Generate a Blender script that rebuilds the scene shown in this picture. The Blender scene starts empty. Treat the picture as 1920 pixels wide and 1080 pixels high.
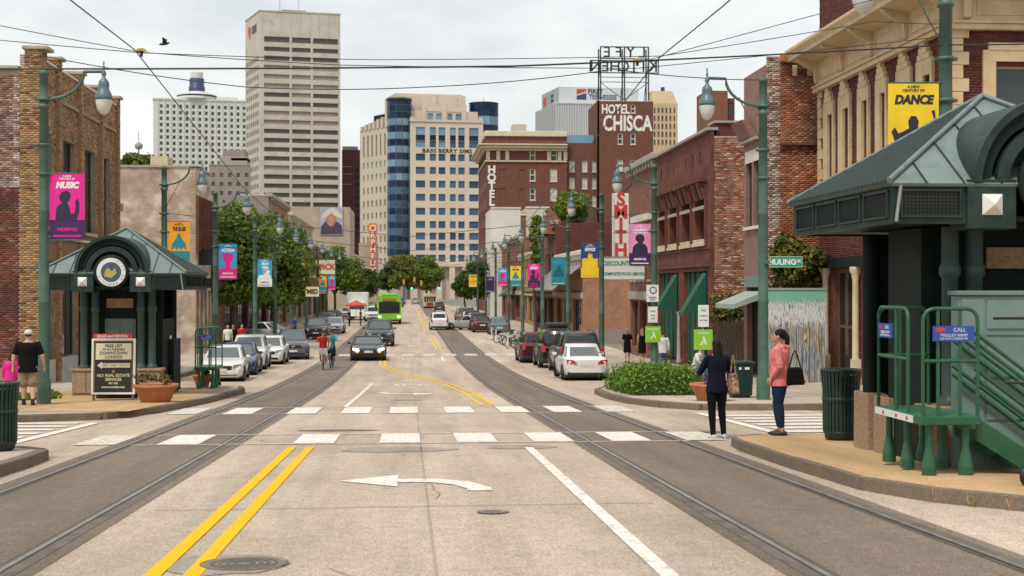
import bpy, bmesh, math, random
import numpy as np
from mathutils import Matrix, Vector
random.seed(7)
RNG = np.random.default_rng(7)
R = math.radians
SC = bpy.context.scene
COL = SC.collection

# ------------------------------------------------------------------ camera
FPX = 2667.0                                  # focal length of a 50 mm lens, in pixels of a 1920 wide frame
YAW = math.atan(195 / FPX)                    # the camera looks a little to the right of the street's axis
EYE = 1.68
cam_data = bpy.data.cameras.new('camera')
cam = bpy.data.objects.new('camera', cam_data); COL.objects.link(cam)
cam.location = (0, 0, EYE); cam.rotation_euler = (R(90), 0, -YAW)
cam_data.sensor_width = 36; cam_data.lens = 50.0
cam_data.clip_start = 0.1; cam_data.clip_end = 9000
cam_data.dof.use_dof = True; cam_data.dof.focus_distance = 27; cam_data.dof.aperture_fstop = 2.8
SC.camera = cam

# ------------------------------------------------------------------ sky, sun, exposure
world = bpy.data.worlds.new('World'); SC.world = world; world.use_nodes = True
wn, wl = world.node_tree.nodes, world.node_tree.links
wn.clear()
w_out = wn.new('ShaderNodeOutputWorld'); w_bg = wn.new('ShaderNodeBackground')
w_sky = wn.new('ShaderNodeTexSky'); w_sky.sky_type = 'NISHITA'; w_sky.sun_disc = False
w_sky.sun_elevation = R(58); w_sky.sun_rotation = R(215); w_sky.air_density = 1.2; w_sky.dust_density = 2.0
w_tc = wn.new('ShaderNodeTexCoord'); w_map = wn.new('ShaderNodeMapping'); w_map.inputs['Scale'].default_value = (1.6, 1.6, 4.5)
w_map.inputs['Location'].default_value = (0.35, 0.1, 0.2)
w_noise = wn.new('ShaderNodeTexNoise'); w_noise.inputs['Scale'].default_value = 2.1; w_noise.inputs['Detail'].default_value = 7
w_noise.inputs['Roughness'].default_value = 0.55
w_ramp = wn.new('ShaderNodeValToRGB')
w_ramp.color_ramp.elements[0].position = 0.30; w_ramp.color_ramp.elements[0].color = (5.2, 5.75, 6.1, 1)
w_ramp.color_ramp.elements[1].position = 0.66; w_ramp.color_ramp.elements[1].color = (9.5, 9.45, 9.2, 1)
w_mix = wn.new('ShaderNodeMixRGB'); w_mix.inputs[0].default_value = 0.88
wl.new(w_tc.outputs['Generated'], w_map.inputs['Vector']); wl.new(w_map.outputs[0], w_noise.inputs['Vector'])
wl.new(w_noise.outputs[0], w_ramp.inputs[0]); wl.new(w_sky.outputs[0], w_mix.inputs[1]); wl.new(w_ramp.outputs[0], w_mix.inputs[2])
wl.new(w_mix.outputs[0], w_bg.inputs['Color']); w_bg.inputs['Strength'].default_value = 0.066
wl.new(w_bg.outputs[0], w_out.inputs['Surface'])
sun_data = bpy.data.lights.new('sun', 'SUN'); sun_data.energy = 1.5; sun_data.angle = R(10); sun_data.color = (1.0, 0.93, 0.82)
sun = bpy.data.objects.new('sun', sun_data); COL.objects.link(sun)
SUN_DIR = Vector((-math.cos(R(58)) * math.sin(R(35)), -math.cos(R(58)) * math.cos(R(35)), math.sin(R(58))))
sun.rotation_euler = SUN_DIR.to_track_quat('Z', 'Y').to_euler()
SC.view_settings.view_transform = 'Standard'; SC.view_settings.look = 'None'
SC.view_settings.exposure = 0.87; SC.view_settings.gamma = 1.0; SC.view_settings.use_curve_mapping = False
SC.cycles.max_bounces = 5; SC.cycles.diffuse_bounces = 3; SC.cycles.glossy_bounces = 3; SC.cycles.transparent_max_bounces = 6
SC.cycles.use_denoising = True; SC.cycles.caustics_reflective = False; SC.cycles.caustics_refractive = False

# ------------------------------------------------------------------ measuring
CY, SY = math.cos(YAW), math.sin(YAW)
def zg(y):
    """height of the road: it falls away from the camera, then runs level"""
    if y < -30: return 1.08
    if y < 36: return -0.036 * y
    t = min(y - 36, 59)
    return -1.296 - 0.036 * (t - t * t / 118)
def depth(x, y): return x * SY + y * CY
def x_at(px, y):
    t = (px - 960) / FPX
    return y * (SY + t * CY) / (CY - t * SY)
def y_at(px, x):
    t = (px - 960) / FPX
    return x * (CY - t * SY) / (SY + t * CY)
def z_at(py, x, y): return EYE + (540 - py) * depth(x, y) / FPX

# ------------------------------------------------------------------ mesh helpers
def FR(o, deg=0): return Matrix.Translation(o) @ Matrix.Rotation(R(deg), 4, 'Z')
class MB:
    def __init__(s, T=None): s.v = []; s.f = []; s.m = []; s.sm = []; s.T = T
    def add(s, vs, fs, mi=0, smooth=False):
        b = len(s.v)
        if s.T is not None: vs = [s.T @ Vector(v) for v in vs]
        s.v.extend([tuple(v) for v in vs])
        for f in fs: s.f.append(tuple(i + b for i in f)); s.m.append(mi); s.sm.append(smooth)
        return s
    def box(s, x0, x1, y0, y1, z0, z1, mi=0):
        return s.add([(x0,y0,z0),(x1,y0,z0),(x1,y1,z0),(x0,y1,z0),(x0,y0,z1),(x1,y0,z1),(x1,y1,z1),(x0,y1,z1)],
                     [(0,3,2,1),(4,5,6,7),(0,1,5,4),(1,2,6,5),(2,3,7,6),(3,0,4,7)], mi)
    def cbox(s, c, d, mi=0):
        return s.box(c[0]-d[0]/2, c[0]+d[0]/2, c[1]-d[1]/2, c[1]+d[1]/2, c[2]-d[2]/2, c[2]+d[2]/2, mi)
    def quad(s, a, b, c, d, mi=0, smooth=False): return s.add([a,b,c,d], [(0,1,2,3)], mi, smooth)
    def hexa(s, lo, hi, mi=0):       # lo, hi: 4 corners each, in the same order
        return s.add(list(lo)+list(hi), [(0,3,2,1),(4,5,6,7),(0,1,5,4),(1,2,6,5),(2,3,7,6),(3,0,4,7)], mi)
    def cyl(s, p0, p1, r0, r1=None, n=12, mi=0, cap=True, smooth=True):
        r1 = r0 if r1 is None else r1
        p0, p1 = Vector(p0), Vector(p1); d = (p1 - p0).normalized()
        a = d.orthogonal().normalized(); b = d.cross(a)
        vs = []
        for p, r in ((p0, r0), (p1, r1)):
            for i in range(n):
                t = 2*math.pi*i/n; vs.append(p + a*(r*math.cos(t)) + b*(r*math.sin(t)))
        s.add(vs, [(i, (i+1) % n, n+(i+1) % n, n+i) for i in range(n)], mi, smooth)
        if cap: s.add(vs, [tuple(range(n-1, -1, -1)), tuple(range(n, 2*n))], mi, False)
        return s
    def lathe(s, prof, c=(0,0,0), n=16, mi=0, smooth=True, sx=1, sy=1, a0=0, a1=360, cap=False):
        full = a1 - a0 >= 360; m = n if full else n + 1
        vs = [(c[0]+sx*r*math.cos(R(a0+(a1-a0)*i/n)), c[1]+sy*r*math.sin(R(a0+(a1-a0)*i/n)), c[2]+z) for r, z in prof for i in range(m)]
        fs = []
        for k in range(len(prof)-1):
            for i in range(n):
                j = (i+1) % m
                fs.append((k*m+i, k*m+j, (k+1)*m+j, (k+1)*m+i))
        s.add(vs, fs, mi, smooth)
        if cap: s.add(vs[:m], [tuple(range(m-1, -1, -1))], mi); s.add(vs[-m:], [tuple(range(m))], mi)
        return s
    def prism(s, pts, y0, y1, mi=0):      # polygon in x,z (counter-clockwise seen from -y), pushed from y0 to y1
        n = len(pts)
        vs = [(x, y0, z) for x, z in pts] + [(x, y1, z) for x, z in pts]
        return s.add(vs, [tuple(range(n)), tuple(range(2*n-1, n-1, -1))] + [((i+1) % n, i, n+i, n+(i+1) % n) for i in range(n)], mi)
    def slab(s, pts, z0, z1, mi=0):       # polygon in x,y pushed upward
        n = len(pts)
        vs = [(p[0], p[1], z0 if len(p) < 3 else p[2]+z0) for p in pts] + [(p[0], p[1], z1 if len(p) < 3 else p[2]+z1) for p in pts]
        return s.add(vs, [tuple(range(n-1, -1, -1)), tuple(range(n, 2*n))] + [(i, (i+1) % n, n+(i+1) % n, n+i) for i in range(n)], mi)
    def tube(s, path, r, n=8, mi=0, cap=True):
        P = [Vector(p) for p in path]; m = len(P); rs = r if isinstance(r, (list, tuple)) else [r]*m
        vs = []; a = None
        for k in range(m):
            d = (P[min(k+1, m-1)] - P[max(k-1, 0)]).normalized()
            a = d.orthogonal().normalized() if a is None else (a - d*a.dot(d)).normalized()
            b = d.cross(a)
            for i in range(n):
                t = 2*math.pi*i/n; vs.append(P[k] + a*(rs[k]*math.cos(t)) + b*(rs[k]*math.sin(t)))
        s.add(vs, [(k*n+i, k*n+(i+1) % n, (k+1)*n+(i+1) % n, (k+1)*n+i) for k in range(m-1) for i in range(n)], mi, True)
        if cap: s.add(vs[:n], [tuple(range(n-1, -1, -1))], mi); s.add(vs[-n:], [tuple(range(n))], mi)
        return s
    def rings(s, rings, mi=0, smooth=True, cap=True):   # closed rings of equal count
        n = len(rings[0]); vs = [p for r in rings for p in r]
        s.add(vs, [(k*n+i, k*n+(i+1) % n, (k+1)*n+(i+1) % n, (k+1)*n+i) for k in range(len(rings)-1) for i in range(n)], mi, smooth)
        if cap: s.add(rings[0], [tuple(range(n-1, -1, -1))], mi, smooth); s.add(rings[-1], [tuple(range(n))], mi, smooth)
        return s
    def mesh(s, name, mats):
        me = bpy.data.meshes.new(name); me.from_pydata(s.v, [], s.f)
        mats = mats if isinstance(mats, (list, tuple)) else [mats]
        for m in mats: me.materials.append(M(m))
        if len(mats) > 1: me.polygons.foreach_set('material_index', s.m)
        me.polygons.foreach_set('use_smooth', s.sm); me.update()
        return me
    def build(s, name, mats, parent=None, bevel=0, seg=2, **kw):
        o = put(s.mesh(name, mats), name, parent, **kw)
        if bevel:
            md = o.modifiers.new('bevel', 'BEVEL'); md.width = bevel; md.segments = seg; md.limit_method = 'ANGLE'; md.angle_limit = R(40)
            md.harden_normals = False
        return o
PLACE = {}
def put(me, name, parent=None, mat=None, **kw):
    """link a mesh as one object; its vertices (through mat) are in the scene's metres, or in its thing's own metres when that thing is built locally"""
    o = bpy.data.objects.new(name, me); COL.objects.link(o)
    if parent is not None: o.parent = parent; o.matrix_parent_inverse = PLACE[parent.name].inverted()
    if mat is not None: o.matrix_basis = mat
    PLACE[o.name] = mat.copy() if mat is not None else Matrix()
    return tag(o, **kw)
def tag(o, label=None, cat=None, group=None, kind=None):
    if label: o['label'] = label
    if cat: o['category'] = cat
    if group: o['group'] = group
    if kind: o['kind'] = kind
    return o
def thing(name, label, cat, loc=(0,0,0), rz=0, group=None, local=False):
    o = bpy.data.objects.new(name, None); COL.objects.link(o); o.empty_display_size = 0.2
    o.location = loc; o.rotation_euler = (0, 0, rz)
    PLACE[o.name] = Matrix() if local else Matrix.Translation(loc) @ Matrix.Rotation(rz, 4, 'Z')
    return tag(o, label, cat, group)
def kids(o): return [c for c in bpy.data.objects if c.parent is o]
def dup(root, loc, rz, label, group=None, scale=None, skip=()):
    """copy a locally built thing with its parts and sub-parts"""
    tree = TREES[root.name]
    r = root.copy(); COL.objects.link(r); r.location = loc; r.rotation_euler = (0, 0, rz); r['label'] = label
    if group: r['group'] = group
    if scale: r.scale = (scale, scale, scale)
    for ch, subs in tree:
        if ch.name.split('.')[0] in skip: continue
        c = ch.copy(); COL.objects.link(c); c.parent = r
        for g in subs:
            d = g.copy(); COL.objects.link(d); d.parent = c
    return r
TREES = {}
def remember(root):
    by = {}
    for c in bpy.data.objects: by.setdefault(c.parent, []).append(c)
    TREES[root.name] = [(ch, by.get(ch, [])) for ch in by.get(root, [])]
    return root

# ------------------------------------------------------------------ materials
MATS = {}
def M(m): return MATS[m] if isinstance(m, str) else m
def _mat(name):
    m = bpy.data.materials.new(name); m.use_nodes = True; MATS[name] = m
    nt = m.node_tree; return m, nt.nodes, nt.links, nt.nodes['Principled BSDF']
def _ramp(N, stops):
    r = N.new('ShaderNodeValToRGB'); e = r.color_ramp.elements
    while len(e) < len(stops): e.new(0.5)
    for i, (p, c) in enumerate(stops): e[i].position = p; e[i].color = (*c, 1) if len(c) == 3 else c
    return r
def mul(c, k): return tuple(min(1, x*k) for x in c)
def paint(name, c, rough=0.6, var=0.12, scale=3.0, bump=0.0, metal=0.0, coat=0.0, spec=0.5, isl=0.0, dirt=None, dscale=1.2, emit=0, bscale=40):
    """plain coat: colour with soft variation, optional second tone (dirt), fine relief, per-piece variation"""
    m, N, L, P = _mat(name)
    P.inputs['Roughness'].default_value = rough; P.inputs['Metallic'].default_value = metal
    P.inputs['Coat Weight'].default_value = coat; P.inputs['Specular IOR Level'].default_value = spec
    P.inputs['Coat Roughness'].default_value = 0.06
    tc = N.new('ShaderNodeTexCoord')
    no = N.new('ShaderNodeTexNoise'); no.inputs['Scale'].default_value = scale; no.inputs['Detail'].default_value = 6
    L.new(tc.outputs['Object'], no.inputs['Vector'])
    r = _ramp(N, [(0.3, mul(c, 1-var)), (0.7, mul(c, 1+var))]); L.new(no.outputs[0], r.inputs[0]); col = r.outputs[0]
    if dirt:
        n2 = N.new('ShaderNodeTexNoise'); n2.inputs['Scale'].default_value = dscale; n2.inputs['Detail'].default_value = 8; n2.inputs['Roughness'].default_value = 0.65
        L.new(tc.outputs['Object'], n2.inputs['Vector'])
        r2 = _ramp(N, [(0.48, (0,0,0)), (0.62, (1,1,1))]); L.new(n2.outputs[0], r2.inputs[0])
        mx = N.new('ShaderNodeMixRGB'); L.new(r2.outputs[0], mx.inputs[0]); L.new(col, mx.inputs[1]); mx.inputs[2].default_value = (*dirt, 1); col = mx.outputs[0]
    if isl:
        ge = N.new('ShaderNodeNewGeometry'); mr = N.new('ShaderNodeMapRange'); mr.inputs['To Min'].default_value = 1-isl; mr.inputs['To Max'].default_value = 1+isl
        L.new(ge.outputs['Random Per Island'], mr.inputs['Value'])
        hs = N.new('ShaderNodeHueSaturation'); L.new(mr.outputs[0], hs.inputs['Value']); L.new(col, hs.inputs['Color']); col = hs.outputs[0]
    L.new(col, P.inputs['Base Color'])
    if bump:
        n3 = N.new('ShaderNodeTexNoise'); n3.inputs['Scale'].default_value = bscale; n3.inputs['Detail'].default_value = 4
        L.new(tc.outputs['Object'], n3.inputs['Vector'])
        b = N.new('ShaderNodeBump'); b.inputs['Strength'].default_value = bump; b.inputs['Distance'].default_value = 0.02
        L.new(n3.outputs[0], b.inputs['Height']); L.new(b.outputs[0], P.inputs['Normal'])
    if emit:
        P.inputs['Emission Color'].default_value = (*c, 1); P.inputs['Emission Strength'].default_value = emit
    return m
def bricks_mat(name, stops, patch=None, pscale=0.5):
    """for walls of real bricks: each brick draws its own tone"""
    m, N, L, P = _mat(name); P.inputs['Roughness'].default_value = 0.9
    ge = N.new('ShaderNodeNewGeometry'); r = _ramp(N, stops); L.new(ge.outputs['Random Per Island'], r.inputs[0])
    tc = N.new('ShaderNodeTexCoord'); no = N.new('ShaderNodeTexNoise'); no.inputs['Scale'].default_value = pscale; no.inputs['Detail'].default_value = 9
    no.inputs['Roughness'].default_value = 0.7
    L.new(tc.outputs['Object'], no.inputs['Vector'])
    col = r.outputs[0]
    if patch:
        r2 = _ramp(N, [(0.5, (0,0,0)), (0.6, (1,1,1))]); L.new(no.outputs[0], r2.inputs[0])
        mx = N.new('ShaderNodeMixRGB'); L.new(r2.outputs[0], mx.inputs[0]); L.new(col, mx.inputs[1]); mx.inputs[2].default_value = (*patch, 1); col = mx.outputs[0]
    n2 = N.new('ShaderNodeTexNoise'); n2.inputs['Scale'].default_value = 1.3; n2.inputs['Detail'].default_value = 5; L.new(tc.outputs['Object'], n2.inputs['Vector'])
    mr = N.new('ShaderNodeMapRange'); mr.inputs['From Min'].default_value = 0.3; mr.inputs['From Max'].default_value = 0.7; mr.inputs['To Min'].default_value = 0.72; mr.inputs['To Max'].default_value = 1.18
    L.new(n2.outputs[0], mr.inputs['Value'])
    hs = N.new('ShaderNodeHueSaturation'); L.new(mr.outputs[0], hs.inputs['Value']); L.new(col, hs.inputs['Color'])
    L.new(hs.outputs[0], P.inputs['Base Color'])
    return m
def bricktex(name, c1, c2, mortar, bw=0.22, bh=0.075, patch=None, pthr=0.52, pscale=0.6, rough=0.9, var=0.2):
    """brickwork seen from too far to tell the bricks apart"""
    m, N, L, P = _mat(name); P.inputs['Roughness'].default_value = rough
    tc = N.new('ShaderNodeTexCoord'); sp = N.new('ShaderNodeSeparateXYZ'); L.new(tc.outputs['Object'], sp.inputs[0])
    ad = N.new('ShaderNodeMath'); L.new(sp.outputs[0], ad.inputs[0]); L.new(sp.outputs[1], ad.inputs[1])
    cb = N.new('ShaderNodeCombineXYZ'); L.new(ad.outputs[0], cb.inputs[0]); L.new(sp.outputs[2], cb.inputs[1])
    br = N.new('ShaderNodeTexBrick'); L.new(cb.outputs[0], br.inputs['Vector'])
    br.inputs['Color1'].default_value = (*c1, 1); br.inputs['Color2'].default_value = (*c2, 1); br.inputs['Mortar'].default_value = (*mortar, 1)
    br.inputs['Scale'].default_value = 1; br.inputs['Mortar Size'].default_value = 0.008; br.inputs['Brick Width'].default_value = bw; br.inputs['Row Height'].default_value = bh
    col = br.outputs[0]
    no = N.new('ShaderNodeTexNoise'); no.inputs['Scale'].default_value = pscale; no.inputs['Detail'].default_value = 9; no.inputs['Roughness'].default_value = 0.68
    L.new(tc.outputs['Object'], no.inputs['Vector'])
    if patch:
        r2 = _ramp(N, [(pthr, (0,0,0)), (pthr+0.1, (1,1,1))]); L.new(no.outputs[0], r2.inputs[0])
        mx = N.new('ShaderNodeMixRGB'); L.new(r2.outputs[0], mx.inputs[0]); L.new(col, mx.inputs[1]); mx.inputs[2].default_value = (*patch, 1); col = mx.outputs[0]
    n2 = N.new('ShaderNodeTexNoise'); n2.inputs['Scale'].default_value = 1.1; n2.inputs['Detail'].default_value = 6; L.new(tc.outputs['Object'], n2.inputs['Vector'])
    mr = N.new('ShaderNodeMapRange'); mr.inputs['From Min'].default_value = 0.3; mr.inputs['From Max'].default_value = 0.7; mr.inputs['To Min'].default_value = 1-var; mr.inputs['To Max'].default_value = 1+var
    L.new(n2.outputs[0], mr.inputs['Value']); hs = N.new('ShaderNodeHueSaturation'); L.new(mr.outputs[0], hs.inputs['Value']); L.new(col, hs.inputs['Color'])
    L.new(hs.outputs[0], P.inputs['Base Color'])
    bp = N.new('ShaderNodeBump'); bp.inputs['Strength'].default_value = 0.5; bp.inputs['Distance'].default_value = 0.01; bp.invert = True
    L.new(br.outputs['Fac'], bp.inputs['Height']); L.new(bp.outputs[0], P.inputs['Normal'])
    return m
def glass(name, c=(0.02,0.025,0.03), rough=0.08, spec=0.6, isl=0.0):
    m, N, L, P = _mat(name); P.inputs['Base Color'].default_value = (*c, 1); P.inputs['Roughness'].default_value = rough; P.inputs['Specular IOR Level'].default_value = spec
    if isl:
        oi = N.new('ShaderNodeObjectInfo'); mr = N.new('ShaderNodeMapRange'); mr.inputs['To Min'].default_value = 1-isl; mr.inputs['To Max'].default_value = 1+isl
        L.new(oi.outputs['Random'], mr.inputs['Value']); hs = N.new('ShaderNodeHueSaturation'); hs.inputs['Color'].default_value = (*c, 1)
        L.new(mr.outputs[0], hs.inputs['Value']); L.new(hs.outputs[0], P.inputs['Base Color'])
    return m
def leafmat(name, a, b, c):
    m, N, L, P = _mat(name); P.inputs['Roughness'].default_value = 0.62; P.inputs['Specular IOR Level'].default_value = 0.3
    ge = N.new('ShaderNodeNewGeometry'); r = _ramp(N, [(0.0, a), (0.55, b), (1.0, c)]); L.new(ge.outputs['Random Per Island'], r.inputs[0])
    L.new(r.outputs[0], P.inputs['Base Color'])
    tr = N.new('ShaderNodeBsdfTranslucent'); L.new(r.outputs[0], tr.inputs['Color'])
    mx = N.new('ShaderNodeMixShader'); mx.inputs[0].default_value = 0.25
    L.new(P.outputs[0], mx.inputs[1]); L.new(tr.outputs[0], mx.inputs[2]); L.new(mx.outputs[0], N['Material Output'].inputs['Surface'])
    return m

def text(s, size, T, mat, parent, name='lettering', ext=0.01, align='CENTER', bold=0.0, sx=1.0, sp=1.0, shear=0.0, **kw):
    """flat letters standing in local x,z of frame T, facing local -y"""
    cu = bpy.data.curves.new(name, 'FONT'); cu.body = s; cu.size = size; cu.align_x = align; cu.align_y = 'CENTER'; cu.extrude = ext
    cu.offset = bold; cu.space_character = sp; cu.shear = shear; cu.resolution_u = 3; cu.fill_mode = 'BOTH'
    ob = bpy.data.objects.new(name, cu); me = bpy.data.meshes.new_from_object(ob)
    bpy.data.objects.remove(ob); bpy.data.curves.remove(cu)
    A = T @ Matrix.Rotation(R(90), 4, 'X') @ Matrix.Diagonal((sx, 1, 1, 1))
    me.transform(A); me.name = name; me.materials.clear(); me.materials.append(M(mat))
    return put(me, name, parent, **kw)

# ------------------------------------------------------------------ walls, bricks, windows (local frame: x along the wall, z up, -y out of the wall)
def cuts(vals, a, b): return sorted({a, b} | {v for v in vals if a < v < b})
def wall(mb, x0, x1, z0, z1, holes=(), rev=0.18, mi=0, mi_rev=None):
    mi_rev = mi if mi_rev is None else mi_rev
    us = cuts([h[0] for h in holes]+[h[1] for h in holes], x0, x1); vs = cuts([h[2] for h in holes]+[h[3] for h in holes], z0, z1)
    for i in range(len(us)-1):
        for j in range(len(vs)-1):
            cu, cv = (us[i]+us[i+1])/2, (vs[j]+vs[j+1])/2
            if any(h[0] < cu < h[1] and h[2] < cv < h[3] for h in holes): continue
            mb.quad((us[i],0,vs[j]), (us[i+1],0,vs[j]), (us[i+1],0,vs[j+1]), (us[i],0,vs[j+1]), mi)
    for a, b, c, d in holes:
        a, b, c, d = max(a,x0), min(b,x1), max(c,z0), min(d,z1)
        mb.quad((a,0,c),(a,rev,c),(a,rev,d),(a,0,d), mi_rev); mb.quad((b,0,c),(b,0,d),(b,rev,d),(b,rev,c), mi_rev)
        mb.quad((a,0,c),(b,0,c),(b,rev,c),(a,rev,c), mi_rev); mb.quad((a,0,d),(a,rev,d),(b,rev,d),(b,0,d), mi_rev)
    return mb
def brick_mesh(T, x0, x1, z0, z1, holes=(), bw=0.215, bh=0.075, gap=0.012, out=0.012, name='bricks', mat='brick_red', rnd=0.006):
    rows = int(round((z1-z0)/bh)); V = []; n = 0
    lo = []; hi = []
    for j in range(rows):
        za = z0 + j*bh; zb = za + bh - gap; off = (bw/2 if j % 2 else 0)
        k0 = 0; x = x0 - off
        while x < x1:
            a, b = max(x, x0), min(x + bw - gap, x1)
            x += bw
            if b - a < 0.03: continue
            bad = False
            for h in holes:
                if zb > h[2] and za < h[3] and b > h[0] and a < h[1]:
                    if a < h[0] - 0.03: b = min(b, h[0])
                    elif b > h[1] + 0.03: a = max(a, h[1])
                    else: bad = True
            if bad or b - a < 0.03: continue
            lo.append((a, za)); hi.append((b, zb))
    lo = np.array(lo); hi = np.array(hi); k = len(lo)
    o = out + RNG.uniform(-rnd, rnd, k)
    v = np.zeros((k, 8, 3))
    xs = np.stack([lo[:,0], hi[:,0], hi[:,0], lo[:,0]], 1); zs = np.stack([lo[:,1], lo[:,1], hi[:,1], hi[:,1]], 1)
    v[:, :4, 0] = xs; v[:, 4:, 0] = xs; v[:, :4, 2] = zs; v[:, 4:, 2] = zs; v[:, :4, 1] = -o[:, None]; v[:, 4:, 1] = 0.002
    f = np.array([[0,1,2,3],[0,4,5,1],[1,5,6,2],[2,6,7,3],[3,7,4,0]])
    F = (f[None] + 8*np.arange(k)[:, None, None]).reshape(-1, 4)
    return np_mesh(name, v.reshape(-1, 3), F, mat, T)
def np_mesh(name, v, F, mat, T=None, smooth=False):
    v = np.asarray(v, dtype=np.float64); F = np.asarray(F)
    if T is not None:
        A = np.array(T); v = v @ A[:3, :3].T + A[:3, 3]
    me = bpy.data.meshes.new(name); nv, nf, w = len(v), len(F), F.shape[1]
    me.vertices.add(nv); me.vertices.foreach_set('co', v.ravel().astype(np.float32))
    me.loops.add(nf*w); me.loops.foreach_set('vertex_index', F.ravel().astype(np.int32))
    me.polygons.add(nf); me.polygons.foreach_set('loop_start', np.arange(0, nf*w, w, dtype=np.int32)); me.polygons.foreach_set('loop_total', np.full(nf, w, dtype=np.int32))
    if smooth: me.polygons.foreach_set('use_smooth', np.ones(nf, dtype=bool))
    me.materials.append(M(mat)); me.update(calc_edges=True)
    return me
WIN_CACHE = {}
def window(parent, T, w, h, dep=0.12, fr=0.06, frame='trim_cream', pane='glass_dark', cols=1, rows=2, sill=None, sillmat=None, lintel=None, key=None, name='window'):
    """a sash window whose lower-left corner sits at T's origin; frame with panes as sub-parts; meshes shared between alike windows"""
    k = (round(w,3), round(h,3), dep, fr, frame, pane, cols, rows, sill, sillmat, lintel)
    if k not in WIN_CACHE:
        m = MB()
        m.box(0, fr, dep-0.05, dep+0.02, 0, h); m.box(w-fr, w, dep-0.05, dep+0.02, 0, h)
        m.box(fr, w-fr, dep-0.05, dep+0.02, 0, fr); m.box(fr, w-fr, dep-0.05, dep+0.02, h-fr, h)
        iw, ih = w-2*fr, h-2*fr
        for c in range(1, cols): x = fr+iw*c/cols; m.box(x-fr*.35, x+fr*.35, dep-0.03, dep+0.015, fr, h-fr)
        for r in range(1, rows): z = fr+ih*r/rows; m.box(fr, w-fr, dep-0.034, dep+0.012, z-fr*.4, z+fr*.4)
        g = MB(); pw, ph = iw/cols, ih/rows
        pm = []
        for c in range(cols):
            for r in range(rows):
                g = MB(); g.box(fr+pw*c+.002, fr+pw*(c+1)-.002, dep-.01, dep+.004, fr+ph*r+.002, fr+ph*(r+1)-.002); pm.append(g.mesh('pane', pane))
        sm = None
        if sill: s_ = MB(); s_.box(-0.08, w+0.08, -sill, dep, -0.12, 0.0); sm = s_.mesh('sill', sillmat or frame)
        lm = None
        if lintel: l_ = MB(); l_.box(-0.1, w+0.1, -0.02, 0.1, h, h+lintel); lm = l_.mesh('lintel', sillmat or frame)
        WIN_CACHE[k] = (m.mesh('window', frame), pm, sm, lm)
    fm, pm, sm, lm = WIN_CACHE[k]
    o = put(fm, name, parent, mat=T)
    for p in pm: put(p, 'pane', o, mat=T)
    if sm: put(sm, 'sill', o, mat=T)
    if lm: put(lm, 'lintel', o, mat=T)
    return o
def TX(T, x, y, z): return T @ Matrix.Translation((x, y, z))
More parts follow.
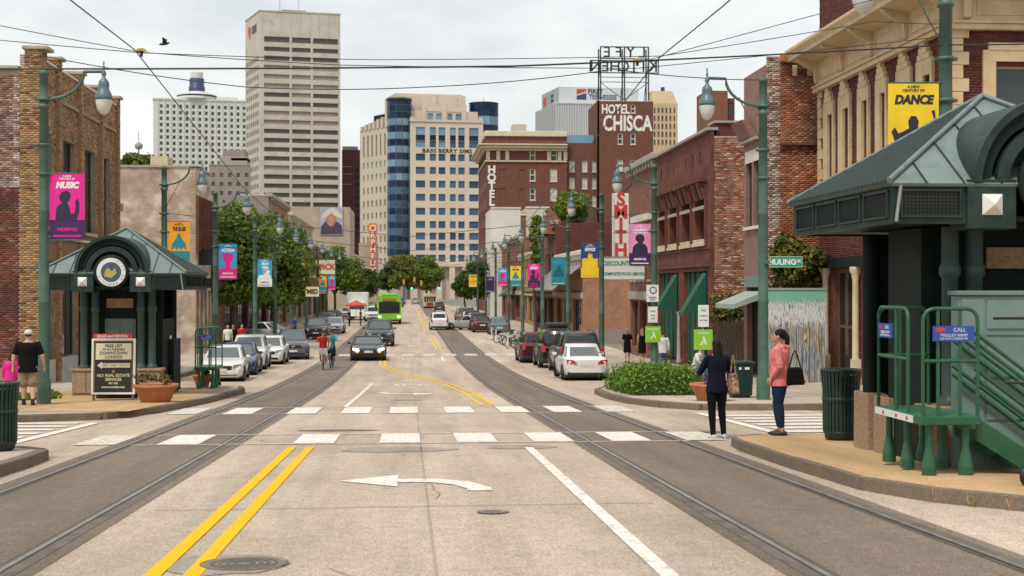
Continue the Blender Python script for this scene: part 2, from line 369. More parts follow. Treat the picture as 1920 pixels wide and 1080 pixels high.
# ================================================================== materials of the setting
def road_mat(name, c, speck=0.25, stain=None, joints=None, rough=0.9, grain=62):
    m, N, L, P = _mat(name); P.inputs['Roughness'].default_value = rough; P.inputs['Specular IOR Level'].default_value = 0.25
    tc = N.new('ShaderNodeTexCoord')
    big = N.new('ShaderNodeTexNoise'); big.inputs['Scale'].default_value = 0.22; big.inputs['Detail'].default_value = 8; big.inputs['Roughness'].default_value = 0.62
    mp = N.new('ShaderNodeMapping'); mp.inputs['Scale'].default_value = (1.9, 0.6, 1); L.new(tc.outputs['Object'], mp.inputs[0]); L.new(mp.outputs[0], big.inputs['Vector'])
    r = _ramp(N, [(0.32, mul(c, 0.8)), (0.52, c), (0.72, mul(c, 1.14))]); L.new(big.outputs[0], r.inputs[0])
    fine = N.new('ShaderNodeTexNoise'); fine.inputs['Scale'].default_value = grain; fine.inputs['Detail'].default_value = 3; L.new(tc.outputs['Object'], fine.inputs['Vector'])
    mid = N.new('ShaderNodeTexNoise'); mid.inputs['Scale'].default_value = 34; mid.inputs['Detail'].default_value = 8; mid.inputs['Roughness'].default_value = 0.85; L.new(tc.outputs['Object'], mid.inputs['Vector'])
    a = N.new('ShaderNodeMath'); a.operation = 'ADD'; L.new(fine.outputs[0], a.inputs[0]); L.new(mid.outputs[0], a.inputs[1])
    mr = N.new('ShaderNodeMapRange'); mr.inputs['From Min'].default_value = 0.80; mr.inputs['From Max'].default_value = 1.20
    mr.inputs['To Min'].default_value = 1-speck; mr.inputs['To Max'].default_value = 1+speck; L.new(a.outputs[0], mr.inputs['Value'])
    hs = N.new('ShaderNodeHueSaturation'); L.new(r.outputs[0], hs.inputs['Color']); L.new(mr.outputs[0], hs.inputs['Value']); col = hs.outputs[0]
    m5 = N.new('ShaderNodeMapping'); m5.inputs['Scale'].default_value = (1.0, 0.035, 1); L.new(tc.outputs['Object'], m5.inputs[0])
    st = N.new('ShaderNodeTexNoise'); st.inputs['Scale'].default_value = 1.7; st.inputs['Detail'].default_value = 7; st.inputs['Roughness'].default_value = 0.6; L.new(m5.outputs[0], st.inputs['Vector'])
    gr = N.new('ShaderNodeTexNoise'); gr.inputs['Scale'].default_value = 5; gr.inputs['Detail'].default_value = 9; gr.inputs['Roughness'].default_value = 0.8; L.new(tc.outputs['Object'], gr.inputs['Vector'])
    ad = N.new('ShaderNodeMath'); ad.operation = 'ADD'; L.new(st.outputs[0], ad.inputs[0]); L.new(gr.outputs[0], ad.inputs[1])
    m6 = N.new('ShaderNodeMapRange'); m6.inputs['From Min'].default_value = 0.7; m6.inputs['From Max'].default_value = 1.3; m6.inputs['To Min'].default_value = 0.74; m6.inputs['To Max'].default_value = 1.24; L.new(ad.outputs[0], m6.inputs['Value'])
    h2 = N.new('ShaderNodeHueSaturation'); L.new(col, h2.inputs['Color']); L.new(m6.outputs[0], h2.inputs['Value']); col = h2.outputs[0]
    if stain:
        sn = N.new('ShaderNodeTexNoise'); sn.inputs['Scale'].default_value = 0.7; sn.inputs['Detail'].default_value = 10; sn.inputs['Roughness'].default_value = 0.7
        m2 = N.new('ShaderNodeMapping'); m2.inputs['Scale'].default_value = (1.4, 0.35, 1); m2.inputs['Location'].default_value = (3, 7, 0); L.new(tc.outputs['Object'], m2.inputs[0]); L.new(m2.outputs[0], sn.inputs['Vector'])
        r2 = _ramp(N, [(0.54, (0,0,0)), (0.72, (0.7,0.7,0.7))]); L.new(sn.outputs[0], r2.inputs[0])
        mx = N.new('ShaderNodeMixRGB'); L.new(r2.outputs[0], mx.inputs[0]); L.new(col, mx.inputs[1]); mx.inputs[2].default_value = (*stain, 1); col = mx.outputs[0]
    if joints:
        # hairline cracks and sealed joints
        vo = N.new('ShaderNodeTexVoronoi'); vo.feature = 'DISTANCE_TO_EDGE'; vo.inputs['Scale'].default_value = joints
        wr = N.new('ShaderNodeMixRGB'); wr.blend_type = 'ADD'; wr.inputs[0].default_value = 0.9; L.new(tc.outputs['Object'], wr.inputs[1]); L.new(mid.outputs['Color'], wr.inputs[2]); L.new(wr.outputs[0], vo.inputs['Vector'])
        r3 = _ramp(N, [(0.0, (0.55,0.55,0.55)), (0.006, (0,0,0))]); L.new(vo.outputs[0], r3.inputs[0])
        gate = N.new('ShaderNodeMath'); gate.operation = 'MULTIPLY'; L.new(r3.outputs[0], gate.inputs[0])
        r4 = _ramp(N, [(0.5, (0,0,0)), (0.58, (1,1,1))]); L.new(big.outputs[0], r4.inputs[0]); L.new(r4.outputs[0], gate.inputs[1])
        mx = N.new('ShaderNodeMixRGB'); L.new(gate.outputs[0], mx.inputs[0]); L.new(col, mx.inputs[1]); mx.inputs[2].default_value = (*mul(c, 0.4), 1); col = mx.outputs[0]
    L.new(col, P.inputs['Base Color'])
    b = N.new('ShaderNodeBump'); b.inputs['Strength'].default_value = 0.35; b.inputs['Distance'].default_value = 0.01
    L.new(a.outputs[0], b.inputs['Height']); L.new(b.outputs[0], P.inputs['Normal'])
    return m
def worn(name, c, under, thr=0.56, scale=9):
    """road paint worn through to the surface under it"""
    m, N, L, P = _mat(name); P.inputs['Roughness'].default_value = 0.8; P.inputs['Specular IOR Level'].default_value = 0.15
    tc = N.new('ShaderNodeTexCoord'); no = N.new('ShaderNodeTexNoise'); no.inputs['Scale'].default_value = scale; no.inputs['Detail'].default_value = 9; no.inputs['Roughness'].default_value = 0.75
    L.new(tc.outputs['Object'], no.inputs['Vector'])
    r = _ramp(N, [(thr, c), (thr+0.09, under)]); L.new(no.outputs[0], r.inputs[0])
    n2 = N.new('ShaderNodeTexNoise'); n2.inputs['Scale'].default_value = 45; n2.inputs['Detail'].default_value = 3; L.new(tc.outputs['Object'], n2.inputs['Vector'])
    mr = N.new('ShaderNodeMapRange'); mr.inputs['From Min'].default_value = 0.3; mr.inputs['From Max'].default_value = 0.7; mr.inputs['To Min'].default_value = 0.85; mr.inputs['To Max'].default_value = 1.08; L.new(n2.outputs[0], mr.inputs['Value'])
    hs = N.new('ShaderNodeHueSaturation'); L.new(r.outputs[0], hs.inputs['Color']); L.new(mr.outputs[0], hs.inputs['Value']); L.new(hs.outputs[0], P.inputs['Base Color'])
    return m
C_ROAD = (0.455, 0.372, 0.288); C_TRACK = (0.188, 0.150, 0.116)
road_mat('road_concrete', C_ROAD, 0.46, stain=(0.27, 0.235, 0.2), joints=0.16)
road_mat('track_concrete', C_TRACK, 0.5, stain=(0.115, 0.10, 0.088), joints=0.4)
road_mat('side_concrete', (0.33, 0.285, 0.235), 0.25, stain=(0.24, 0.205, 0.17), joints=0.3)
road_mat('pavement_concrete', (0.43, 0.37, 0.295), 0.14, stain=(0.33, 0.28, 0.22))
road_mat('platform_tan', (0.50, 0.33, 0.175), 0.18, stain=(0.36, 0.25, 0.15))
road_mat('kerb_concrete', (0.175, 0.14, 0.10), 0.3, stain=(0.2, 0.16, 0.12))
road_mat('ground_far', (0.2, 0.19, 0.16), 0.2)
worn('paint_white', (0.72, 0.69, 0.63), C_ROAD, 0.53, 7); worn('paint_white_worn', (0.68, 0.65, 0.59), C_ROAD, 0.47, 12)
worn('paint_yellow', (0.80, 0.45, 0.008), C_ROAD, 0.60); worn('paint_yellow_worn', (0.72, 0.47, 0.09), C_ROAD, 0.52, 12)
paint('tar', (0.075, 0.068, 0.06), 0.7, 0.3, 6, 0.5); paint('joint_dark', (0.125, 0.105, 0.088), 0.9, 0.3, 4)
paint('rail_steel', (0.26, 0.235, 0.21), 0.45, 0.3, 5, metal=0.35); paint('iron', (0.21, 0.18, 0.15), 0.6, 0.3, 30, 0.4, metal=0.4)
paint('kerb_yellow', (0.42, 0.24, 0.08), 0.8, 0.3, 9)

# ================================================================== ground, road, track beds, pavements
YS = [-40, -20, -10, 0, 5] + [5+i for i in range(1, 100)] + [110, 130, 160, 200, 260, 330, 400, 470, 3500]
def sheet(name, x0, x1, lift, mat, ya=-40, yb=470, kind='structure', parent=None, step=None):
    m = MB(); ys = [y for y in YS if ya < y < yb]; ys = [ya] + ys + [yb]
    for a, b in zip(ys[:-1], ys[1:]):
        m.quad((x0, a, zg(a)+lift), (x1, a, zg(a)+lift), (x1, b, zg(b)+lift), (x0, b, zg(b)+lift))
    o = m.build(name, mat, parent); 
    if parent is None: o['kind'] = kind
    return o
sheet('ground', -3000, 3000, -0.06, 'ground_far', -40, 3500)
road = sheet('road', -9.3, 9.3, 0.0, 'road_concrete')
huling_left = sheet('side_street', -90, -9.3, -0.004, 'side_concrete', 21.6, 30.6)
huling_right = sheet('side_street', 9.3, 90, -0.004, 'side_concrete', 22.5, 32.8)
TRK = 3.70
for sx in (-1, 1):
    x = sx*TRK
    tb = sheet('track_bed', x-1.03, x+1.03, 0.004, 'track_concrete')
    for g in (-1, 1):
        xr = x + g*0.7525
        # steel rail head, worn groove and the dark filler beside it
        sheet('rail', xr-0.026, xr+0.026, 0.016, 'rail_steel', parent=tb)
        sheet('groove', xr-g*0.026-(0.06 if g > 0 else 0), xr-g*0.026+(0.06 if g < 0 else 0), 0.008, 'tar', parent=tb)
        sheet('filler', min(xr+g*0.026, xr+g*0.15), max(xr+g*0.026, xr+g*0.15), 0.0075, 'joint_dark', parent=tb)
# pale strip between the right-hand track and the platform kerb is the road itself

def marking(name, pts, mat, lift=0.009, parent=None, sub=1.0):
    """flat painted shape on the road; pts are x,y; long edges follow the road's fall"""
    m = MB(); m.add([(x, y, zg(y)+lift) for x, y in pts], [tuple(range(len(pts)))])
    return m.build(name, mat, parent or road)
def stripe(name, path, w, mat, lift=0.009, step=1.5):
    m = MB(); P = []
    for (xa, ya), (xb, yb) in zip(path[:-1], path[1:]):
        n = max(1, int(math.hypot(xb-xa, yb-ya)/step))
        P += [(xa+(xb-xa)*i/n, ya+(yb-ya)*i/n) for i in range(n)]
    P.append(path[-1]); L_ = []; 
    for i, (x, y) in enumerate(P):
        a = P[max(i-1, 0)]; b = P[min(i+1, len(P)-1)]; d = Vector((b[0]-a[0], b[1]-a[1])).normalized()
        L_.append(((x-d.y*w/2, y+d.x*w/2), (x+d.y*w/2, y-d.x*w/2)))
    for (a, b), (c, d) in zip(L_[:-1], L_[1:]):
        m.quad((*a, zg(a[1])+lift), (*b, zg(b[1])+lift), (*d, zg(d[1])+lift), (*c, zg(c[1])+lift))
    return m.build(name, mat, road)
def ground_pt(px, py):
    """where the line of sight through a measured point of the photograph meets the road"""
    lo, hi = 5.0, 600.0
    for _ in range(60):
        mid = (lo+hi)/2; x = x_at(px, mid); 
        if z_at(py, x, mid) > zg(mid): lo = mid
        else: hi = mid
    return x_at(px, lo), lo
# double yellow lines
for x in (-1.83, -1.55): stripe('yellow_line', [(x, -5), (x+0.03, 22.4)], 0.125, 'paint_yellow')
for o in (-0.14, 0.14):
    stripe('yellow_line', [(2.0+o, 36.0), (1.85+o, 44), (1.45+o, 50), (0.6+o, 56), (-0.5+o, 63), (-1.25+o*.8, 71), (-1.45+o*.8, 80)], 0.12, 'paint_yellow' if o > 0 else 'paint_yellow_worn')
    stripe('yellow_line', [(2.0+o, 92), (1.95+o, 120)], 0.13, 'paint_yellow_worn')
    stripe('yellow_line', [(1.75+o, 132), (1.6+o, 300)], 0.13, 'paint_yellow_worn')
stripe('white_line', [(1.82, -5), (1.86, 21.9)], 0.135, 'paint_white')
stripe('white_line', [(-1.55, 35.5), (-1.30, 52)], 0.12, 'paint_white')
stripe('white_line', [(1.9, 76), (1.95, 83)], 0.12, 'paint_white'); stripe('white_line', [(-1.3, 92), (-1.3, 118)], 0.12, 'paint_white_worn')
for k in range(6): stripe('white_line', [(-1.35, 128+k*12), (-1.35, 132+k*12)], 0.12, 'paint_white_worn')
# ladder crossings: bars between two thin lines
def crossing(ya, yb, bars, lines, mat='paint_white'):
    for x, w in bars: marking('crossing_bar', [(x-w/2, ya), (x+w/2, ya), (x+w/2, yb), (x-w/2, yb)], mat if abs(x) < 4.6 else 'paint_white_worn', 0.012)
    for y in (ya-0.08, yb+0.08):
        x0, x1 = lines; marking('crossing_line', [(x0, y-0.05), (x1, y-0.05), (x1, y+0.05), (x0, y+0.05)], 'paint_white_worn', 0.0105)
crossing(23.1, 25.25, [(x, 0.66) for x in (-5.0, -3.68, -1.52, -0.13, 1.13, 2.38, 3.66, 4.9)], (-4.4, 4.6))
crossing(32.4, 35.2, [(x, 0.66) for x in (-5.1, -3.85, -2.42, -1.2, -0.1, 1.2, 2.46, 3.66, 4.9)], (-4.6, 5.2))
crossing(84.0, 86.4, [(x*1.25, 0.75) for x in (-4, -3, -2, -1, 0, 1, 2, 3, 4, 5)], (-6, 7), 'paint_white_worn')
# side-street crossings seen at a slant
for k in range(7):
    yk = 23.6+k*1.05
    marking('crossing_bar', [(6.75, yk+.2), (9.28, yk+.2), (9.28, yk+0.7), (6.75, yk+0.7)], 'paint_white', 0.012)
    marking('crossing_bar', [(-9.28, yk-0.9), (-6.6, yk-0.9), (-6.6, yk-0.45), (-9.28, yk-0.45)], 'paint_white', 0.012)
stripe('crossing_line', [(6.5, 31.6), (6.5, 23.4)], 0.2, 'paint_white', 0.012)
stripe('crossing_line', [(-6.3, 29.3), (-6.45, 22.4)], 0.2, 'paint_white', 0.012)
# turn arrows and the word on the road
def arrow(ox, oy, sg, sc=1.0):
    pts = [(0.93,0.0),(0.93,0.28),(0.72,0.75),(0.35,1.02),(-0.12,1.05),(-0.12,1.42),(-0.82,0.9),(-0.12,0.38),(-0.12,0.74),(0.25,0.72),(0.52,0.5),(0.66,0.18),(0.66,0.0)]
    fs = [(0,1,11,12),(1,2,10,11),(2,3,9,10),(3,4,8,9),(4,5,6),(4,6,8),(6,7,8)]
    m = MB(); m.add([(ox+sg*x*sc, oy+sg*y*sc*1.35, zg(oy+sg*y*sc*1.35)+0.009) for x, y in pts], fs); m.build('turn_arrow', 'paint_white', road)
arrow(0.0, 15.7, 1); arrow(0.05, 44.5, -1, 1.05); arrow(-0.1, 100, -1, 1.05)
def road_word(s, x, y, size, sy):
    cu = bpy.data.curves.new('w', 'FONT'); cu.body = s; cu.size = size; cu.align_x = 'CENTER'; cu.align_y = 'CENTER'; cu.offset = 0.02; cu.resolution_u = 3
    ob = bpy.data.objects.new('w', cu); me = bpy.data.meshes.new_from_object(ob); bpy.data.objects.remove(ob)
    me.transform(Matrix.Translation((x, y, 0)) @ Matrix.Rotation(R(180), 4, 'Z') @ Matrix.Diagonal((1, sy, 1, 1)))
    for v in me.vertices: v.co.z = zg(v.co.y)+0.009
    me.materials.clear(); me.materials.append(M('paint_white_worn')); put(me, 'road_lettering', road)
road_word('ONLY', 0.0, 50.2, 1.05, 2.2); road_word('ONLY', 0.1, 79.5, 1.05, 2.2); road_word('ONLY', 0.1, 110, 1.1, 2.4)
# slab joints, patches and covers in the road
for x in (0.2,): stripe('slab_joint', [(x, -5), (x, 200)], 0.022, 'side_concrete', 0.006)
for y in (14.2, 27.4, 41, 57, 72): stripe('slab_joint', [(-2.5+i*.5, y+.02*i+random.uniform(-.04, .04)) for i in range(11)], 0.018, 'joint_dark', 0.0065)
def patch(cx, cy, w, h, mat, name='road_patch', lift=0.006):
    n = 14; marking(name, [(cx+w/2*math.cos(6.283*i/n)*(1+.12*math.sin(i*5.1)), cy+h/2*math.sin(6.283*i/n)*(1+.12*math.cos(i*3.7))) for i in range(n)], mat, lift)
patch(-0.15, 21.7, 1.9, 1.0, 'side_concrete'); patch(1.75, 22.0, 1.2, 0.7, 'side_concrete')
patch(-8.0, 24.8, 1.9, 1.0, 'track_concrete'); patch(-1.3, 26.4, 1.6, 0.5, 'track_concrete', lift=0.0068)
patch(0.0, 39.4, 0.9, 0.7, 'side_concrete'); patch(5.25, 25.2, 0.8, 0.7, 'joint_dark'); patch(5.3, 20.9, 0.9, 1.3, 'side_concrete', lift=0.007)
def manhole(x, y, r, nm, label, rings=4):
    t = thing('manhole_cover', label, 'manhole cover', (x, y, zg(y)))
    a = 0.036
    def disc(r0, r1, lift, mat, name, n=28):
        m = MB(); vs = []
        for rr in (r0, r1):
            for i in range(n): vs.append((x+rr*math.cos(6.2832*i/n), y+rr*math.sin(6.2832*i/n), zg(y+rr*math.sin(6.2832*i/n))+lift))
        m.add(vs, [(i, n+i, n+(i+1) % n, (i+1) % n) for i in range(n)]); m.build(name, mat, t)
    disc(0.001, r*0.93, 0.010, 'iron', 'lid'); disc(r*0.95, r, 0.0125, 'joint_dark', 'rim')
    for k in range(rings): disc(r*(0.2+0.17*k), r*(0.25+0.17*k), 0.0145, 'joint_dark', 'raised_ring')
manhole(-1.22, 10.75, 0.33, 0, 'large ridged iron manhole cover beside the near double yellow lines')
manhole(0.82, 13.75, 0.16, 0, 'small iron utility cover in the lane in front of the arrow', 2)
patch(-1.35, 10.75, 0.95, 1.0, 'side_concrete', lift=0.0062)
for k in range(7):      # sealed cracks wandering through the slabs
    x0, y0 = random.uniform(-2.4, 2.4), 8+k*4.7; a = random.uniform(-.5, .5)+(1.57 if k % 3 == 0 else 0); P_ = [(x0, y0)]
    for i in range(9): a += random.uniform(-.5, .5); P_.append((P_[-1][0]+.22*math.cos(a), P_[-1][1]+.3*math.sin(a)))
    stripe('road_crack', P_, random.uniform(.005, .009), 'joint_dark', 0.0072+k*1e-5, .3)
for k in range(8):
    x0 = random.choice((-3.7, 3.7))+random.uniform(-.4, .4); y0 = 9+k*2.6; P_ = [(x0-.5+.12*i, y0+random.uniform(-.06, .06)) for i in range(9)]; stripe('road_crack', P_, .007, 'tar', 0.0095, .3)
for ch, xx, yy, sg in (('O', 5.62, 13.78, 0), ('V', 5.86, 13.43, 0)): text(ch, 0.13, FR((xx-.05, yy-.035, zg(yy)+.07), -55), 'kerb_yellow', road, 'spray_mark', ext=.002)
for k in range(16): patch(random.choice((-2.7, -0.1, 0.2, 2.5))+random.uniform(-.5, .5), 9+k*3.9+random.uniform(-1, 1), random.uniform(.05, .2), random.uniform(.08, .4), random.choice(('side_concrete', 'joint_dark')), 'oil_spot', 0.0052+k*2e-5)

# ------------------------------------------------------------------ pavements with kerbs
def pave(name, pts, mat, kerbs, h=0.15, w=0.17):
    """raised paving: outline in x,y; kerb stones along the numbered edges"""
    cx = sum(p[0] for p in pts)/len(pts)
    # paving sheet cut into strips along y so that it follows the road's fall
    ys = sorted({round(p[1], 3) for p in pts} | {y for y in np.arange(math.ceil(min(p[1] for p in pts)), max(p[1] for p in pts), 1.5)})
    m = MB(); n = len(pts)
    def span(y):
        xs = []
        for i in range(n):
            (xa, ya), (xb, yb) = pts[i], pts[(i+1) % n]
            if ya == yb: continue
            if min(ya, yb) <= y <= max(ya, yb): xs.append(xa+(xb-xa)*(y-ya)/(yb-ya))
        return min(xs), max(xs)
    for a, b in zip(ys[:-1], ys[1:]):
        e = 1e-4; l0, r0 = span(a+e); l1, r1 = span(b-e); za, zb = zg(a)+h, zg(b)+h
        m.quad((l0,a,za),(r0,a,za),(r1,b,zb),(l1,b,zb))
        for x_, xx in ((l0, l1), (r0, r1)): m.quad((x_,a,za-h-.05),(xx,b,zb-h-.05),(xx,b,zb),(x_,a,za))
    for k in (0, -1):
        y = ys[k]; e = 1e-4 if k == 0 else -1e-4; l, r = span(y+e); m.quad((l,y,zg(y)-.05),(r,y,zg(y)-.05),(r,y,zg(y)+h),(l,y,zg(y)+h))
    o = m.build(name, mat); o['kind'] = 'structure'
    for path, side in kerbs:
        P = []
        for (xa, ya), (xb, yb) in zip(path[:-1], path[1:]):
            d = math.hypot(xb-xa, yb-ya); k = max(1, round(d/1.5)); P += [(xa+(xb-xa)*i/k, ya+(yb-ya)*i/k) for i in range(k)]
        P.append(path[-1])
        for i in range(len(P)-1):
            a, b = Vector((*P[i], 0)), Vector((*P[i+1], 0)); d = (b-a).normalized(); nrm = Vector((-d.y, d.x, 0))*side
            a = a + d*0.006; b = b - d*0.006; ja, jb = random.uniform(-.006,.006), random.uniform(-.006,.006)
            lo = []; hi = []
            for p, q, j in ((a, 0.03, ja), (b, 0.03, jb), (b, -w, jb), (a, -w, ja)):
                v = p + nrm*q; lo.append((v.x, v.y, zg(v.y)-0.1))
                v2 = p + nrm*(q-0.015 if q > 0 else q); hi.append((v2.x, v2.y, zg(v.y)+h+0.006+j))
            k = MB(); k.hexa(lo, hi); k.build('kerb_stone', 'kerb_concrete', o, bevel=0.018, seg=2)
    return o
# near right: trolley platform that carries the kiosk
PR = [(5.05, 21.9), (4.95, 20.8), (4.93, 18.0), (5.0, 15.4), (5.35, 14.2), (6.05, 13.2), (7.4, 12.0), (7.4, -30)]
pave('platform_pavement', PR + [(12.5, -30), (12.5, 22.4), (5.6, 22.4)], 'platform_tan', [([(6.5, 22.4), (5.6, 22.4)] + PR, -1)], w=0.07)
# far right of the side street: bulb-out with the hedge, then the pavement along the parked cars
BR = [(12.7, 33.0), (8.6, 32.7), (6.9, 32.9), (6.25, 34.3), (5.8, 36.5), (5.68, 39.5), (5.8, 42.8), (6.5, 45.3), (7.75, 47.2), (7.75, 300)]
pave('pavement_right', BR + [(13.2, 300), (13.2, 33.0)], 'pavement_concrete', [([(40, 33.0)] + BR[:9] + [(7.75, 110)], -1)])
pave('pavement_right', [(13.2, 33.0), (40, 33.0), (40, 60), (13.2, 60)], 'pavement_concrete', [])
# left of the side street: bulb-out with the other kiosk
BL = [(-12.7, 30.0), (-8.3, 29.8), (-6.5, 30.6), (-5.9, 33), (-5.45, 38), (-5.2, 44.5), (-5.5, 46.5), (-8.9, 48.2), (-9.3, 49), (-9.3, 300)]
pave('pavement_left', BL + [(-13.0, 300), (-13.0, 30.0)], 'pavement_concrete', [([(-40, 30.0)] + BL[:9] + [(-9.3, 110)], 1)])
pave('pavement_left', [(-40, 30.0), (-13.0, 30.0), (-13.0, 62), (-40, 62)], 'pavement_concrete', [])
m = MB(); 
for a, b in zip(range(31, 46), range(32, 47)):
    la, lb = -5.62-0.12*max(0, 36-a)*.6, -5.62-0.12*max(0, 36-b)*.6
    m.quad((-10.2, a, zg(a)+.156), (la, a, zg(a)+.156), (lb, b, zg(b)+.156), (-10.2, b, zg(b)+.156))
o = m.build('platform_pavement', 'platform_tan'); o['kind'] = 'structure'
# near left corner island
IL = [(-5.15, 19.2), (-5.2, 20.4), (-5.7, 20.9), (-30, 20.9)]
pave('pavement_left', [(-5.3, 5)] + IL[:3] + [(-30, 20.9), (-30, 5)], 'pavement_concrete', [([(-5.3, 5)] + IL[:3] + [(-9, 20.9)], 1)])
patch_soil = MB(); patch_soil.slab([(-6.6, 18.4, zg(18.4)), (-5.75, 18.4, zg(18.4)), (-5.75, 19.5, zg(19.5)), (-6.6, 19.5, zg(19.5))], 0.155, 0.165)
paint('soil', (0.05, 0.035, 0.022), 0.95, 0.4, 8, 0.6)
o = patch_soil.build('soil_bed', 'soil'); o['kind'] = 'structure'
# ================================================================== street furniture materials
paint('pole_green', (0.058, 0.112, 0.085), 0.5, 0.22, 4, dirt=(0.08, 0.135, 0.105), spec=0.4); paint('lamp_teal', (0.095, 0.15, 0.165), 0.4, 0.15, 5)
paint('globe', (0.62, 0.60, 0.55), 0.18, 0.04, 3, coat=0.3); paint('kiosk_green', (0.008, 0.015, 0.013), 0.6, 0.2, 5, dirt=(0.012, 0.021, 0.018), spec=0.15)
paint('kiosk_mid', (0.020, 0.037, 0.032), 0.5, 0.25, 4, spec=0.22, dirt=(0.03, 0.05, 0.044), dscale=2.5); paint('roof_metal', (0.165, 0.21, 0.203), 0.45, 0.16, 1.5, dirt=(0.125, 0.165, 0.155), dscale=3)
paint('column_green', (0.045, 0.075, 0.066), 0.45, 0.2, 4, spec=0.35); paint('rib_green', (0.038, 0.058, 0.053), 0.45, 0.15, 2); paint('roof_ribbed_shade', (0.026, 0.052, 0.045), 0.5, 0.15, 2); paint('mesh_black', (0.012, 0.014, 0.014), 0.6, 0.3, 60); paint('black', (0.012, 0.012, 0.013), 0.5)
paint('white_plain', (0.72, 0.71, 0.68), 0.5, 0.05); paint('cream_plain', (0.72, 0.66, 0.46), 0.6, 0.06)
paint('stone_pink', (0.33, 0.215, 0.135), 0.85, 0.3, 22, 0.5, isl=0.12); paint('door_grey', (0.13, 0.155, 0.135), 0.5, 0.1)
paint('gold', (0.55, 0.42, 0.16), 0.4, 0.1, metal=0.5); paint('seal_blue', (0.05, 0.10, 0.16), 0.4, 0.3, 12); paint('red_sign', (0.62, 0.03, 0.045), 0.5, 0.1)
paint('wood_brown', (0.16, 0.085, 0.035), 0.6, 0.3, 10); paint('sign_black', (0.018, 0.016, 0.013), 0.5); paint('terracotta', (0.42, 0.15, 0.06), 0.7, 0.18, 5, 0.2, dirt=(0.36, 0.14, 0.07))
paint('lift_green', (0.018, 0.095, 0.045), 0.42, 0.15, 6); paint('lift_green_light', (0.045, 0.17, 0.095), 0.4, 0.1, 6); paint('cabinet_green', (0.16, 0.235, 0.225), 0.45, 0.12, 2, dirt=(0.13, 0.2, 0.19))
paint('painted_mark', (0.4, 0.08, 0.07), 0.7, 0.3, 20); paint('sign_blue', (0.02, 0.075, 0.35), 0.4, 0.1); paint('bin_green', (0.010, 0.035, 0.027), 0.42, 0.25, 8, spec=0.45); paint('street_sign_green', (0.01, 0.25, 0.16), 0.4, 0.05)
paint('lime', (0.24, 0.52, 0.03), 0.5, 0.08); paint('wire', (0.02, 0.02, 0.022), 0.5); paint('insulator', (0.5, 0.3, 0.06), 0.5); paint('steel_plain', (0.3, 0.3, 0.29), 0.4, 0.1, metal=0.6)
for nm, c in dict(magenta=(0.70,0.012,0.26), plum=(0.045,0.008,0.085), ink=(0.02,0.016,0.045), yellow=(0.85,0.58,0.015), orange=(0.80,0.33,0.015), teal=(0.01,0.24,0.29), sky=(0.03,0.32,0.58), navy=(0.015,0.05,0.22), pinkish=(0.75,0.25,0.48), white=(0.75,0.74,0.74), deepteal=(0.01,0.11,0.16), lilac=(0.45,0.2,0.5)).items(): paint('ban_'+nm, c, 0.65, 0.08, 2)

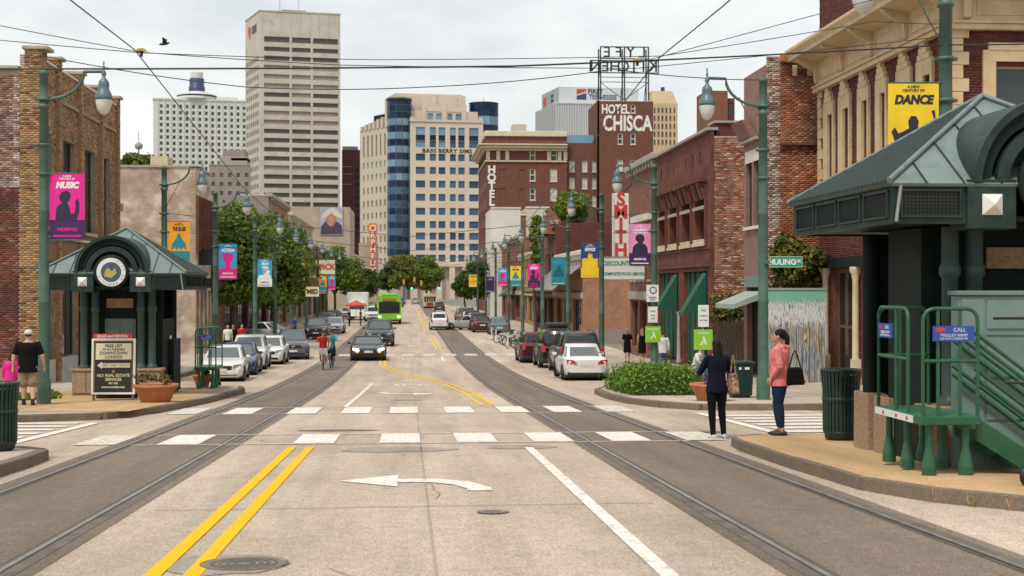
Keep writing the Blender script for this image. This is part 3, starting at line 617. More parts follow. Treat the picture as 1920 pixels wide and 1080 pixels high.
# ================================================================== trolley kiosk (built once, copied across the street)
def make_kiosk():
    t = thing('trolley_kiosk', 'x', 'kiosk', local=True)
    W, D, E0, E1, AP = 1.93, 2.1, 2.92, 3.38, 4.66
    for sx in (-1, 1):                         # stone plinths made of blocks
        b = MB(); b.box(min(sx*0.42, sx*1.2), max(sx*0.42, sx*1.2), -1.5, -0.95, -0.3, 0.08)
        pl = b.build('plinth', 'stone_pink', t, bevel=0.01)
        for k in range(2):
            for r in range(1):
                q = MB(); x0 = sx*(0.43+0.385*k); x1 = sx*(0.43+0.385*(k+1)-0.012); q.box(min(x0,x1), max(x0,x1), -1.53, -0.93, 0.085, 0.68); q.build('stone_block', 'stone_pink', pl, bevel=0.012)
        q = MB(); q.box(min(sx*0.39, sx*1.24), max(sx*0.39, sx*1.24), -1.56, -0.9, 0.69, 0.76); q.build('cap_stone', 'stone_pink', pl, bevel=0.012)
        for y in (0.1, 0.95):
            q = MB(); q.box(min(sx*0.95, sx*1.22), max(sx*0.95, sx*1.22), y, y+0.6, -0.3, 0.74); q.build('stone_block', 'stone_pink', pl, bevel=0.012)
        for x in (0.62, 0.92):                 # paired columns with rings and feet
            c = MB(); c.lathe([(0.15,0.76),(0.15,0.80),(0.125,0.84),(0.105,0.9),(0.10,2.3),(0.13,2.34),(0.13,2.44),(0.105,2.48),(0.105,E0)], (sx*x, -1.25, 0), 16); c.build('column', 'column_green', t)
        c = MB(); c.lathe([(0.12,0.0),(0.1,0.2),(0.1,E0)], (sx*1.1, 1.2, 0), 12); c.build('column', 'kiosk_green', t)
        b = MB(); b.box(sx*0.77-0.29, sx*0.77+0.29, -D-0.04, -D+0.5, E0-0.06, E1+0.05); cb = b.build('corner_block', 'kiosk_mid', t, bevel=0.012)
        l = MB(); l.add([(sx*0.77-0.12,-D-0.05,3.02),(sx*0.77+0.12,-D-0.05,3.02),(sx*0.77+0.12,-D-0.05,3.26),(sx*0.77-0.12,-D-0.05,3.26),(sx*0.77,-D-0.14,3.14)], [(0,1,4),(1,2,4),(2,3,4),(3,0,4)]); l.build('light', 'white_plain', cb)
    # dark body behind the columns, open towards the sides
    b = MB(); b.box(-1.15, 1.15, -0.9, -0.82, 0.0, E0); b.box(-1.15, -1.08, -0.82, 0.3, 0, E0); b.box(1.08, 1.15, -0.82, 1.3, 0, 2.1); b.box(-1.15, 1.15, 1.25, 1.32, 0, E0); b.build('wall', 'kiosk_green', t)
    d = MB(); d.box(-0.42, 0.42, -0.95, -0.91, 0.1, 2.12); dr = d.build('door', 'door_grey', t); 
    q = MB(); q.box(-0.34, -0.02, -0.97, -0.955, 1.1, 2.0); q.box(0.02, 0.34, -0.97, -0.955, 1.1, 2.0); q.build('door_panel', 'door_grey', dr)
    q = MB(); q.box(-0.36, 0.36, -1.02, -0.96, 2.42, 2.68); q.build('nameplate', 'stone_pink', t)
    q = MB(); q.box(1.152, 1.165, 0.25, 0.55, 1.2, 1.6); q.build('notice', 'white_plain', t)
    q = MB(); q.box(1.1, 1.3, 0.1, 1.3, 0.0, 1.5); q.build('side_cabinet', 'kiosk_green', t, bevel=0.01)
    # fascia band with recessed mesh panels
    f = MB()
    for s in (-1, 1):
        x0, x1 = (s*W, s*1.06); f.box(min(x0,x1), max(x0,x1), -D, -D+0.07, E0, E1)
        f.box(min(s*W, s*(W-0.07)), max(s*W, s*(W-0.07)), -D+0.07, D, E0, E1)
    f.box(-W+.07, W-.07, D-0.07, D, E0, E1); f.build('fascia', 'kiosk_mid', t)
    f = MB(); f.box(-W+.075, W-.075, -D+.075, D-.075, E0+0.03, E0+0.09); f.build('soffit', 'kiosk_green', t)
    def mesh_panel(a0, a1, side):
        q = MB(); fr = 0.025
        def bx(a, b, z0, z1, o0, o1):
            if side == 'f': q.box(a, b, -D-o1, -D-o0, z0, z1)
            elif side == 'l': q.box(-W-o1, -W-o0, a, b, z0, z1)
            else: q.box(W+o0, W+o1, a, b, z0, z1)
        bx(a0, a1, E0+.07, E0+.07+fr, .002, .03); bx(a0, a1, E1-.09, E1-.09+fr, .002, .03); bx(a0, a0+fr, E0+.07+fr, E1-.09, .002, .03); bx(a1-fr, a1, E0+.07+fr, E1-.09, .002, .03)
        p = q.build('panel_frame', 'kiosk_mid', t); q = MB(); bx(a0+fr, a1-fr, E0+.07+fr, E1-.09, .003, .008)
        n = int((a1-a0)/0.045)
        q.build('mesh_panel', 'mesh_black', p); q = MB()
        for i in range(1, n): bx(a0+(a1-a0)*i/n-.004, a0+(a1-a0)*i/n+.004, E0+.095, E1-.09, .009, .013)
        for i in range(1, 7): z = E0+.095+(E1-E0-.185)*i/7; bx(a0+fr, a1-fr, z-.004, z+.004, .0095, .0125)
        q.build('mesh_wires', 'kiosk_green', p)
    mesh_panel(-1.84, -1.12, 'f'); mesh_panel(1.12, 1.84, 'f')
    for k in range(4):
        a = -D+0.1+k*1.0
        mesh_panel(a, a+0.88, 'l'); mesh_panel(a, a+0.88, 'r')
    for s in (-1, 1): q = MB(); q.cyl((s*1.9, -D-0.05, E0+0.02), (s*1.84, -D-0.03, E1-0.02), 0.022, n=8); q.build('downpipe', 'steel_plain', t)
    # hipped roof: front and back in wide seamed sheets, the sides in fine ribs of the same metal, their shade put into the colour
    ap = (0, 0, AP)
    def slope(a, b, name, mat, ribs, ribmat, rh, rw):
        r = MB(); A, B, P = Vector(a), Vector(b), Vector(ap); nrm = (B-A).cross(P-A).normalized()
        th = nrm*0.04; r.add([A, B, P, A-th, B-th, P-th], [(0,1,2),(3,5,4),(0,3,4,1),(1,4,5,2),(2,5,3,0)]); o = r.build(name, mat, t)
        q = MB(); mid = (A+B)/2; up = (P-mid)
        for i in range(1, ribs):
            f_ = i/ribs; s0 = A.lerp(B, f_); k = 1-abs(2*f_-1); s1 = s0+up*k*0.985; e = (B-A).normalized()*rw/2; h = nrm*rh
            q.hexa([s0-e, s0+e, s1+e, s1-e], [s0-e+h, s0+e+h, s1+e+h, s1-e+h])
        q.build('roof_ribs', ribmat, o, kind='stuff')
    e = 0.06; c = [(-W-e,-D-e,E1),(W+e,-D-e,E1),(W+e,D+e,E1),(-W-e,D+e,E1)]
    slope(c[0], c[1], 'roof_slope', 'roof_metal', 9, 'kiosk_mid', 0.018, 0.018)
    slope(c[1], c[2], 'roof_slope', 'roof_ribbed_shade', 30, 'rib_green', 0.045, 0.035)
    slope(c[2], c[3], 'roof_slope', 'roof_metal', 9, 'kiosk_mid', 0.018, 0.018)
    slope(c[3], c[0], 'roof_slope', 'roof_ribbed_shade', 30, 'rib_green', 0.045, 0.035)
    for k in range(4):
        h = MB(); h.tube([Vector(c[k])+Vector((0,0,.03)), Vector(ap)+Vector((0,0,.03))], 0.036, 6); h.build('hip_cap', 'roof_metal', t)
    # front arch: stepped rings running back into the roof as a barrel
    zc = 3.40
    def arch(r0, r1, y0, y1, mat, name, n=24):
        m = MB(); vs = []
        for y in (y0, y1):
            for r in (r0, r1):
                for i in range(n+1): a = math.pi*i/n; vs.append((r*math.cos(a), y, zc+r*math.sin(a)))
        k = n+1
        for i in range(n): m.add([vs[i],vs[i+1],vs[k+i+1],vs[k+i],vs[2*k+i],vs[2*k+i+1],vs[3*k+i+1],vs[3*k+i]], [(0,1,2,3),(4,7,6,5),(3,2,6,7),(0,4,5,1)], 0, False)
        m.build(name, mat, t)
    arch(0.90, 0.99, -D-0.08, -0.3, 'kiosk_mid', 'arch_ring'); arch(0.82, 0.899, -D-0.02, -1.0, 'kiosk_green', 'arch_ring'); arch(0.74, 0.819, -D+0.06, -1.1, 'kiosk_mid', 'arch_ring')
    arch(0.56, 0.70, -D-0.02, -D+0.3, 'kiosk_mid', 'arch_ring'); arch(0.001, 0.74, -D+0.32, -D+0.36, 'mesh_black', 'tympanum')
    # round seal
    q = MB(); q.lathe([(0.001,0.0),(0.47,0.0),(0.47,0.06),(0.40,0.075),(0.001,0.075)], (0,0,0), 32); me = q.mesh('seal', 'kiosk_green')
    A = Matrix.Translation((0, -D-0.02, zc+0.0)) @ Matrix.Rotation(R(90), 4, 'X')
    me.transform(A); sl = put(me, 'seal', t)
    for r0, r1, z, mat in ((0.27, 0.385, 0.082, 'white_plain'), (0.001, 0.26, 0.08, 'seal_blue')):
        q = MB(); q.lathe([(r0, z-.01), (r0, z), (r1, z), (r1, z-.01)], n=32, smooth=False); me = q.mesh('seal_ring', mat); me.transform(A); put(me, 'seal_ring', sl)
    q = MB(); q.slab([(-.18,-.12),(.02,-.16),(.16,-.02),(.1,.1),(.02,.02),(-.08,.12),(-.16,.04)], 0.081, 0.088); me = q.mesh('emblem', 'gold'); me.transform(A); put(me, 'emblem', sl)
    for k, ch in enumerate('CITY OF MEMPHIS '):
        an = R(-150 - k*15.5+ 30); 
        if ch != ' ': text(ch, 0.085, A @ Matrix.Rotation(an+R(-90)+math.pi, 4, 'Z') @ Matrix.Translation((0, 0.325, 0.084)) @ Matrix.Rotation(R(-90), 4, 'X'), 'seal_blue', sl, ext=0.002)
    return remember(t)
KL, KR = (-7.98, 41.2), (7.47, 18.05)
kiosk = make_kiosk(); kiosk.location = (KL[0], KL[1], zg(40.5)+0.16)
kiosk['label'] = 'dark green trolley kiosk with arched front and round seal, beside the sandwich board'; kiosk['group'] = 'trolley kiosks'
dup(kiosk, (KR[0], KR[1], zg(KR[1])+0.15), 0, 'dark green trolley kiosk cut off by the picture edge, beside the green lift platform', 'trolley kiosks')

# ================================================================== lamp posts
def make_lamp():
    t = thing('street_lamp', 'x', 'street lamp', local=True)      # arm points to +x
    p = MB(); p.lathe([(0.17,-0.2),(0.17,0.55),(0.135,0.62),(0.128,2.4),(0.135,2.42),(0.135,2.48),(0.125,2.5),(0.118,4.6),(0.125,4.62),(0.125,4.68),(0.115,4.7),(0.105,7.1),(0.14,7.12),(0.14,7.2),(0.105,7.22),(0.10,7.92),(0.12,7.93),(0.12,8.0),(0.05,8.06),(0.001,8.08)], n=16); p.build('pole', 'pole_green', t)
    for z in (5.5, 6.2, 7.3):
        b = MB(); b.lathe([(0.1,0),(0.15,0),(0.15,0.07),(0.1,0.07)], (0,0,z), 12); b.box(-.2,.2,-.03,.03,z+.01,z+.06); b.build('clamp', 'pole_green', t)
    path = [(0.08, 0, 7.25)] + [(0.1+0.85*math.sin(a)*1.0, 0, 7.35+0.66*(1-math.cos(a))) for a in np.linspace(0.12, math.pi/2, 8)] + [(1.42, 0, 8.02)]
    a = MB(); a.tube(path, 0.038, 8); ar = a.build('arm', 'pole_green', t)
    a = MB(); a.tube([(0.1, 0, 6.55), (0.32, 0, 6.95), (0.62, 0, 7.55)], 0.014, 6); a.build('brace', 'pole_green', ar)
    h = MB(); h.lathe([(0.001,0.28),(0.02,0.25),(0.014,0.18),(0.03,0.12),(0.022,0.05),(0.05,0.02),(0.06,-0.05),(0.035,-0.1),(0.05,-0.14),(0.12,-0.22),(0.135,-0.3),(0.125,-0.38),(0.14,-0.43),(0.19,-0.52),(0.215,-0.62),(0.205,-0.66),(0.001,-0.66)], (1.42, 0, 8.0), 16); lp = h.build('lamp_housing', 'lamp_teal', t)
    g = MB(); g.lathe([(0.195,-0.665),(0.19,-0.75),(0.165,-0.87),(0.11,-0.97),(0.04,-1.02),(0.001,-1.03)], (1.42, 0, 8.0), 16); g.build('globe', 'globe', lp)
    return remember(t)
lamp0 = make_lamp(); used = []
LPX = {}
def place_lamp(x, y, side, label):
    g = 'green street lamps along both kerbs'
    if not used: o = lamp0; o.location = (x, y, zg(y)+0.15); o.rotation_euler.z = 0 if side < 0 else math.pi; o['label'] = label; o['group'] = g; used.append(1)
    else: o = dup(lamp0, (x, y, zg(y)+0.15), 0 if side < 0 else math.pi, label, g)
    return o
LL = [(82, 35.0), (308, 55.0), (404, 66.0), (478, 83.0), (None, 98), (None, 113), (None, 128), (None, 143), (None, 160), (None, 178)]
LR = [(1773, 23.4), (1431, 35.0), (1227, 53.6), (1128, 66.0), (1065, 82.0), (1017, 95), (980, 111.6), (None, 128), (None, 147), (None, 165), (None, 185)]
ord_ = ['first', 'second', 'third', 'fourth', 'fifth', 'sixth', 'seventh', 'eighth', 'ninth', 'tenth', 'eleventh']
POLE_L = []; POLE_R = []
what_l = ['tall green street lamp beside the man in black, with magenta music banner', 'green street lamp rising behind the kiosk with the seal, orange banner', 'green street lamp right of the seal kiosk with blue and pink banner', 'green street lamp in front of the leafy trees with blue and white banner']
what_r = ['green pole with yellow dance banner behind the cut-off kiosk', 'tall green street lamp carrying the green street name sign', 'green street lamp with pink and navy banner behind the hedge', 'green street lamp with blue and yellow banner beside the food service sign', 'green street lamp with teal banner behind the parked black off-roader', 'green street lamp with small magenta banner before the white wall']
for i, (px, y) in enumerate(LL):
    x = x_at(px, y) if px else -9.05; POLE_L.append((x, y)); place_lamp(x, y, -1, what_l[i] if i < len(what_l) else 'distant green street lamp, %s along the tree-side kerb' % ord_[i])
for i, (px, y) in enumerate(LR):
    x = x_at(px, y) if px else 9.05; POLE_R.append((x, y)); place_lamp(x, y, 1, what_r[i] if i < len(what_r) else 'distant green street lamp, %s along the kerb with the hedge' % ord_[i])

# ================================================================== banners
SIL = {  # print silhouettes, 0..1 across and up the picture field
 'singer': [(.12,.0),(.14,.35),(.22,.5),(.34,.56),(.26,.66),(.24,.8),(.32,.93),(.48,.98),(.6,.9),(.62,.76),(.56,.64),(.5,.56),(.58,.44),(.62,.2),(.74,.24),(.78,.5),(.76,.62),(.84,.72),(.9,.6),(.9,.3),(.84,.1),(.8,.0)],
 'dancer': [(.12,.0),(.05,.28),(.0,.42),(.08,.52),(.16,.38),(.26,.42),(.4,.5),(.38,.66),(.44,.78),(.56,.78),(.62,.66),(.6,.52),(.7,.48),(.86,.5),(.96,.72),(.9,.9),(.98,.92),(1.,.7),(.96,.42),(.8,.34),(.66,.3),(.64,.0)],
 'bust': [(.1,.0),(.12,.3),(.26,.48),(.4,.54),(.36,.62),(.26,.7),(.28,.9),(.42,1.),(.6,1.),(.72,.9),(.74,.72),(.66,.58),(.64,.52),(.78,.46),(.9,.28),(.92,.0)],
 'hut': [(.1,.05),(.15,.4),(.35,.65),(.42,.85),(.5,.95),(.58,.85),(.65,.65),(.85,.4),(.9,.05),(.7,.2),(.6,.05),(.5,.2),(.4,.05),(.3,.2)],
 'cup': [(.3,.0),(.34,.3),(.2,.6),(.14,.92),(.4,1.),(.86,.92),(.8,.6),(.66,.3),(.7,.0)],
 'crowd': [(.05,.0),(.05,.3),(.2,.45),(.25,.6),(.35,.5),(.38,.75),(.5,.95),(.68,.8),(.72,.55),(.9,.4),(.95,.0)],
 'splash': [(.0,.55),(.2,.62),(.35,.55),(.38,.8),(.5,.98),(.55,.8),(.65,.9),(.68,.6),(.85,.55),(1.,.6),(1.,.0),(.0,.0)],
 'cloud': [(.0,.2),(.25,.3),(.4,.25),(.35,.55),(.55,.75),(.8,.75),(.75,.95),(.3,.95),(.3,.85),(.65,.82),(.9,.6),(.85,.3),(1.,.2),(1.,.0),(.0,.0)],
}
def banner(x, y, side, ztop, top, low, sil, silc, word, wordc, label, w=0.83, h=1.58, split=0.3, word2=None, lowc='ban_white', small=None, off=0.14):
    """side -1: hangs from the pole towards +x; +1 towards -x"""
    x0 = x+off if side < 0 else x-off-w
    t = thing('street_banner', label, 'banner', (x0+w/2, y, ztop-h), group='printed banners on the lamp posts')
    T = FR((x0, y, ztop-h), random.uniform(-4, 4)); m = MB(T); sp = h*split
    m.box(0, w, -.008, .008, sp, h); m.build('upper_cloth', top, t); m = MB(T); m.box(0, w, -.008, .008, 0, sp-.0); m.build('lower_cloth', low, t)
    for z in (h+0.005, -0.03):
        b = MB(T); xa = -off if side < 0 else 0.02; xb = w-0.02 if side < 0 else w+off; b.cyl((xa, 0, z+.012), (xb, 0, z+.012), 0.014, n=8); b.build('bracket', 'pole_green', t)
    P = SIL[sil]; ph = (h-sp)*0.66; m = MB(T); m.prism([(0.06*w+px*0.88*w, sp*0.98+pz*ph) for px, pz in P][::-1], -.0115, -.0085); m.build('print', silc, t)
    text(word, 0.2*w/0.83, TX(T, w/2, -.010, h*0.825), wordc, t, ext=0.0015, bold=0.012, shear=0.2, sx=min(1.0, 4.6/len(word)))
    text('A NEW\nCENTURY OF' if not small else small, 0.062, TX(T, w/2, -.010, h*0.945), wordc, t, ext=0.0015, bold=0.002)
    if word2: text(word2, 0.12, TX(T, w/2, -.010, sp*0.5), lowc, t, ext=0.0015, bold=0.003)
    m = MB(T); m.box(0.1*w, 0.9*w, -.010, -.0085, sp*0.14, sp*0.22); m.build('print', lowc, t)
    return t
def ban_z(py, p): return z_at(py, *p)
b = POLE_L; c = POLE_R
bn = banner(*b[0], -1, ban_z(326, b[0]), 'ban_magenta', 'ban_plum', 'singer', 'ban_ink', 'MUSIC', 'ban_white', 'magenta and plum banner with a singer silhouette reading MUSIC', word2='MEMPHIS', lowc='ban_magenta')
banner(*b[1], -1, ban_z(416, b[1]), 'ban_orange', 'ban_teal', 'hut', 'ban_teal', 'THE BLUES', 'ban_ink', 'orange and teal banner above the kiosk with the seal')
banner(*b[2], -1, ban_z(458, b[2]), 'ban_sky', 'ban_magenta', 'cup', 'ban_magenta', 'ACTION', 'ban_white', 'blue and pink banner with a cup-shaped print before the trees', word2='MEMPHIS')
banner(*b[3], -1, ban_z(486, b[3]), 'ban_sky', 'ban_white', 'cloud', 'ban_white', 'FILM', 'ban_white', 'blue and white banner before the trees', word2='MEMPHIS', lowc='ban_navy')
banner(*c[0], 1, ban_z(158, c[0]), 'ban_yellow', 'ban_yellow', 'dancer', 'ban_ink', 'DANCE', 'ban_ink', 'yellow banner with a dark dancer silhouette reading DANCE', w=0.85)
banner(*c[2], 1, ban_z(420, c[2]), 'ban_pinkish', 'ban_plum', 'bust', 'ban_ink', 'CINEMA', 'ban_white', 'pink and dark plum banner beside the tall white SMITH sign', word2='MEMPHIS')
banner(*c[3], 1, ban_z(457, c[3]), 'ban_navy', 'ban_yellow', 'splash', 'ban_yellow', 'SERVICE', 'ban_white', 'navy and yellow banner left of the food service sign', lowc='ban_orange')
banner(*c[4], 1, ban_z(483, c[4]), 'ban_teal', 'ban_teal', 'crowd', 'ban_deepteal', 'SOUND', 'ban_sky', 'teal banner with a dark group silhouette')
banner(*c[5], 1, ban_z(495, c[5]), 'ban_magenta', 'ban_plum', 'singer', 'ban_ink', 'MUSIC', 'ban_white', 'small magenta and plum banner right of the yellow one', word2='MEMPHIS', lowc='ban_magenta')
banner(*c[6], 1, ban_z(499, c[6]), 'ban_yellow', 'ban_teal', 'hut', 'ban_teal', 'BLUES', 'ban_ink', 'small yellow and teal banner on a distant pole')
banner(*c[7], 1, ban_z(503, c[7]), 'ban_sky', 'ban_magenta', 'cup', 'ban_magenta', 'ACTION', 'ban_white', 'small blue and pink banner next to the distant yellow and teal one')
banner(*c[8], 1, ban_z(519, c[8]), 'ban_plum', 'ban_plum', 'bust', 'ban_ink', 'MUSIC', 'ban_lilac', 'small dark plum banner far down the street')
banner(*c[10], 1, ban_z(515, c[10]), 'ban_yellow', 'ban_yellow', 'splash', 'ban_orange', 'DANCE', 'ban_ink', 'tiny yellow banner at the far end by the street trees', w=1.0)
for i, (tp, lw, sl, sc_, wd, lb) in enumerate([('ban_orange','ban_yellow','hut','ban_teal','BLUES','small orange and yellow banner half hidden by the street trees'),('ban_teal','ban_deepteal','crowd','ban_deepteal','SOUND','small deep teal banner in front of the pick sign'),('ban_orange','ban_teal','hut','ban_teal','BLUES','small orange and teal banner right of the pick sign'),('ban_sky','ban_magenta','cup','ban_magenta','ACTION','tiny sky blue and pink banner left of the tall theatre sign'),('ban_sky','ban_white','cloud','ban_white','FILM','tiny pale blue banner left of the green bus')]):
    banner(*b[5+i], -1, ban_z([488, 509, 517, 517, 523][i], b[5+i]), tp, lw, sl, sc_, wd, 'ban_white', lb)

# ================================================================== overhead wires
def wire(path, r, label, sag=0.0, n=14, group='overhead trolley wires'):
    pts = []
    for k in range(len(path)-1):
        a, b_ = Vector(path[k]), Vector(path[k+1])
        pts += [a.lerp(b_, i/n) - Vector((0, 0, 4*sag*(i/n)*(1-i/n))) for i in range(n)]
    pts.append(Vector(path[-1])); m = MB(); m.tube(pts, r, 5)
    return m.build('overhead_wire', 'wire', label=label, cat='wire', group=group)
def pp(px, py, y): x = x_at(px, y); return (x, y, z_at(py, x, y))
wl_nodes = [(-3.95, 8, 5.0), (-3.75, 15.8, 4.88), (-3.72, 19.7, 4.93), (-3.75, 32.4, 4.0), (-3.7, 52, 3.2), (-3.7, 80, 2.55), (-3.7, 130, 2.45), (-3.7, 300, 2.4)]
wr_nodes = [(3.8, 8, 5.05), (3.7, 16.5, 5.0), (3.7, 20.8, 5.08), (3.7, 35, 4.2), (3.7, 53, 3.3), (3.7, 82, 2.6), (3.7, 130, 2.45), (3.7, 300, 2.4)]
wire(wl_nodes, 0.009, 'trolley wire above the left-hand track'); wire(wr_nodes, 0.009, 'trolley wire above the right-hand track')
Y0 = 19.75
wire([pp(-260, 128, Y0), pp(960, 124, Y0), pp(1773, 84, 23.4), pp(2150, 74, Y0)], 0.013, 'thick dark cable across the sky from edge to edge', 0.02)
wire([pp(-200, 8, Y0+.3), pp(265, 98, Y0), pp(640, 122, 20), pp(1195, 128, 20.8), pp(1773, 68, 23.3)], 0.006, 'thin span wire meeting the yellow hanger at its higher end', 0.01)
wire([pp(-200, 55, Y0+.6), pp(265, 99, Y0), pp(700, 112, 21), pp(1240, 105, 20.8), pp(1640, 40, 22), pp(1773, 45, 23.4)], 0.006, 'thin span wire under the higher one on the tan facade side', 0.01)
wire([pp(82, 105, 35), pp(460, 163, 35), pp(800, 163, 35), pp(1150, 130, 35), pp(1431, 150, 35)], 0.012, 'lower drooping span wire between the two nearest lamp posts', 0.06)
wire([pp(1195, 118, 20.8), pp(1540, 25, 21), pp(1900, -70, 21)], 0.006, 'fine guy wire rising past the tan cornice')
for i in (1, 2, 3, 4, 5):
    (xa, ya), (xb, yb) = POLE_L[i], POLE_R[min(i+1, 6)]; za = zg(ya)+6.4; zb = zg(yb)+6.4
    wire([(xa, ya, za), (0, (ya+yb)/2, min(za, zb)-0.9), (xb, yb, zb)], 0.012, '%s sagging span wire further down the street between lamp posts' % ord_[i-1])
    wire([(xa, ya, za-.7), (-3.7, ya, zg(ya)+5.35)], 0.009, '%s short pull-off wire beside the trees' % ord_[i-1]); wire([(xb, yb, zb-.7), (3.7, yb, zg(yb)+5.35)], 0.009, '%s short pull-off wire on the hotel side' % ord_[i-1])
for px, py, y, lb in ((265, 98, 19.7, 'yellow wire hanger against the sky left of the tall beige tower'), (1195, 116, 20.75, 'yellow wire hanger in front of the rooftop letters')):
    p = pp(px, py, y); t = thing('wire_hanger', lb, 'insulator', p, group='yellow wire hangers')
    m = MB(); m.prism([(p[0]-.085,p[2]+.015),(p[0]+.085,p[2]+.015),(p[0]+.04,p[2]+.05),(p[0]-.04,p[2]+.05)], y-.03, y+.03); m.build('yoke', 'insulator', t)
    m = MB(); m.cyl((p[0],y,p[2]-.06),(p[0],y,p[2]+.015),.018,.03,8); m.build('clip', 'wire', t)

# ================================================================== street name sign, small signs
x, y = POLE_R[1]; zt = z_at(481, x, y)
t = thing('street_name_sign', 'green street name sign reading HULING AVE on the lamp post', 'street sign', (x+.5, y-.16, zt-.27)); T = FR((x+.13, y-.16, zt-.27))
m = MB(T); m.box(0, .82, -.006, .006, 0, .27); m.build('plate', 'street_sign_green', t)
for a in ((0,.82,.262,.27),(0,.82,0,.008),(0,.008,.008,.262),(.812,.82,.008,.262)): m = MB(T); m.box(a[0],a[1],-.009,-.0065,a[2],a[3]); m.build('border', 'white_plain', t)
text('HULING', .19, TX(T, .31, -.009, .125), 'white_plain', t, ext=.002, bold=.006); text('AVE', .1, TX(T, .69, -.009, .15), 'white_plain', t, ext=.002, bold=.003)
m = MB(T); m.box(-.14, 0, -.02, .02, .09, .18); m.build('bracket', 'pole_green', t)
def plate_sign(px0, px1, py0, py1, y, mat, label, lines, lc, name='notice_sign', extra=None):
    xa, xb = x_at(px0, y), x_at(px1, y); za, zb = z_at(py1, xa, y), z_at(py0, xa, y); w, h = xb-xa, zb-za
    t = thing(name, label, 'sign', ((xa+xb)/2, y, za)); T = FR((xa, y, za))
    m = MB(T); m.box(0, w, -.012, .012, 0, h); m.build('plate', mat, t, bevel=.005)
    for s_, fx, fz, sz in lines: text(s_, sz, TX(T, w*fx, -.013, h*fz), lc, t, ext=.002, bold=.003)
    if extra: extra(T, w, h, t)
    return t
y = POLE_R[2][1]-0.2
def ring(T, w, h, t):
    q = MB(); q.lathe([(.1,0),(.1,.004),(.14,.004),(.14,0)], n=20, smooth=False); me = q.mesh('ring_mark', 'ban_navy'); me.transform(T @ Matrix.Translation((w*.55, -.013, h*.68)) @ Matrix.Rotation(R(90), 4, 'X')); put(me, 'ring_mark', t)
plate_sign(1212, 1235, 534, 566, y, 'white_plain', 'white parking sign with a blue ring on the lamp post behind the hedge', [('PARKING', .5, .25, .07), ('ZONE', .5, .12, .07)], 'ban_navy', extra=ring)
plate_sign(1215, 1233, 575, 605, y, 'white_plain', 'pale green-lettered notice under the parking sign on the lamp post', [('PARK', .5, .7, .09), ('8 AM', .5, .45, .07), ('6 PM', .5, .25, .07)], 'street_sign_green')
def walker(T, w, h, t):
    m = MB(T); m.prism([(w*.3,h*.25),(w*.5,h*.45),(w*.46,h*.62),(w*.55,h*.7),(w*.62,h*.5),(w*.72,h*.22),(w*.6,h*.28),(w*.54,h*.4),(w*.42,h*.22)][::-1], -.016, -.0125); m.build('print', 'white_plain', t)
plate_sign(1210, 1239, 612, 642, y-.03, 'lime', 'lime green placard low on the lamp post behind the hedge', [('DOCKLESS', .5, .82, .09)], 'white_plain', extra=walker)
yy = 42.0
px_ = x_at(1318, yy); m = MB(); m.cyl((px_, yy, zg(yy)), (px_, yy, z_at(572, px_, yy)), .03, n=10); m.build('sign_post', 'steel_plain', label='thin steel post carrying a lime green placard above the hedge', cat='post')
plate_sign(1309, 1329, 572, 613, yy-.05, 'white_plain', 'small white notice atop the thin steel post', [('NO', .5, .75, .1), ('STOPPING', .5, .5, .05), ('ANY TIME', .5, .3, .05)], 'street_sign_green')
plate_sign(1301, 1336, 618, 656, yy-.05, 'lime', 'lime green placard on the thin steel post', [('DOCKLESS', .5, .82, .07)], 'white_plain', extra=walker)

# ================================================================== sandwich board, planters
yb = 36.6; xa, xb = x_at(171, yb), x_at(253, yb); g = zg(yb)+.158
t = thing('sandwich_board', 'sandwich board advertising downtown condos with a white arrow', 'sign board', ((xa+xb)/2, yb, g)); T = FR((xa, yb, g)) @ Matrix.Rotation(R(-4), 4, 'X'); w = xb-xa; h = 1.56
m = MB(T); m.box(.03, w-.03, -.02, .02, .18, h-.03); m.build('panel', 'sign_black', t)
for a in ((0,w,h-.05,h),(0,w,.15,.2),(0,.05,.2,h-.05),(w-.05,w,.2,h-.05)): m = MB(T); m.box(a[0],a[1],-.045,.03,a[2],a[3]); m.build('frame', 'white_plain', t)
for a in ((.05,w-.05,h-.09,h-.05),(.05,.09,.2,h-.09),(w-.09,w-.05,.2,h-.09)): m = MB(T); m.box(a[0],a[1],-.035,-.021,a[2],a[3]); m.build('inner_frame', 'wood_brown', t)
for x in (.06, w-.06): m = MB(T); m.box(x-.03,x+.03,-.02,.03,0,.15); m.build('leg', 'wood_brown', t)
m = MB(T @ Matrix.Translation((0,.5,0)) @ Matrix.Rotation(R(16),4,'X')); m.box(.02,w-.02,-.02,.02,.05,h-.04); m.build('back_panel', 'sign_black', t)
m = MB(T); m.box(.1,w-.1,-.03,-.0215,h*.66,h-.12); cp = m.build('cream_panel', 'cream_plain', t)
for s_, fz, sz in (('FREE LIST', .878, .11), ('OF ALL AVAILABLE', .822, .07), ('DOWNTOWN', .762, .11), ('CONDOS', .698, .105)): text(s_, sz, TX(T, w/2, -.031, h*fz), 'sign_black', t, ext=.002, bold=.002, sx=.95)
m = MB(T); z = h*.565; m.prism([(.14,z),(.26,z-.09),(.26,z-.055),(w-.13,z-.055),(w-.13,z+.055),(.26,z+.055),(.26,z+.09)], -.03, -.0215); m.build('arrow', 'cream_plain', t)
text('GET ONE TODAY', .085, TX(T, w*.56, -.031, z), 'sign_black', t, ext=.002)
for s_, fz, sz in (('o', .47, .14), ('NO REAL ESTATE', .40, .105), ('SERVICES', .335, .1), ('901 555', .275, .07), ('www.noreal.com', .215, .085)): text(s_, sz, TX(T, w/2, -.023, h*fz), 'cream_plain' if s_ != 'o' else 'gold', t, ext=.002, bold=.002)
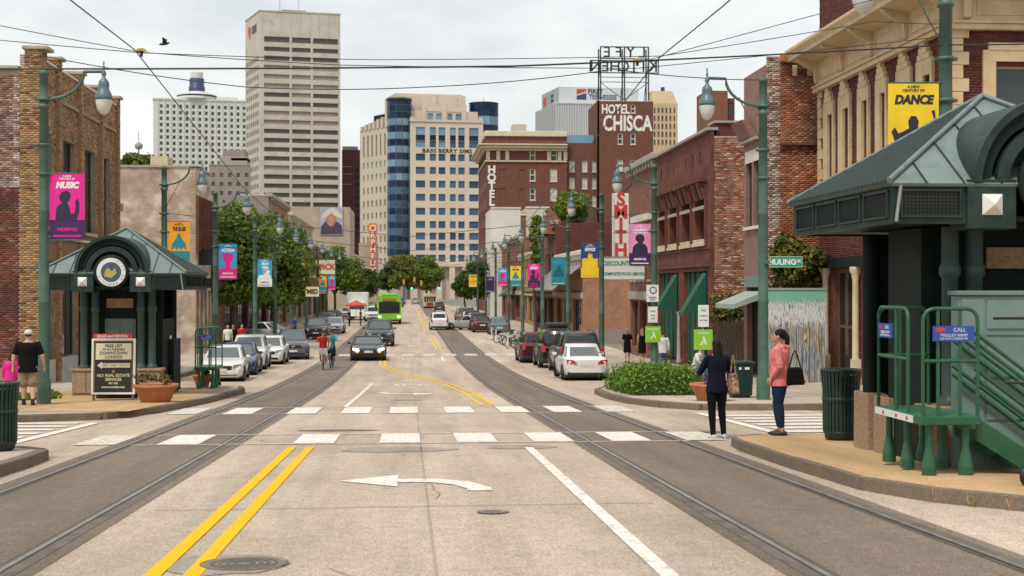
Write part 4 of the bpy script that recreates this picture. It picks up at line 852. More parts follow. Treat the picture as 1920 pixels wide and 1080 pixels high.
m = MB(T); m.box(.04,w-.1,-.03,.02,h+.002,h+.12); m.build('red_strip', 'red_sign', t); text('SALES and RENTAL', .095, TX(T, w*.47, -.032, h+.06), 'white_plain', t, ext=.002, bold=.003)

leafmat('leaf_planter', (0.08,0.05,0.02), (0.10,0.11,0.03), (0.25,0.08,0.05))
leafmat('leaf_flower', (0.09,0.05,0.12), (0.12,0.10,0.05), (0.2,0.1,0.2))
def leaves(name, n, centers, rads, size, mat, T=None, flat=0.0, shell=0.0, asp=0.55, up=0.25):
    """many small leaf faces spread through a set of clumps"""
    centers = np.array(centers, float); rads = np.array(rads, float)
    if rads.ndim == 1: rads = np.repeat(rads[:, None], 3, 1)
    vol = rads.prod(1)**0.75; idx = RNG.choice(len(centers), n, p=vol/vol.sum())
    d = RNG.normal(size=(n, 3)); d /= np.linalg.norm(d, axis=1)[:, None]; r = RNG.uniform(shell, 1, n)**(1/2.2)
    r = r*np.where(RNG.random(n) < .14, RNG.uniform(1.1, 1.5, n), 1.0)
    p = centers[idx] + d*r[:, None]*rads[idx]
    nrm = d + RNG.normal(scale=0.65, size=(n, 3)); nrm[:, 2] += up; nrm /= np.linalg.norm(nrm, axis=1)[:, None]
    a = np.cross(nrm, RNG.normal(size=(n, 3))); a /= np.linalg.norm(a, axis=1)[:, None]; b_ = np.cross(nrm, a)
    s = size*RNG.uniform(0.6, 1.35, n)[:, None]
    v = np.stack([p-a*s, p+b_*s*asp-nrm*s*.12, p+a*s, p-b_*s*asp-nrm*s*.12], 1).reshape(-1, 3)
    F = np.arange(4*n).reshape(-1, 4)
    return np_mesh(name, v, F, mat, T)
def planter(x, y, R_, h, label, leafm='leaf_planter', tall=0.35, n=240):
    g = zg(y)+.158; t = thing('planter', label, 'planter', (x, y, g))
    m = MB(); m.lathe([(R_*.62,0),(R_*.66,0.02),(R_*.8,h*.45),(R_*.97,h*.82),(R_*1.03,h*.84),(R_*1.03,h),(R_*.95,h),(R_*.9,h*.9),(.001,h*.88)], (x,y,g), 28); m.build('bowl', 'terracotta', t)
    m = MB(); m.lathe([(.001,h*.9),(R_*.9,h*.905)], (x,y,g), 20); m.build('soil', 'soil', t)
    cs = [(x+R_*.7*random.uniform(-1,1), y+R_*.5*random.uniform(-1,1), g+h+tall*random.uniform(.1,.6)) for _ in range(9)]
    put(leaves('plant', n, cs, [R_*.25]*9, .05, leafm, up=.6), 'plant', t)
    return t
planter(x_at(292, 35.5), 35.5, .54, .44, 'terracotta bowl planter beside the sandwich board')
planter(x_at(1333, 34.6), 34.6, .52, .42, 'terracotta bowl planter behind the woman in black', 'leaf_flower', .2, 120)
planter(x_at(385, 46.3), 45.6, .3, .4, 'small terracotta pot under the far lift platform')

# ================================================================== bins
def round_bin(x, y, R_, h, label, g):
    t = thing('litter_bin', label, 'litter bin', (x, y, g), group='slatted litter bins')
    m = MB(); m.lathe([(.001,.02),(R_*.8,.02),(R_*.84,.06),(R_*.86,h*.9),(R_*.8,h*.9),(R_*.78,.1),(.001,.1)], (x,y,g), 24); m.build('liner', 'black', t)
    m = MB(); m.lathe([(R_*.7,-.0),(R_*.72,.06),(R_*.9,.1),(R_*.92,.14),(R_*.86,.14)], (x,y,g), 24); m.build('base', 'bin_green', t)
    m = MB(); m.lathe([(R_*.86,h*.93),(R_*1.06,h*.965),(R_*1.08,h),(R_*.86,h*1.0),(R_*.8,h*.95)], (x,y,g), 28); m.build('rim', 'bin_green', t)
    s = MB(); n = 30
    prof = [(R_*.93,.13),(R_*.94,h*.3),(R_*.95,h*.7),(R_*1.04,h*.96)]
    a = .5*.68*2*math.pi/n
    for (r0,z0),(r1,z1) in zip(prof[:-1],prof[1:]): s.add([(r0*math.cos(-a),r0*math.sin(-a),z0),(r0*math.cos(a),r0*math.sin(a),z0),(r1*math.cos(a),r1*math.sin(a),z1),(r1*math.cos(-a),r1*math.sin(-a),z1),
        ((r0-.012)*math.cos(-a),(r0-.012)*math.sin(-a),z0),((r0-.012)*math.cos(a),(r0-.012)*math.sin(a),z0),((r1-.012)*math.cos(a),(r1-.012)*math.sin(a),z1),((r1-.012)*math.cos(-a),(r1-.012)*math.sin(-a),z1)],[(0,1,2,3),(1,5,6,2),(0,3,7,4),(4,7,6,5)])
    me = s.mesh('slat', 'bin_green')
    for i in range(n): put(me, 'slat', t, mat=Matrix.Translation((x,y,g)) @ Matrix.Rotation(2*math.pi*i/n,4,'Z'))
    m = MB(); m.lathe([(R_*.955,h*.55),(R_*.975,h*.555),(R_*.975,h*.6),(R_*.955,h*.605)], (x,y,g), 28); m.build('hoop', 'bin_green', t)
    return t
round_bin(x_at(1577, 21.0), 21.0, .29, 1.07, 'black-green slatted litter bin beside the cut-off kiosk', zg(21)+.15)
round_bin(x_at(-6, 20.2), 20.2, .29, .95, 'dark green slatted litter bin cut off by the left picture edge', zg(20.2)+.15)
x, y = x_at(1387, 36.3), 36.3; g = zg(y)+.15
t = thing('square_bin', 'dark green square bin with vertical ribs behind the woman in black', 'litter bin', (x, y, g))
m = MB(); m.hexa([(x-.27,y-.27,g+.06),(x+.27,y-.27,g+.06),(x+.27,y+.27,g+.06),(x-.27,y+.27,g+.06)],[(x-.3,y-.3,g+.86),(x+.3,y-.3,g+.86),(x+.3,y+.3,g+.86),(x-.3,y+.3,g+.86)]); m.build('body', 'bin_green', t, bevel=.03)
m = MB(); m.box(x-.33,x+.33,y-.33,y+.33,g+.865,g+.95); m.build('lid', 'bin_green', t, bevel=.025)
for k in range(7): m = MB(); xx = x-.21+.07*k; m.hexa([(xx-.015,y-.29,g+.1),(xx+.015,y-.29,g+.1),(xx+.015,y-.26,g+.1),(xx-.015,y-.26,g+.1)],[(xx-.015,y-.312,g+.7),(xx+.015,y-.312,g+.7),(xx+.015,y-.28,g+.7),(xx-.015,y-.28,g+.7)]); m.build('rib', 'bin_green', t)
for xx, ww in ((-.09,.06),(.06,.12)): m = MB(); m.box(x+xx,x+xx+ww,y-.318,y-.31,g+.74,g+.8); m.build('sticker', 'white_plain', t)
m = MB(); m.box(x-.22,x+.22,y-.22,y+.22,g,g+.06); m.build('foot', 'black', t)

# ================================================================== boarding lift platforms
def make_lift():
    t = thing('lift_platform', 'x', 'boarding platform', local=True)   # deck 0..0.67 in x, 0..1.6 in y, steps go down towards +x
    W, D, H = .68, 1.55, .66
    m = MB(); m.box(0,W,0,D,H-.09,H); m.build('deck', 'lift_green', t, bevel=.008); m = MB(); m.box(.01,W-.01,.01,D-.01,H+.001,H+.006); m.build('deck_plate', 'lift_green_light', t)
    q = MB(); q.box(-.012,-.002,.25,D-.02,H-.085,H-.005); ed = q.build('edge_strip', 'white_plain', t)
    for a in (.4,.75,1.2): q = MB(); q.box(-.016,-.0125,a,a+.06,H-.065,H-.03); q.build('red_mark', 'painted_mark', ed)
    for x in (.13, W-.13):
        for y in (.12, D*.52, D-.12): q = MB(); q.lathe([(.001,0),(.08,0),(.08,.10),(.08,.101),(.046,.28),(.046,.281),(.041,.30),(.041,H-.09)], (x,y,0), 14, smooth=False); q.build('leg', 'lift_green', t)
    def hoop(pts, name='hoop'): q = MB(); q.tube(pts, .022, 8); return q.build(name, 'lift_green', t)
    T_ = H+1.2
    def arc(p, q_, up):   # rail with rounded corners from p to q_, standing on the deck
        p, q_ = Vector(p), Vector(q_); d = (q_-p).normalized(); pts = [p]
        for k in range(6): a = math.pi/2*k/5; pts.append(p + d*(.13*(1-math.cos(a))) + Vector((0,0,up-.13+.13*math.sin(a))))
        for k in range(6): a = math.pi/2*k/5; pts.append(q_ - d*(.13*(1-math.sin(a))) + Vector((0,0,up-.13+.13*math.cos(a))))
        return pts+[q_]
    hoop(arc((.03,D-.03,H),(.03,.5,H),1.2)); hoop(arc((.03,.03,H),(W-.03,.03,H),1.2)); hoop(arc((.03,D-.03,H),(W-.03,D-.03,H),1.2))
    for a, b in (((.03,.5),(.03,D-.03)),((.03,.03),(W-.03,.03)),((.03,D-.03),(W-.03,D-.03))):
        hoop([(*a,H+.62),(*b,H+.62)], 'mid_rail')
    for x, y in ((.03,.9),(.2,.03),(W*.66,.03),(.3,D-.03)): hoop([(x,y,H),(x,y,T_-.02)], 'post')
    def sign(T):
        q = MB(T); q.box(0,.47,-.008,.008,0,.17); s_ = q.build('sign_plate', 'sign_blue', t); q = MB(T); q.lathe([(.001,0),(.045,0)],(0,0,0),16); me = q.mesh('sign_mark','red_sign')
        q = MB(T); q.prism([(.08+.06*math.cos(a),.125+.026*math.sin(a)) for a in np.linspace(0,6.28,13)[:-1]],-.011,-.0085); q.build('sign_mark','red_sign',s_)
        text('CALL', .06, TX(T,.3,-.009,.125), 'white_plain', s_, ext=.001); text('TROLLEY RAMP', .045, TX(T,.235,-.009,.065), 'white_plain', s_, ext=.001); text('USE WITH OPERATOR', .032, TX(T,.235,-.009,.028), 'white_plain', s_, ext=.001)
    sign(FR((.13,.0,T_-.36))); sign(FR((.005,D-.12,T_-.36), -90))
    # steps and handrails down towards +x
    for y in (.12, .78):
        q = MB(); q.prism([(W+.005,H-.28),(W+.62,0.0),(W+.86,0.0),(W+.86,.1),(W+.005,H-.02)], y, y+.05); q.build('stringer', 'lift_green', t)
        for dz in (.95,.55):
            hoop([(W-.02,y+.02,H+dz-.02),(W+.9,y+.02,H+dz-.70)], 'handrail'); hoop([(W-.02,y+.02,H+dz-.12),(W+.9,y+.02,H+dz-.80)], 'handrail')
        hoop([(W+.9,y+.02,.02),(W+.9,y+.02,.95)], 'rail_post')
    for k in range(3): q = MB(); q.box(W+.02+.24*k, W+.27+.24*k, .175, .775, H-.2-.17*k, H-.165-.17*k); q.build('step', 'lift_green', t)
    return remember(t)
lift = make_lift(); lift.location = (5.66, 15.35, zg(15.6)+.152); lift['label'] = 'green boarding platform with blue signs and flared legs beside the near kerb'; lift['group'] = 'boarding platforms'
dup(lift, (x_at(366, 44.5), 44.3, zg(44.5)+.16), 0, 'green boarding platform with a blue sign beside the white parked sedan', 'boarding platforms', skip=('step', 'stringer', 'handrail', 'rail_post'))
# green metal cabinet behind the platform
x0, x1, y0, y1 = 6.44, 8.3, 16.24, 16.5; g = zg(16.4)+.15; H = z_at(545, x0, y0)-g
t = thing('utility_cabinet', 'large grey-green metal cabinet behind the boarding platform steps', 'cabinet', ((x0+x1)/2, 16.4, g))
m = MB(); m.box(x0,x1,y0,y1,g-.05,g+H-.06); m.build('body', 'cabinet_green', t, bevel=.015); m = MB(); m.box(x0-.03,x1+.03,y0-.04,y1+.03,g+H-.055,g+H); m.build('lid', 'cabinet_green', t, bevel=.01)
for a, b_ in ((.05,.55),(.57,1.05),(1.07,1.55),(1.57,H-.5),(H-.45,H-.1)):
    m = MB(); m.box(x0+.33,x1-.05,y0-.018,y0-.001,g+a,g+b_-.015); m.build('front_panel', 'cabinet_green', t, bevel=.008)
m = MB(); m.box(x0+.03,x0+.3,y0-.015,y0-.001,g+.05,g+H-.1); m.build('front_panel', 'cabinet_green', t, bevel=.008)
m = MB(); m.box(x0+.95,x0+1.1,y0-.024,y0-.019,g+H-.2,g+H-.15); m.build('tag', 'white_plain', t)
m = MB(); m.box(x0+.4,x1-.1,y0-.02,y0-.0185,g+H-.34,g+H-.31); m.build('slot', 'black', t)
# scooter at the right edge
x, y = 6.36, 14.3; g = zg(y)+.15
x = x_at(1924, y); t = thing('kick_scooter', 'black kick scooter wheel poking in beside the platform steps', 'scooter', (x, y, g))
def ringz(c, r0, r1, wd, n=20):
    q = MB(); q.lathe([(r0,-wd/2),(r1,-wd/2),(r1+.006,0),(r1,wd/2),(r0,wd/2),(r0,-wd/2)], n=n); return q
for k, (dx, dy) in enumerate(((0,0),(.62,.75))):
    me = ringz(0,.075,.1,.045).mesh('wheel','black'); w_ = put(me,'wheel',t,mat=Matrix.Translation((x+dx,y+dy,g+.106))@Matrix.Rotation(R(40),4,'Z')@Matrix.Rotation(R(90),4,'X'))
    q = MB(); q.cyl((0,0,-.02),(0,0,.02),.055,n=12); put(q.mesh('hub','steel_plain'),'hub',w_,mat=Matrix.Translation((x+dx,y+dy,g+.106))@Matrix.Rotation(R(40),4,'Z')@Matrix.Rotation(R(90),4,'X'))
q = MB(); q.tube([(x,y,g+.12),(x+.04,y+.05,g+.28),(x+.1,y+.12,g+1.05)],.02,8); q.tube([(x+.1-.2,y+.12+.16,g+1.05),(x+.1+.2,y+.12-.16,g+1.05)],.016,6); q.build('stem','black',t)
q = MB(); q.tube([(x+.05,y+.06,g+.14),(x+.6,y+.72,g+.12)],.06,6); q.build('board','black',t)
# ================================================================== facade materials
bricks_mat('brick_yellow', [(0, (0.11,0.05,0.026)), (0.16, (0.26,0.13,0.058)), (0.55, (0.36,0.20,0.09)), (1, (0.46,0.29,0.15))])
bricks_mat('brick_faded', [(0, (0.14,0.05,0.04)), (0.5, (0.26,0.13,0.105)), (1, (0.40,0.29,0.25))], patch=(0.42,0.33,0.29), pscale=0.9)
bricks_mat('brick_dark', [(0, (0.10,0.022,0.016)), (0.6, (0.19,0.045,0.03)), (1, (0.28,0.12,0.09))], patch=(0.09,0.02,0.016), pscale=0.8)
bricks_mat('brick_orange', [(0, (0.17,0.05,0.02)), (0.5, (0.34,0.11,0.045)), (0.92, (0.42,0.17,0.08)), (1, (0.55,0.42,0.33))], patch=(0.27,0.075,0.035), pscale=0.7)
bricks_mat('brick_whitewash', [(0, (0.20,0.08,0.05)), (0.4, (0.36,0.22,0.17)), (1, (0.60,0.53,0.46))], pscale=2)
bricks_mat('brick_speckle', [(0, (0.19,0.055,0.03)), (0.6, (0.32,0.11,0.06)), (0.8, (0.40,0.2,0.13)), (1, (0.58,0.48,0.40))], patch=(0.40,0.2,0.13), pscale=1.2)
bricks_mat('brick_wine', [(0, (0.075,0.014,0.012)), (0.6, (0.13,0.028,0.022)), (1, (0.17,0.04,0.03))])
paint('mortar', (0.34, 0.29, 0.22), 0.95, 0.2, 3); paint('mortar_dark', (0.13, 0.06, 0.045), 0.95, 0.2, 3); paint('mortar_pale', (0.45, 0.38, 0.32), 0.95, 0.2, 3)
bricktex('bt_yellow', (0.30,0.165,0.065), (0.40,0.24,0.10), (0.3,0.24,0.17)); bricktex('bt_red', (0.22,0.06,0.035), (0.3,0.1,0.06), (0.3,0.22,0.18)); bricktex('bt_orange', (0.27,0.10,0.05), (0.36,0.15,0.08), (0.4,0.28,0.2), patch=(0.36,0.2,0.12), pthr=.56)
bricktex('bt_pale', (0.35,0.235,0.165), (0.45,0.325,0.24), (0.47,0.40,0.32), patch=(0.52,0.44,0.345), pthr=0.47, pscale=0.55, var=.28); bricktex('bt_brown', (0.19,0.07,0.045), (0.24,0.095,0.062), (0.18,0.09,0.07), var=0.12)
bricktex('bt_hotel', (0.13,0.042,0.026), (0.165,0.058,0.036), (0.16,0.075,0.055), var=0.12); bricktex('bt_wine', (0.1,0.02,0.016), (0.14,0.03,0.025), (0.12,0.05,0.04)); bricktex('bt_mauve', (0.21,0.105,0.09), (0.27,0.14,0.12), (0.25,0.17,0.15), var=0.12)
paint('painted_brown', (0.165, 0.058, 0.039), 0.8, 0.15, 2, 0.2, dirt=(0.11, 0.04, 0.03), spec=.2); paint('trim_cream', (0.62, 0.52, 0.36), 0.7, 0.1, 3, dirt=(0.54, 0.44, 0.3)); paint('trim_tan', (0.60, 0.45, 0.265), 0.7, 0.1, 2, dirt=(0.52, 0.38, 0.22), dscale=2.5)
paint('trim_white', (0.66, 0.62, 0.55), 0.7, 0.08); paint('trim_grey', (0.34, 0.31, 0.28), 0.75, 0.12); paint('coping', (0.40, 0.33, 0.25), 0.85, 0.15); paint('dark_frame', (0.035, 0.033, 0.032), 0.5)
glass('glass_dark', (0.018,0.02,0.022)); glass('glass_win', (0.03,0.036,0.04), 0.1, 0.6, 0.5); paint('plank_brown', (0.22, 0.12, 0.055), 0.8, 0.25, 6, 0.2, isl=0.2); paint('bulkhead', (0.42, 0.42, 0.42), 0.7, 0.1)
paint('roof_tar', (0.05, 0.048, 0.045), 0.9, 0.2); paint('interior', (0.02, 0.018, 0.016), 0.9); paint('awning_green', (0.006, 0.085, 0.052), 0.7, 0.1, 3); paint('curtain_green', (0.01, 0.06, 0.035), 0.8, 0.4, 9); paint('awning_pale', (0.30, 0.36, 0.31), 0.7, 0.1)
paint('fence_wood', (0.05, 0.034, 0.024), 0.85, 0.3, 5, isl=0.3); paint('rust_orange', (0.42, 0.14, 0.03), 0.7, 0.2)

XL, XR = -12.4, 12.9
# ------------------------------------------------------------------ yellow brick corner building, left
y0, y1 = y_at(77, XL), y_at(221, XL); zb = zg(y0)+.15; Lf = y1-y0
def zl(py, px): return z_at(py, XL, y_at(px, XL))
t = thing('corner_building', 'yellow brick corner building with tall dark windows and capped parapet piers', 'building', (XL, y0, zb))
TF = FR((XL, y0, 0), 90); TS = FR((XL-9, y0, 0), 0)
ztop = zl(126, 100); zpier = zl(86, 77); base = zb-0.8
pil = [y_at(p, XL)-y0 for p in (107, 148, 187)] 
pil = [0.35] + pil + [Lf-0.35]
wins = [(y_at(a, XL)-y0, y_at(b_, XL)-y0) for a, b_ in ((86, 97.5), (118, 140), (159, 178), (194, 206))]
wins = [(a, b_) for a, b_ in wins]; zw0, zw1 = zl(438, 169), zl(266, 130)
holes = [(a, b_, zw0, zw1) for a, b_ in wins]; zs1 = zl(492, 130); shop = [(pil[k]+.42, pil[k+1]-.42, zb+.75, zs1) for k in range(4)]
m = MB(TF); wall(m, 0, Lf, base, ztop, holes+shop, 0.3); m.T = TS; wall(m, 0, 9, base, ztop-.35, [], 0.2)
m.T = FR((XL-9, y1, 0), 0); m.box(0, 9, -.25, 0, base, ztop); m.T = None; m.build('wall', 'mortar', t)
put(brick_mesh(TF, 0, Lf, zb+.4, ztop, holes+shop, mat='brick_yellow'), 'bricks', t, kind='stuff')
put(brick_mesh(TS, 8.3, 9.0, zb, zpier-.25, mat='brick_yellow'), 'bricks', t, kind='stuff')
zmid = z_at(352, XL, y0)
put(brick_mesh(TS, 4.5, 8.288, zmid, ztop-.5, mat='brick_faded'), 'bricks', t, kind='stuff'); put(brick_mesh(TS, 4.5, 8.288, zb, zmid, mat='brick_dark'), 'bricks', t, kind='stuff')
put(brick_mesh(TS, 8.10, 8.295, zmid, ztop-.5, out=0.02, mat='brick_whitewash'), 'bricks', t, kind='stuff')
m = MB(TS); m.box(0, 8.25, -.1, .3, ztop-.36, ztop-.22); m.build('coping', 'coping', t)
for k, u in enumerate(pil):                         # brick pilasters with stone caps above the parapet
    w = .72 if k == 0 else .44; zt = zpier if k == 0 else ztop+.42; ua = 0 if k == 0 else u-w/2
    q = MB(TF); q.box(ua, ua+w, -.12 if k else -.02, .55 if k == 0 else .3, base if k else ztop-.2, zt-.12); pr = q.build('pier', 'bt_yellow', t)
    put(brick_mesh(TX(TF, 0, -.12 if k else -.02, 0), ua, ua+w, zb+.4 if k else ztop, zt-.13, mat='brick_yellow'), 'bricks', pr, kind='stuff')
    put(brick_mesh(TX(FR((XL+(.12 if k else .02)-.42, y0+ua, 0), 0), 0, 0, 0), 0, .42, ztop-.4, zt-.13, mat='brick_yellow'), 'bricks', pr, kind='stuff')
    q = MB(TF); q.box(ua-.1, ua+w+.1, -.24, .62, zt-.12, zt); q.build('cap_stone', 'coping', pr, bevel=.02)
for k in range(4):
    a, b_ = pil[k]+.25, pil[k+1]-.25
    q = MB(TF); q.box(a, b_, -.06, .34, ztop, ztop+.07); q.build('coping', 'trim_white', t)
    q = MB(TF); q.box(a, b_, -.07, -.01, ztop-1.15, ztop-1.02); q.build('string_course', 'bt_yellow', t)
    w0, w1 = wins[k]; window(t, TX(TF, w0, 0, zw0), w1-w0, zw1-zw0, .22, .06, 'dark_frame', 'glass_dark', 2, 3, .1, 'coping')
    s0, s1, s2, s3 = shop[k]; window(t, TX(TF, s0, 0, s2), s1-s0, s3-s2, .2, .07, 'dark_frame', 'glass_dark', 3, 1, name='shop_window')
    q = MB(TF); q.box(s0-.02, s1+.02, -.05, .2, zb-.3, zb+.74); q.build('bulkhead', 'bulkhead', t)
    n = int((s1-s0)/.2); zp0, zp1 = zs1+.03, zl(452, 130)
    for i in range(n): q = MB(TF); q.box(s0+(s1-s0)*i/n+.006, s0+(s1-s0)*(i+1)/n-.006, -.05, -.012-.004*(i % 3), zp0, zp1); q.build('plank', 'plank_brown', t)
q = MB(TF); q.tube([(.5, -.16, zl(446, 100)), (Lf-.3, -.16, zl(446, 100))], .045, 8); q.build('pipe', 'trim_white', t)
q = MB(); q.box(XL-9, XL-.3, y0+.3, y1-.3, ztop-.6, ztop-.5); q.build('roof', 'roof_tar', t)
q = MB(TF); q.cyl((Lf-.15, -.15, zl(395, 215)), (Lf-.15, -.15, zl(380, 215)), .12, n=10); q.build('wall_lamp', 'trim_grey', t)
# low stone course at the foot of the side wall
q = MB(TS); q.box(2, 8.25, -.08, 0, zb-.3, zb+.55); q.build('plinth', 'stone_pink', t)

# ------------------------------------------------------------------ pale worn brick building further on
y0, y1 = y_at(367, XL), y_at(396, XL); zb = zg(y0)+.15; Lf = y1-y0
def zl(py, px): return z_at(py, XL, y_at(px, XL))
zt = zl(314, 367)
t = thing('brick_building', 'pale worn brick building with slim pilasters, between the corner building and the trees', 'building', (XL, y0, zb))
TF = FR((XL, y0, 0), 90); TS = FR((XL-14, y0, 0), 0)
nb = 4; bw = Lf/nb; holes = [(bw*k+.5, bw*(k+1)-.5, zl(470, 380), zl(385, 380)) for k in range(nb)] + [(bw*k+.35, bw*(k+1)-.35, zb+.3, zl(545, 380)) for k in range(nb)]
m = MB(TF); wall(m, 0, Lf, zb-1, zt, holes, .3, mi_rev=0); m.T = TS; wall(m, 0, 14, zb-1, zt, [], mi=0); m.build('wall', 'bt_pale', t)
for k in range(nb):
    h_ = holes[k]; window(t, TX(TF, h_[0], 0, h_[2]), h_[1]-h_[0], h_[3]-h_[2], .2, .08, 'dark_frame', 'glass_dark', 1, 2, .08, 'trim_cream'); h_ = holes[nb+k]
    window(t, TX(TF, h_[0], 0, h_[2]), h_[1]-h_[0], h_[3]-h_[2], .25, .1, 'dark_frame', 'glass_dark', 2, 1, name='shop_window')
for k in range(nb*2+1): q = MB(TF); u = min(max(Lf*k/(nb*2), .15), Lf-.15); q.box(u-.12, u+.12, -.16, 0, zl(475, 380), zl(372, 380)); q.build('pilaster', 'painted_brown', t)
m = MB(TS); m.box(-.1, 14.06, -.08, .3, zt, zt+.12); m.build('coping', 'coping', t); m = MB(TF); m.box(.31, Lf, -.1, .2, zt, zt+.13); m.build('coping', 'coping', t)
m = MB(TS); m.box(11.2, 12.2, 1, 3, zt-.5, zt+.75); m.build('roof_hut', 'trim_cream', t)
q = MB(); q.box(XL-14, XL-.3, y0+.3, y1, zt-.5, zt-.4); q.build('roof', 'roof_tar', t)
q = MB(TF); q.box(Lf*.25, Lf*.75, -.9, -.02, zl(540, 380), zl(522, 380)); q.build('canopy', 'black', t)
q = MB(TF); q.box(Lf*.15, Lf*.2, -1.2, -.05, zl(498, 380), zl(468, 380)); q.build('hanging_sign', 'black', t)

# ------------------------------------------------------------------ tan and wine brick building, right
XT = 14.6; yn, yf = y_at(1787, XT), y_at(1537, XT); zb = zg(yf)+.15; Lf = yf-yn
def zr(py, px, X=XT): return z_at(py, X, y_at(px, X))
t = thing('cornice_building', 'wine-red brick building with tan trim and a deep bracketed cornice', 'building', (XT, yf, zb))
TF = FR((XT, yf, 0), -90); TS = FR((XT, yn, 0), 0)
def uu(px): return yf - y_at(px, XT)
zfr0 = zr(174, 1537); zfr1 = zfr0+1.15; zp = zfr1+2.6; zsill = zfr0-3.9; base = zb-1
sur = [(uu(1548), uu(1567)), (uu(1576), uu(1598)), (uu(1612), uu(1633)), (uu(1646), uu(1667)), (uu(1685), uu(1712)), (uu(1723), uu(1753))]
holes = []
for a, b_ in sur: holes.append((a+(b_-a)*.42, b_-(b_-a)*.12, zsill+.1, zfr0-.95))
door = [(uu(1562), uu(1606), zb, zb+3.9), (uu(1622), Lf-.8, zb+.6, zb+3.9)]
side_h = [(1.15, 2.3, zfr0-3.2, zfr0-.95), (3.6, 4.7, zfr0-3.2, zfr0-.95)]
m = MB(TF); wall(m, 0, Lf, base, zp, holes+door, .25); m.T = TS; wall(m, 0, 12, base, zp, side_h, .25); m.T = FR((XT, yf, 0), 0); m.box(0, 12, -.2, 0, base, zp); m.T = None; m.build('wall', 'mortar_dark', t)
put(brick_mesh(TF, 0, Lf, zb, zfr0, holes+door, mat='brick_wine', out=.008), 'bricks', t, kind='stuff'); put(brick_mesh(TF, 0, Lf, zfr1+.5, zp, mat='brick_wine', out=.008), 'bricks', t, kind='stuff')
put(brick_mesh(TS, 0, 6, zfr0-5, zfr0, side_h, mat='brick_wine', out=.008), 'bricks', t, kind='stuff')
for k, (a, b_) in enumerate(sur):
    w = b_-a; h_ = holes[k]; q = MB(TF)
    q.box(a, h_[0], -.10, 0, zsill, zfr0-.5); q.box(h_[1], b_, -.10, 0, zsill, zfr0-.5); q.box(h_[0], h_[1], -.10, 0, h_[3], zfr0-.5); sr = q.build('surround', 'trim_tan', t)
    for j, (f0, f1, d_) in enumerate(((.12, .88, .12), (.25, .75, .14), (.36, .64, .16))): q = MB(TF); q.box(a+w*f0, a+w*f1, -d_, 0, zfr0-.5+j*.17, zfr0-.5+(j+1)*.17); q.build('key_stone', 'trim_tan', sr)
    q = MB(TF); q.box(a-.06, b_+.06, -.18, 0, zsill-.16, zsill); q.build('sill', 'trim_tan', sr)
    window(t, TX(TF, h_[0], 0, h_[2]), h_[1]-h_[0], h_[3]-h_[2], .2, .05, 'trim_tan', 'glass_win', 1, 2)
for h_ in side_h:
    q = MB(TS); q.box(h_[0]-.35, h_[0], -.1, 0, h_[2]-.1, h_[3]+.1); q.box(h_[1], h_[1]+.35, -.1, 0, h_[2]-.1, h_[3]+.1); q.box(h_[0]-.35, h_[1]+.35, -.1, 0, h_[3]+.1, h_[3]+.4); q.box(h_[0]-.2, h_[1]+.2, -.12, 0, h_[3]+.4, h_[3]+.6); q.build('surround', 'trim_tan', t)
    window(t, TX(TS, h_[0], 0, h_[2]), h_[1]-h_[0], h_[3]-h_[2], .2, .07, 'trim_tan', 'glass_win', 1, 2)
z = zsill-.3; k = 0
while z < zfr0-.1:                                  # quoins up both corners
    l = .42 if k % 2 else .26; h_ = min(.36, zfr0-z)
    for TT, s in ((TF, Lf), (TF, 0), (TS, 0)):
        q = MB(TT); q.box(s-l if s else -.07, s+.05 if s else l, -.07, 0, z+.012, z+h_); q.build('quoin', 'trim_tan', t, bevel=.01)
    z += .36; k += 1
def cornice(T, L_, ext0, ext1, brk):
    q = MB(T); q.box(-.05, L_+.05, -.14, 0, zfr0, zfr1); fr = q.build('frieze', 'trim_tan', t); q = MB(T); q.box(-.1, L_+.1, -.24, 0, zfr0-.02, zfr0+.14); q.build('moulding', 'trim_tan', fr, bevel=.02)
    q = MB(T); q.box(-.1, L_+.1, -.3, 0, zfr0+.141, zfr0+.2); q.build('moulding', 'trim_tan', fr)
    q = MB(T); q.prism([(0,0)]*3, 0, 0) if False else None
    pr = [(-.16, zfr1-.12), (-.95, zfr1+.02), (-1.0, zfr1+.02), (-1.0, zfr1+.14), (-1.12, zfr1+.3), (-1.12, zfr1+.4), (0, zfr1+.55), (0, zfr1-.12)]
    vs = [(u, y, z) for u in (-ext0, L_+ext1) for y, z in pr]; n = len(pr)
    q = MB(T); q.add(vs, [tuple(range(n)), tuple(range(2*n-1, n-1, -1))] + [(i, n+i, n+(i+1) % n, (i+1) % n) for i in range(n)]); q.build('cornice', 'trim_tan', t)
    for u in brk:
        q = MB(T); prf = [(-.14, zfr0+.25), (-.24, zfr0+.3), (-.3, zfr1-.4), (-.62, zfr1-.28), (-.92, zfr1-.06), (-.92, zfr1+.0), (-.14, zfr1-.1)]
        vs = [(uu_, y, z) for uu_ in (u-.1, u+.1) for y, z in prf]; n = len(prf); q.add(vs, [tuple(range(n)), tuple(range(2*n-1, n-1, -1))] + [(i, n+i, n+(i+1) % n, (i+1) % n) for i in range(n)]); q.build('bracket', 'trim_tan', t)
    for a, b_ in zip(brk[:-1], brk[1:]):
        q = MB(T); z0_, z1_ = zfr0+.38, zfr1-.32
        q.box(a+.3, b_-.3, -.165, -.141, z0_, z0_+.05); q.box(a+.3, b_-.3, -.165, -.141, z1_-.05, z1_); q.box(a+.3, a+.35, -.165, -.141, z0_+.05, z1_-.05); q.box(b_-.35, b_-.3, -.165, -.141, z0_+.05, z1_-.05); q.build('frieze_panel', 'trim_tan', fr)
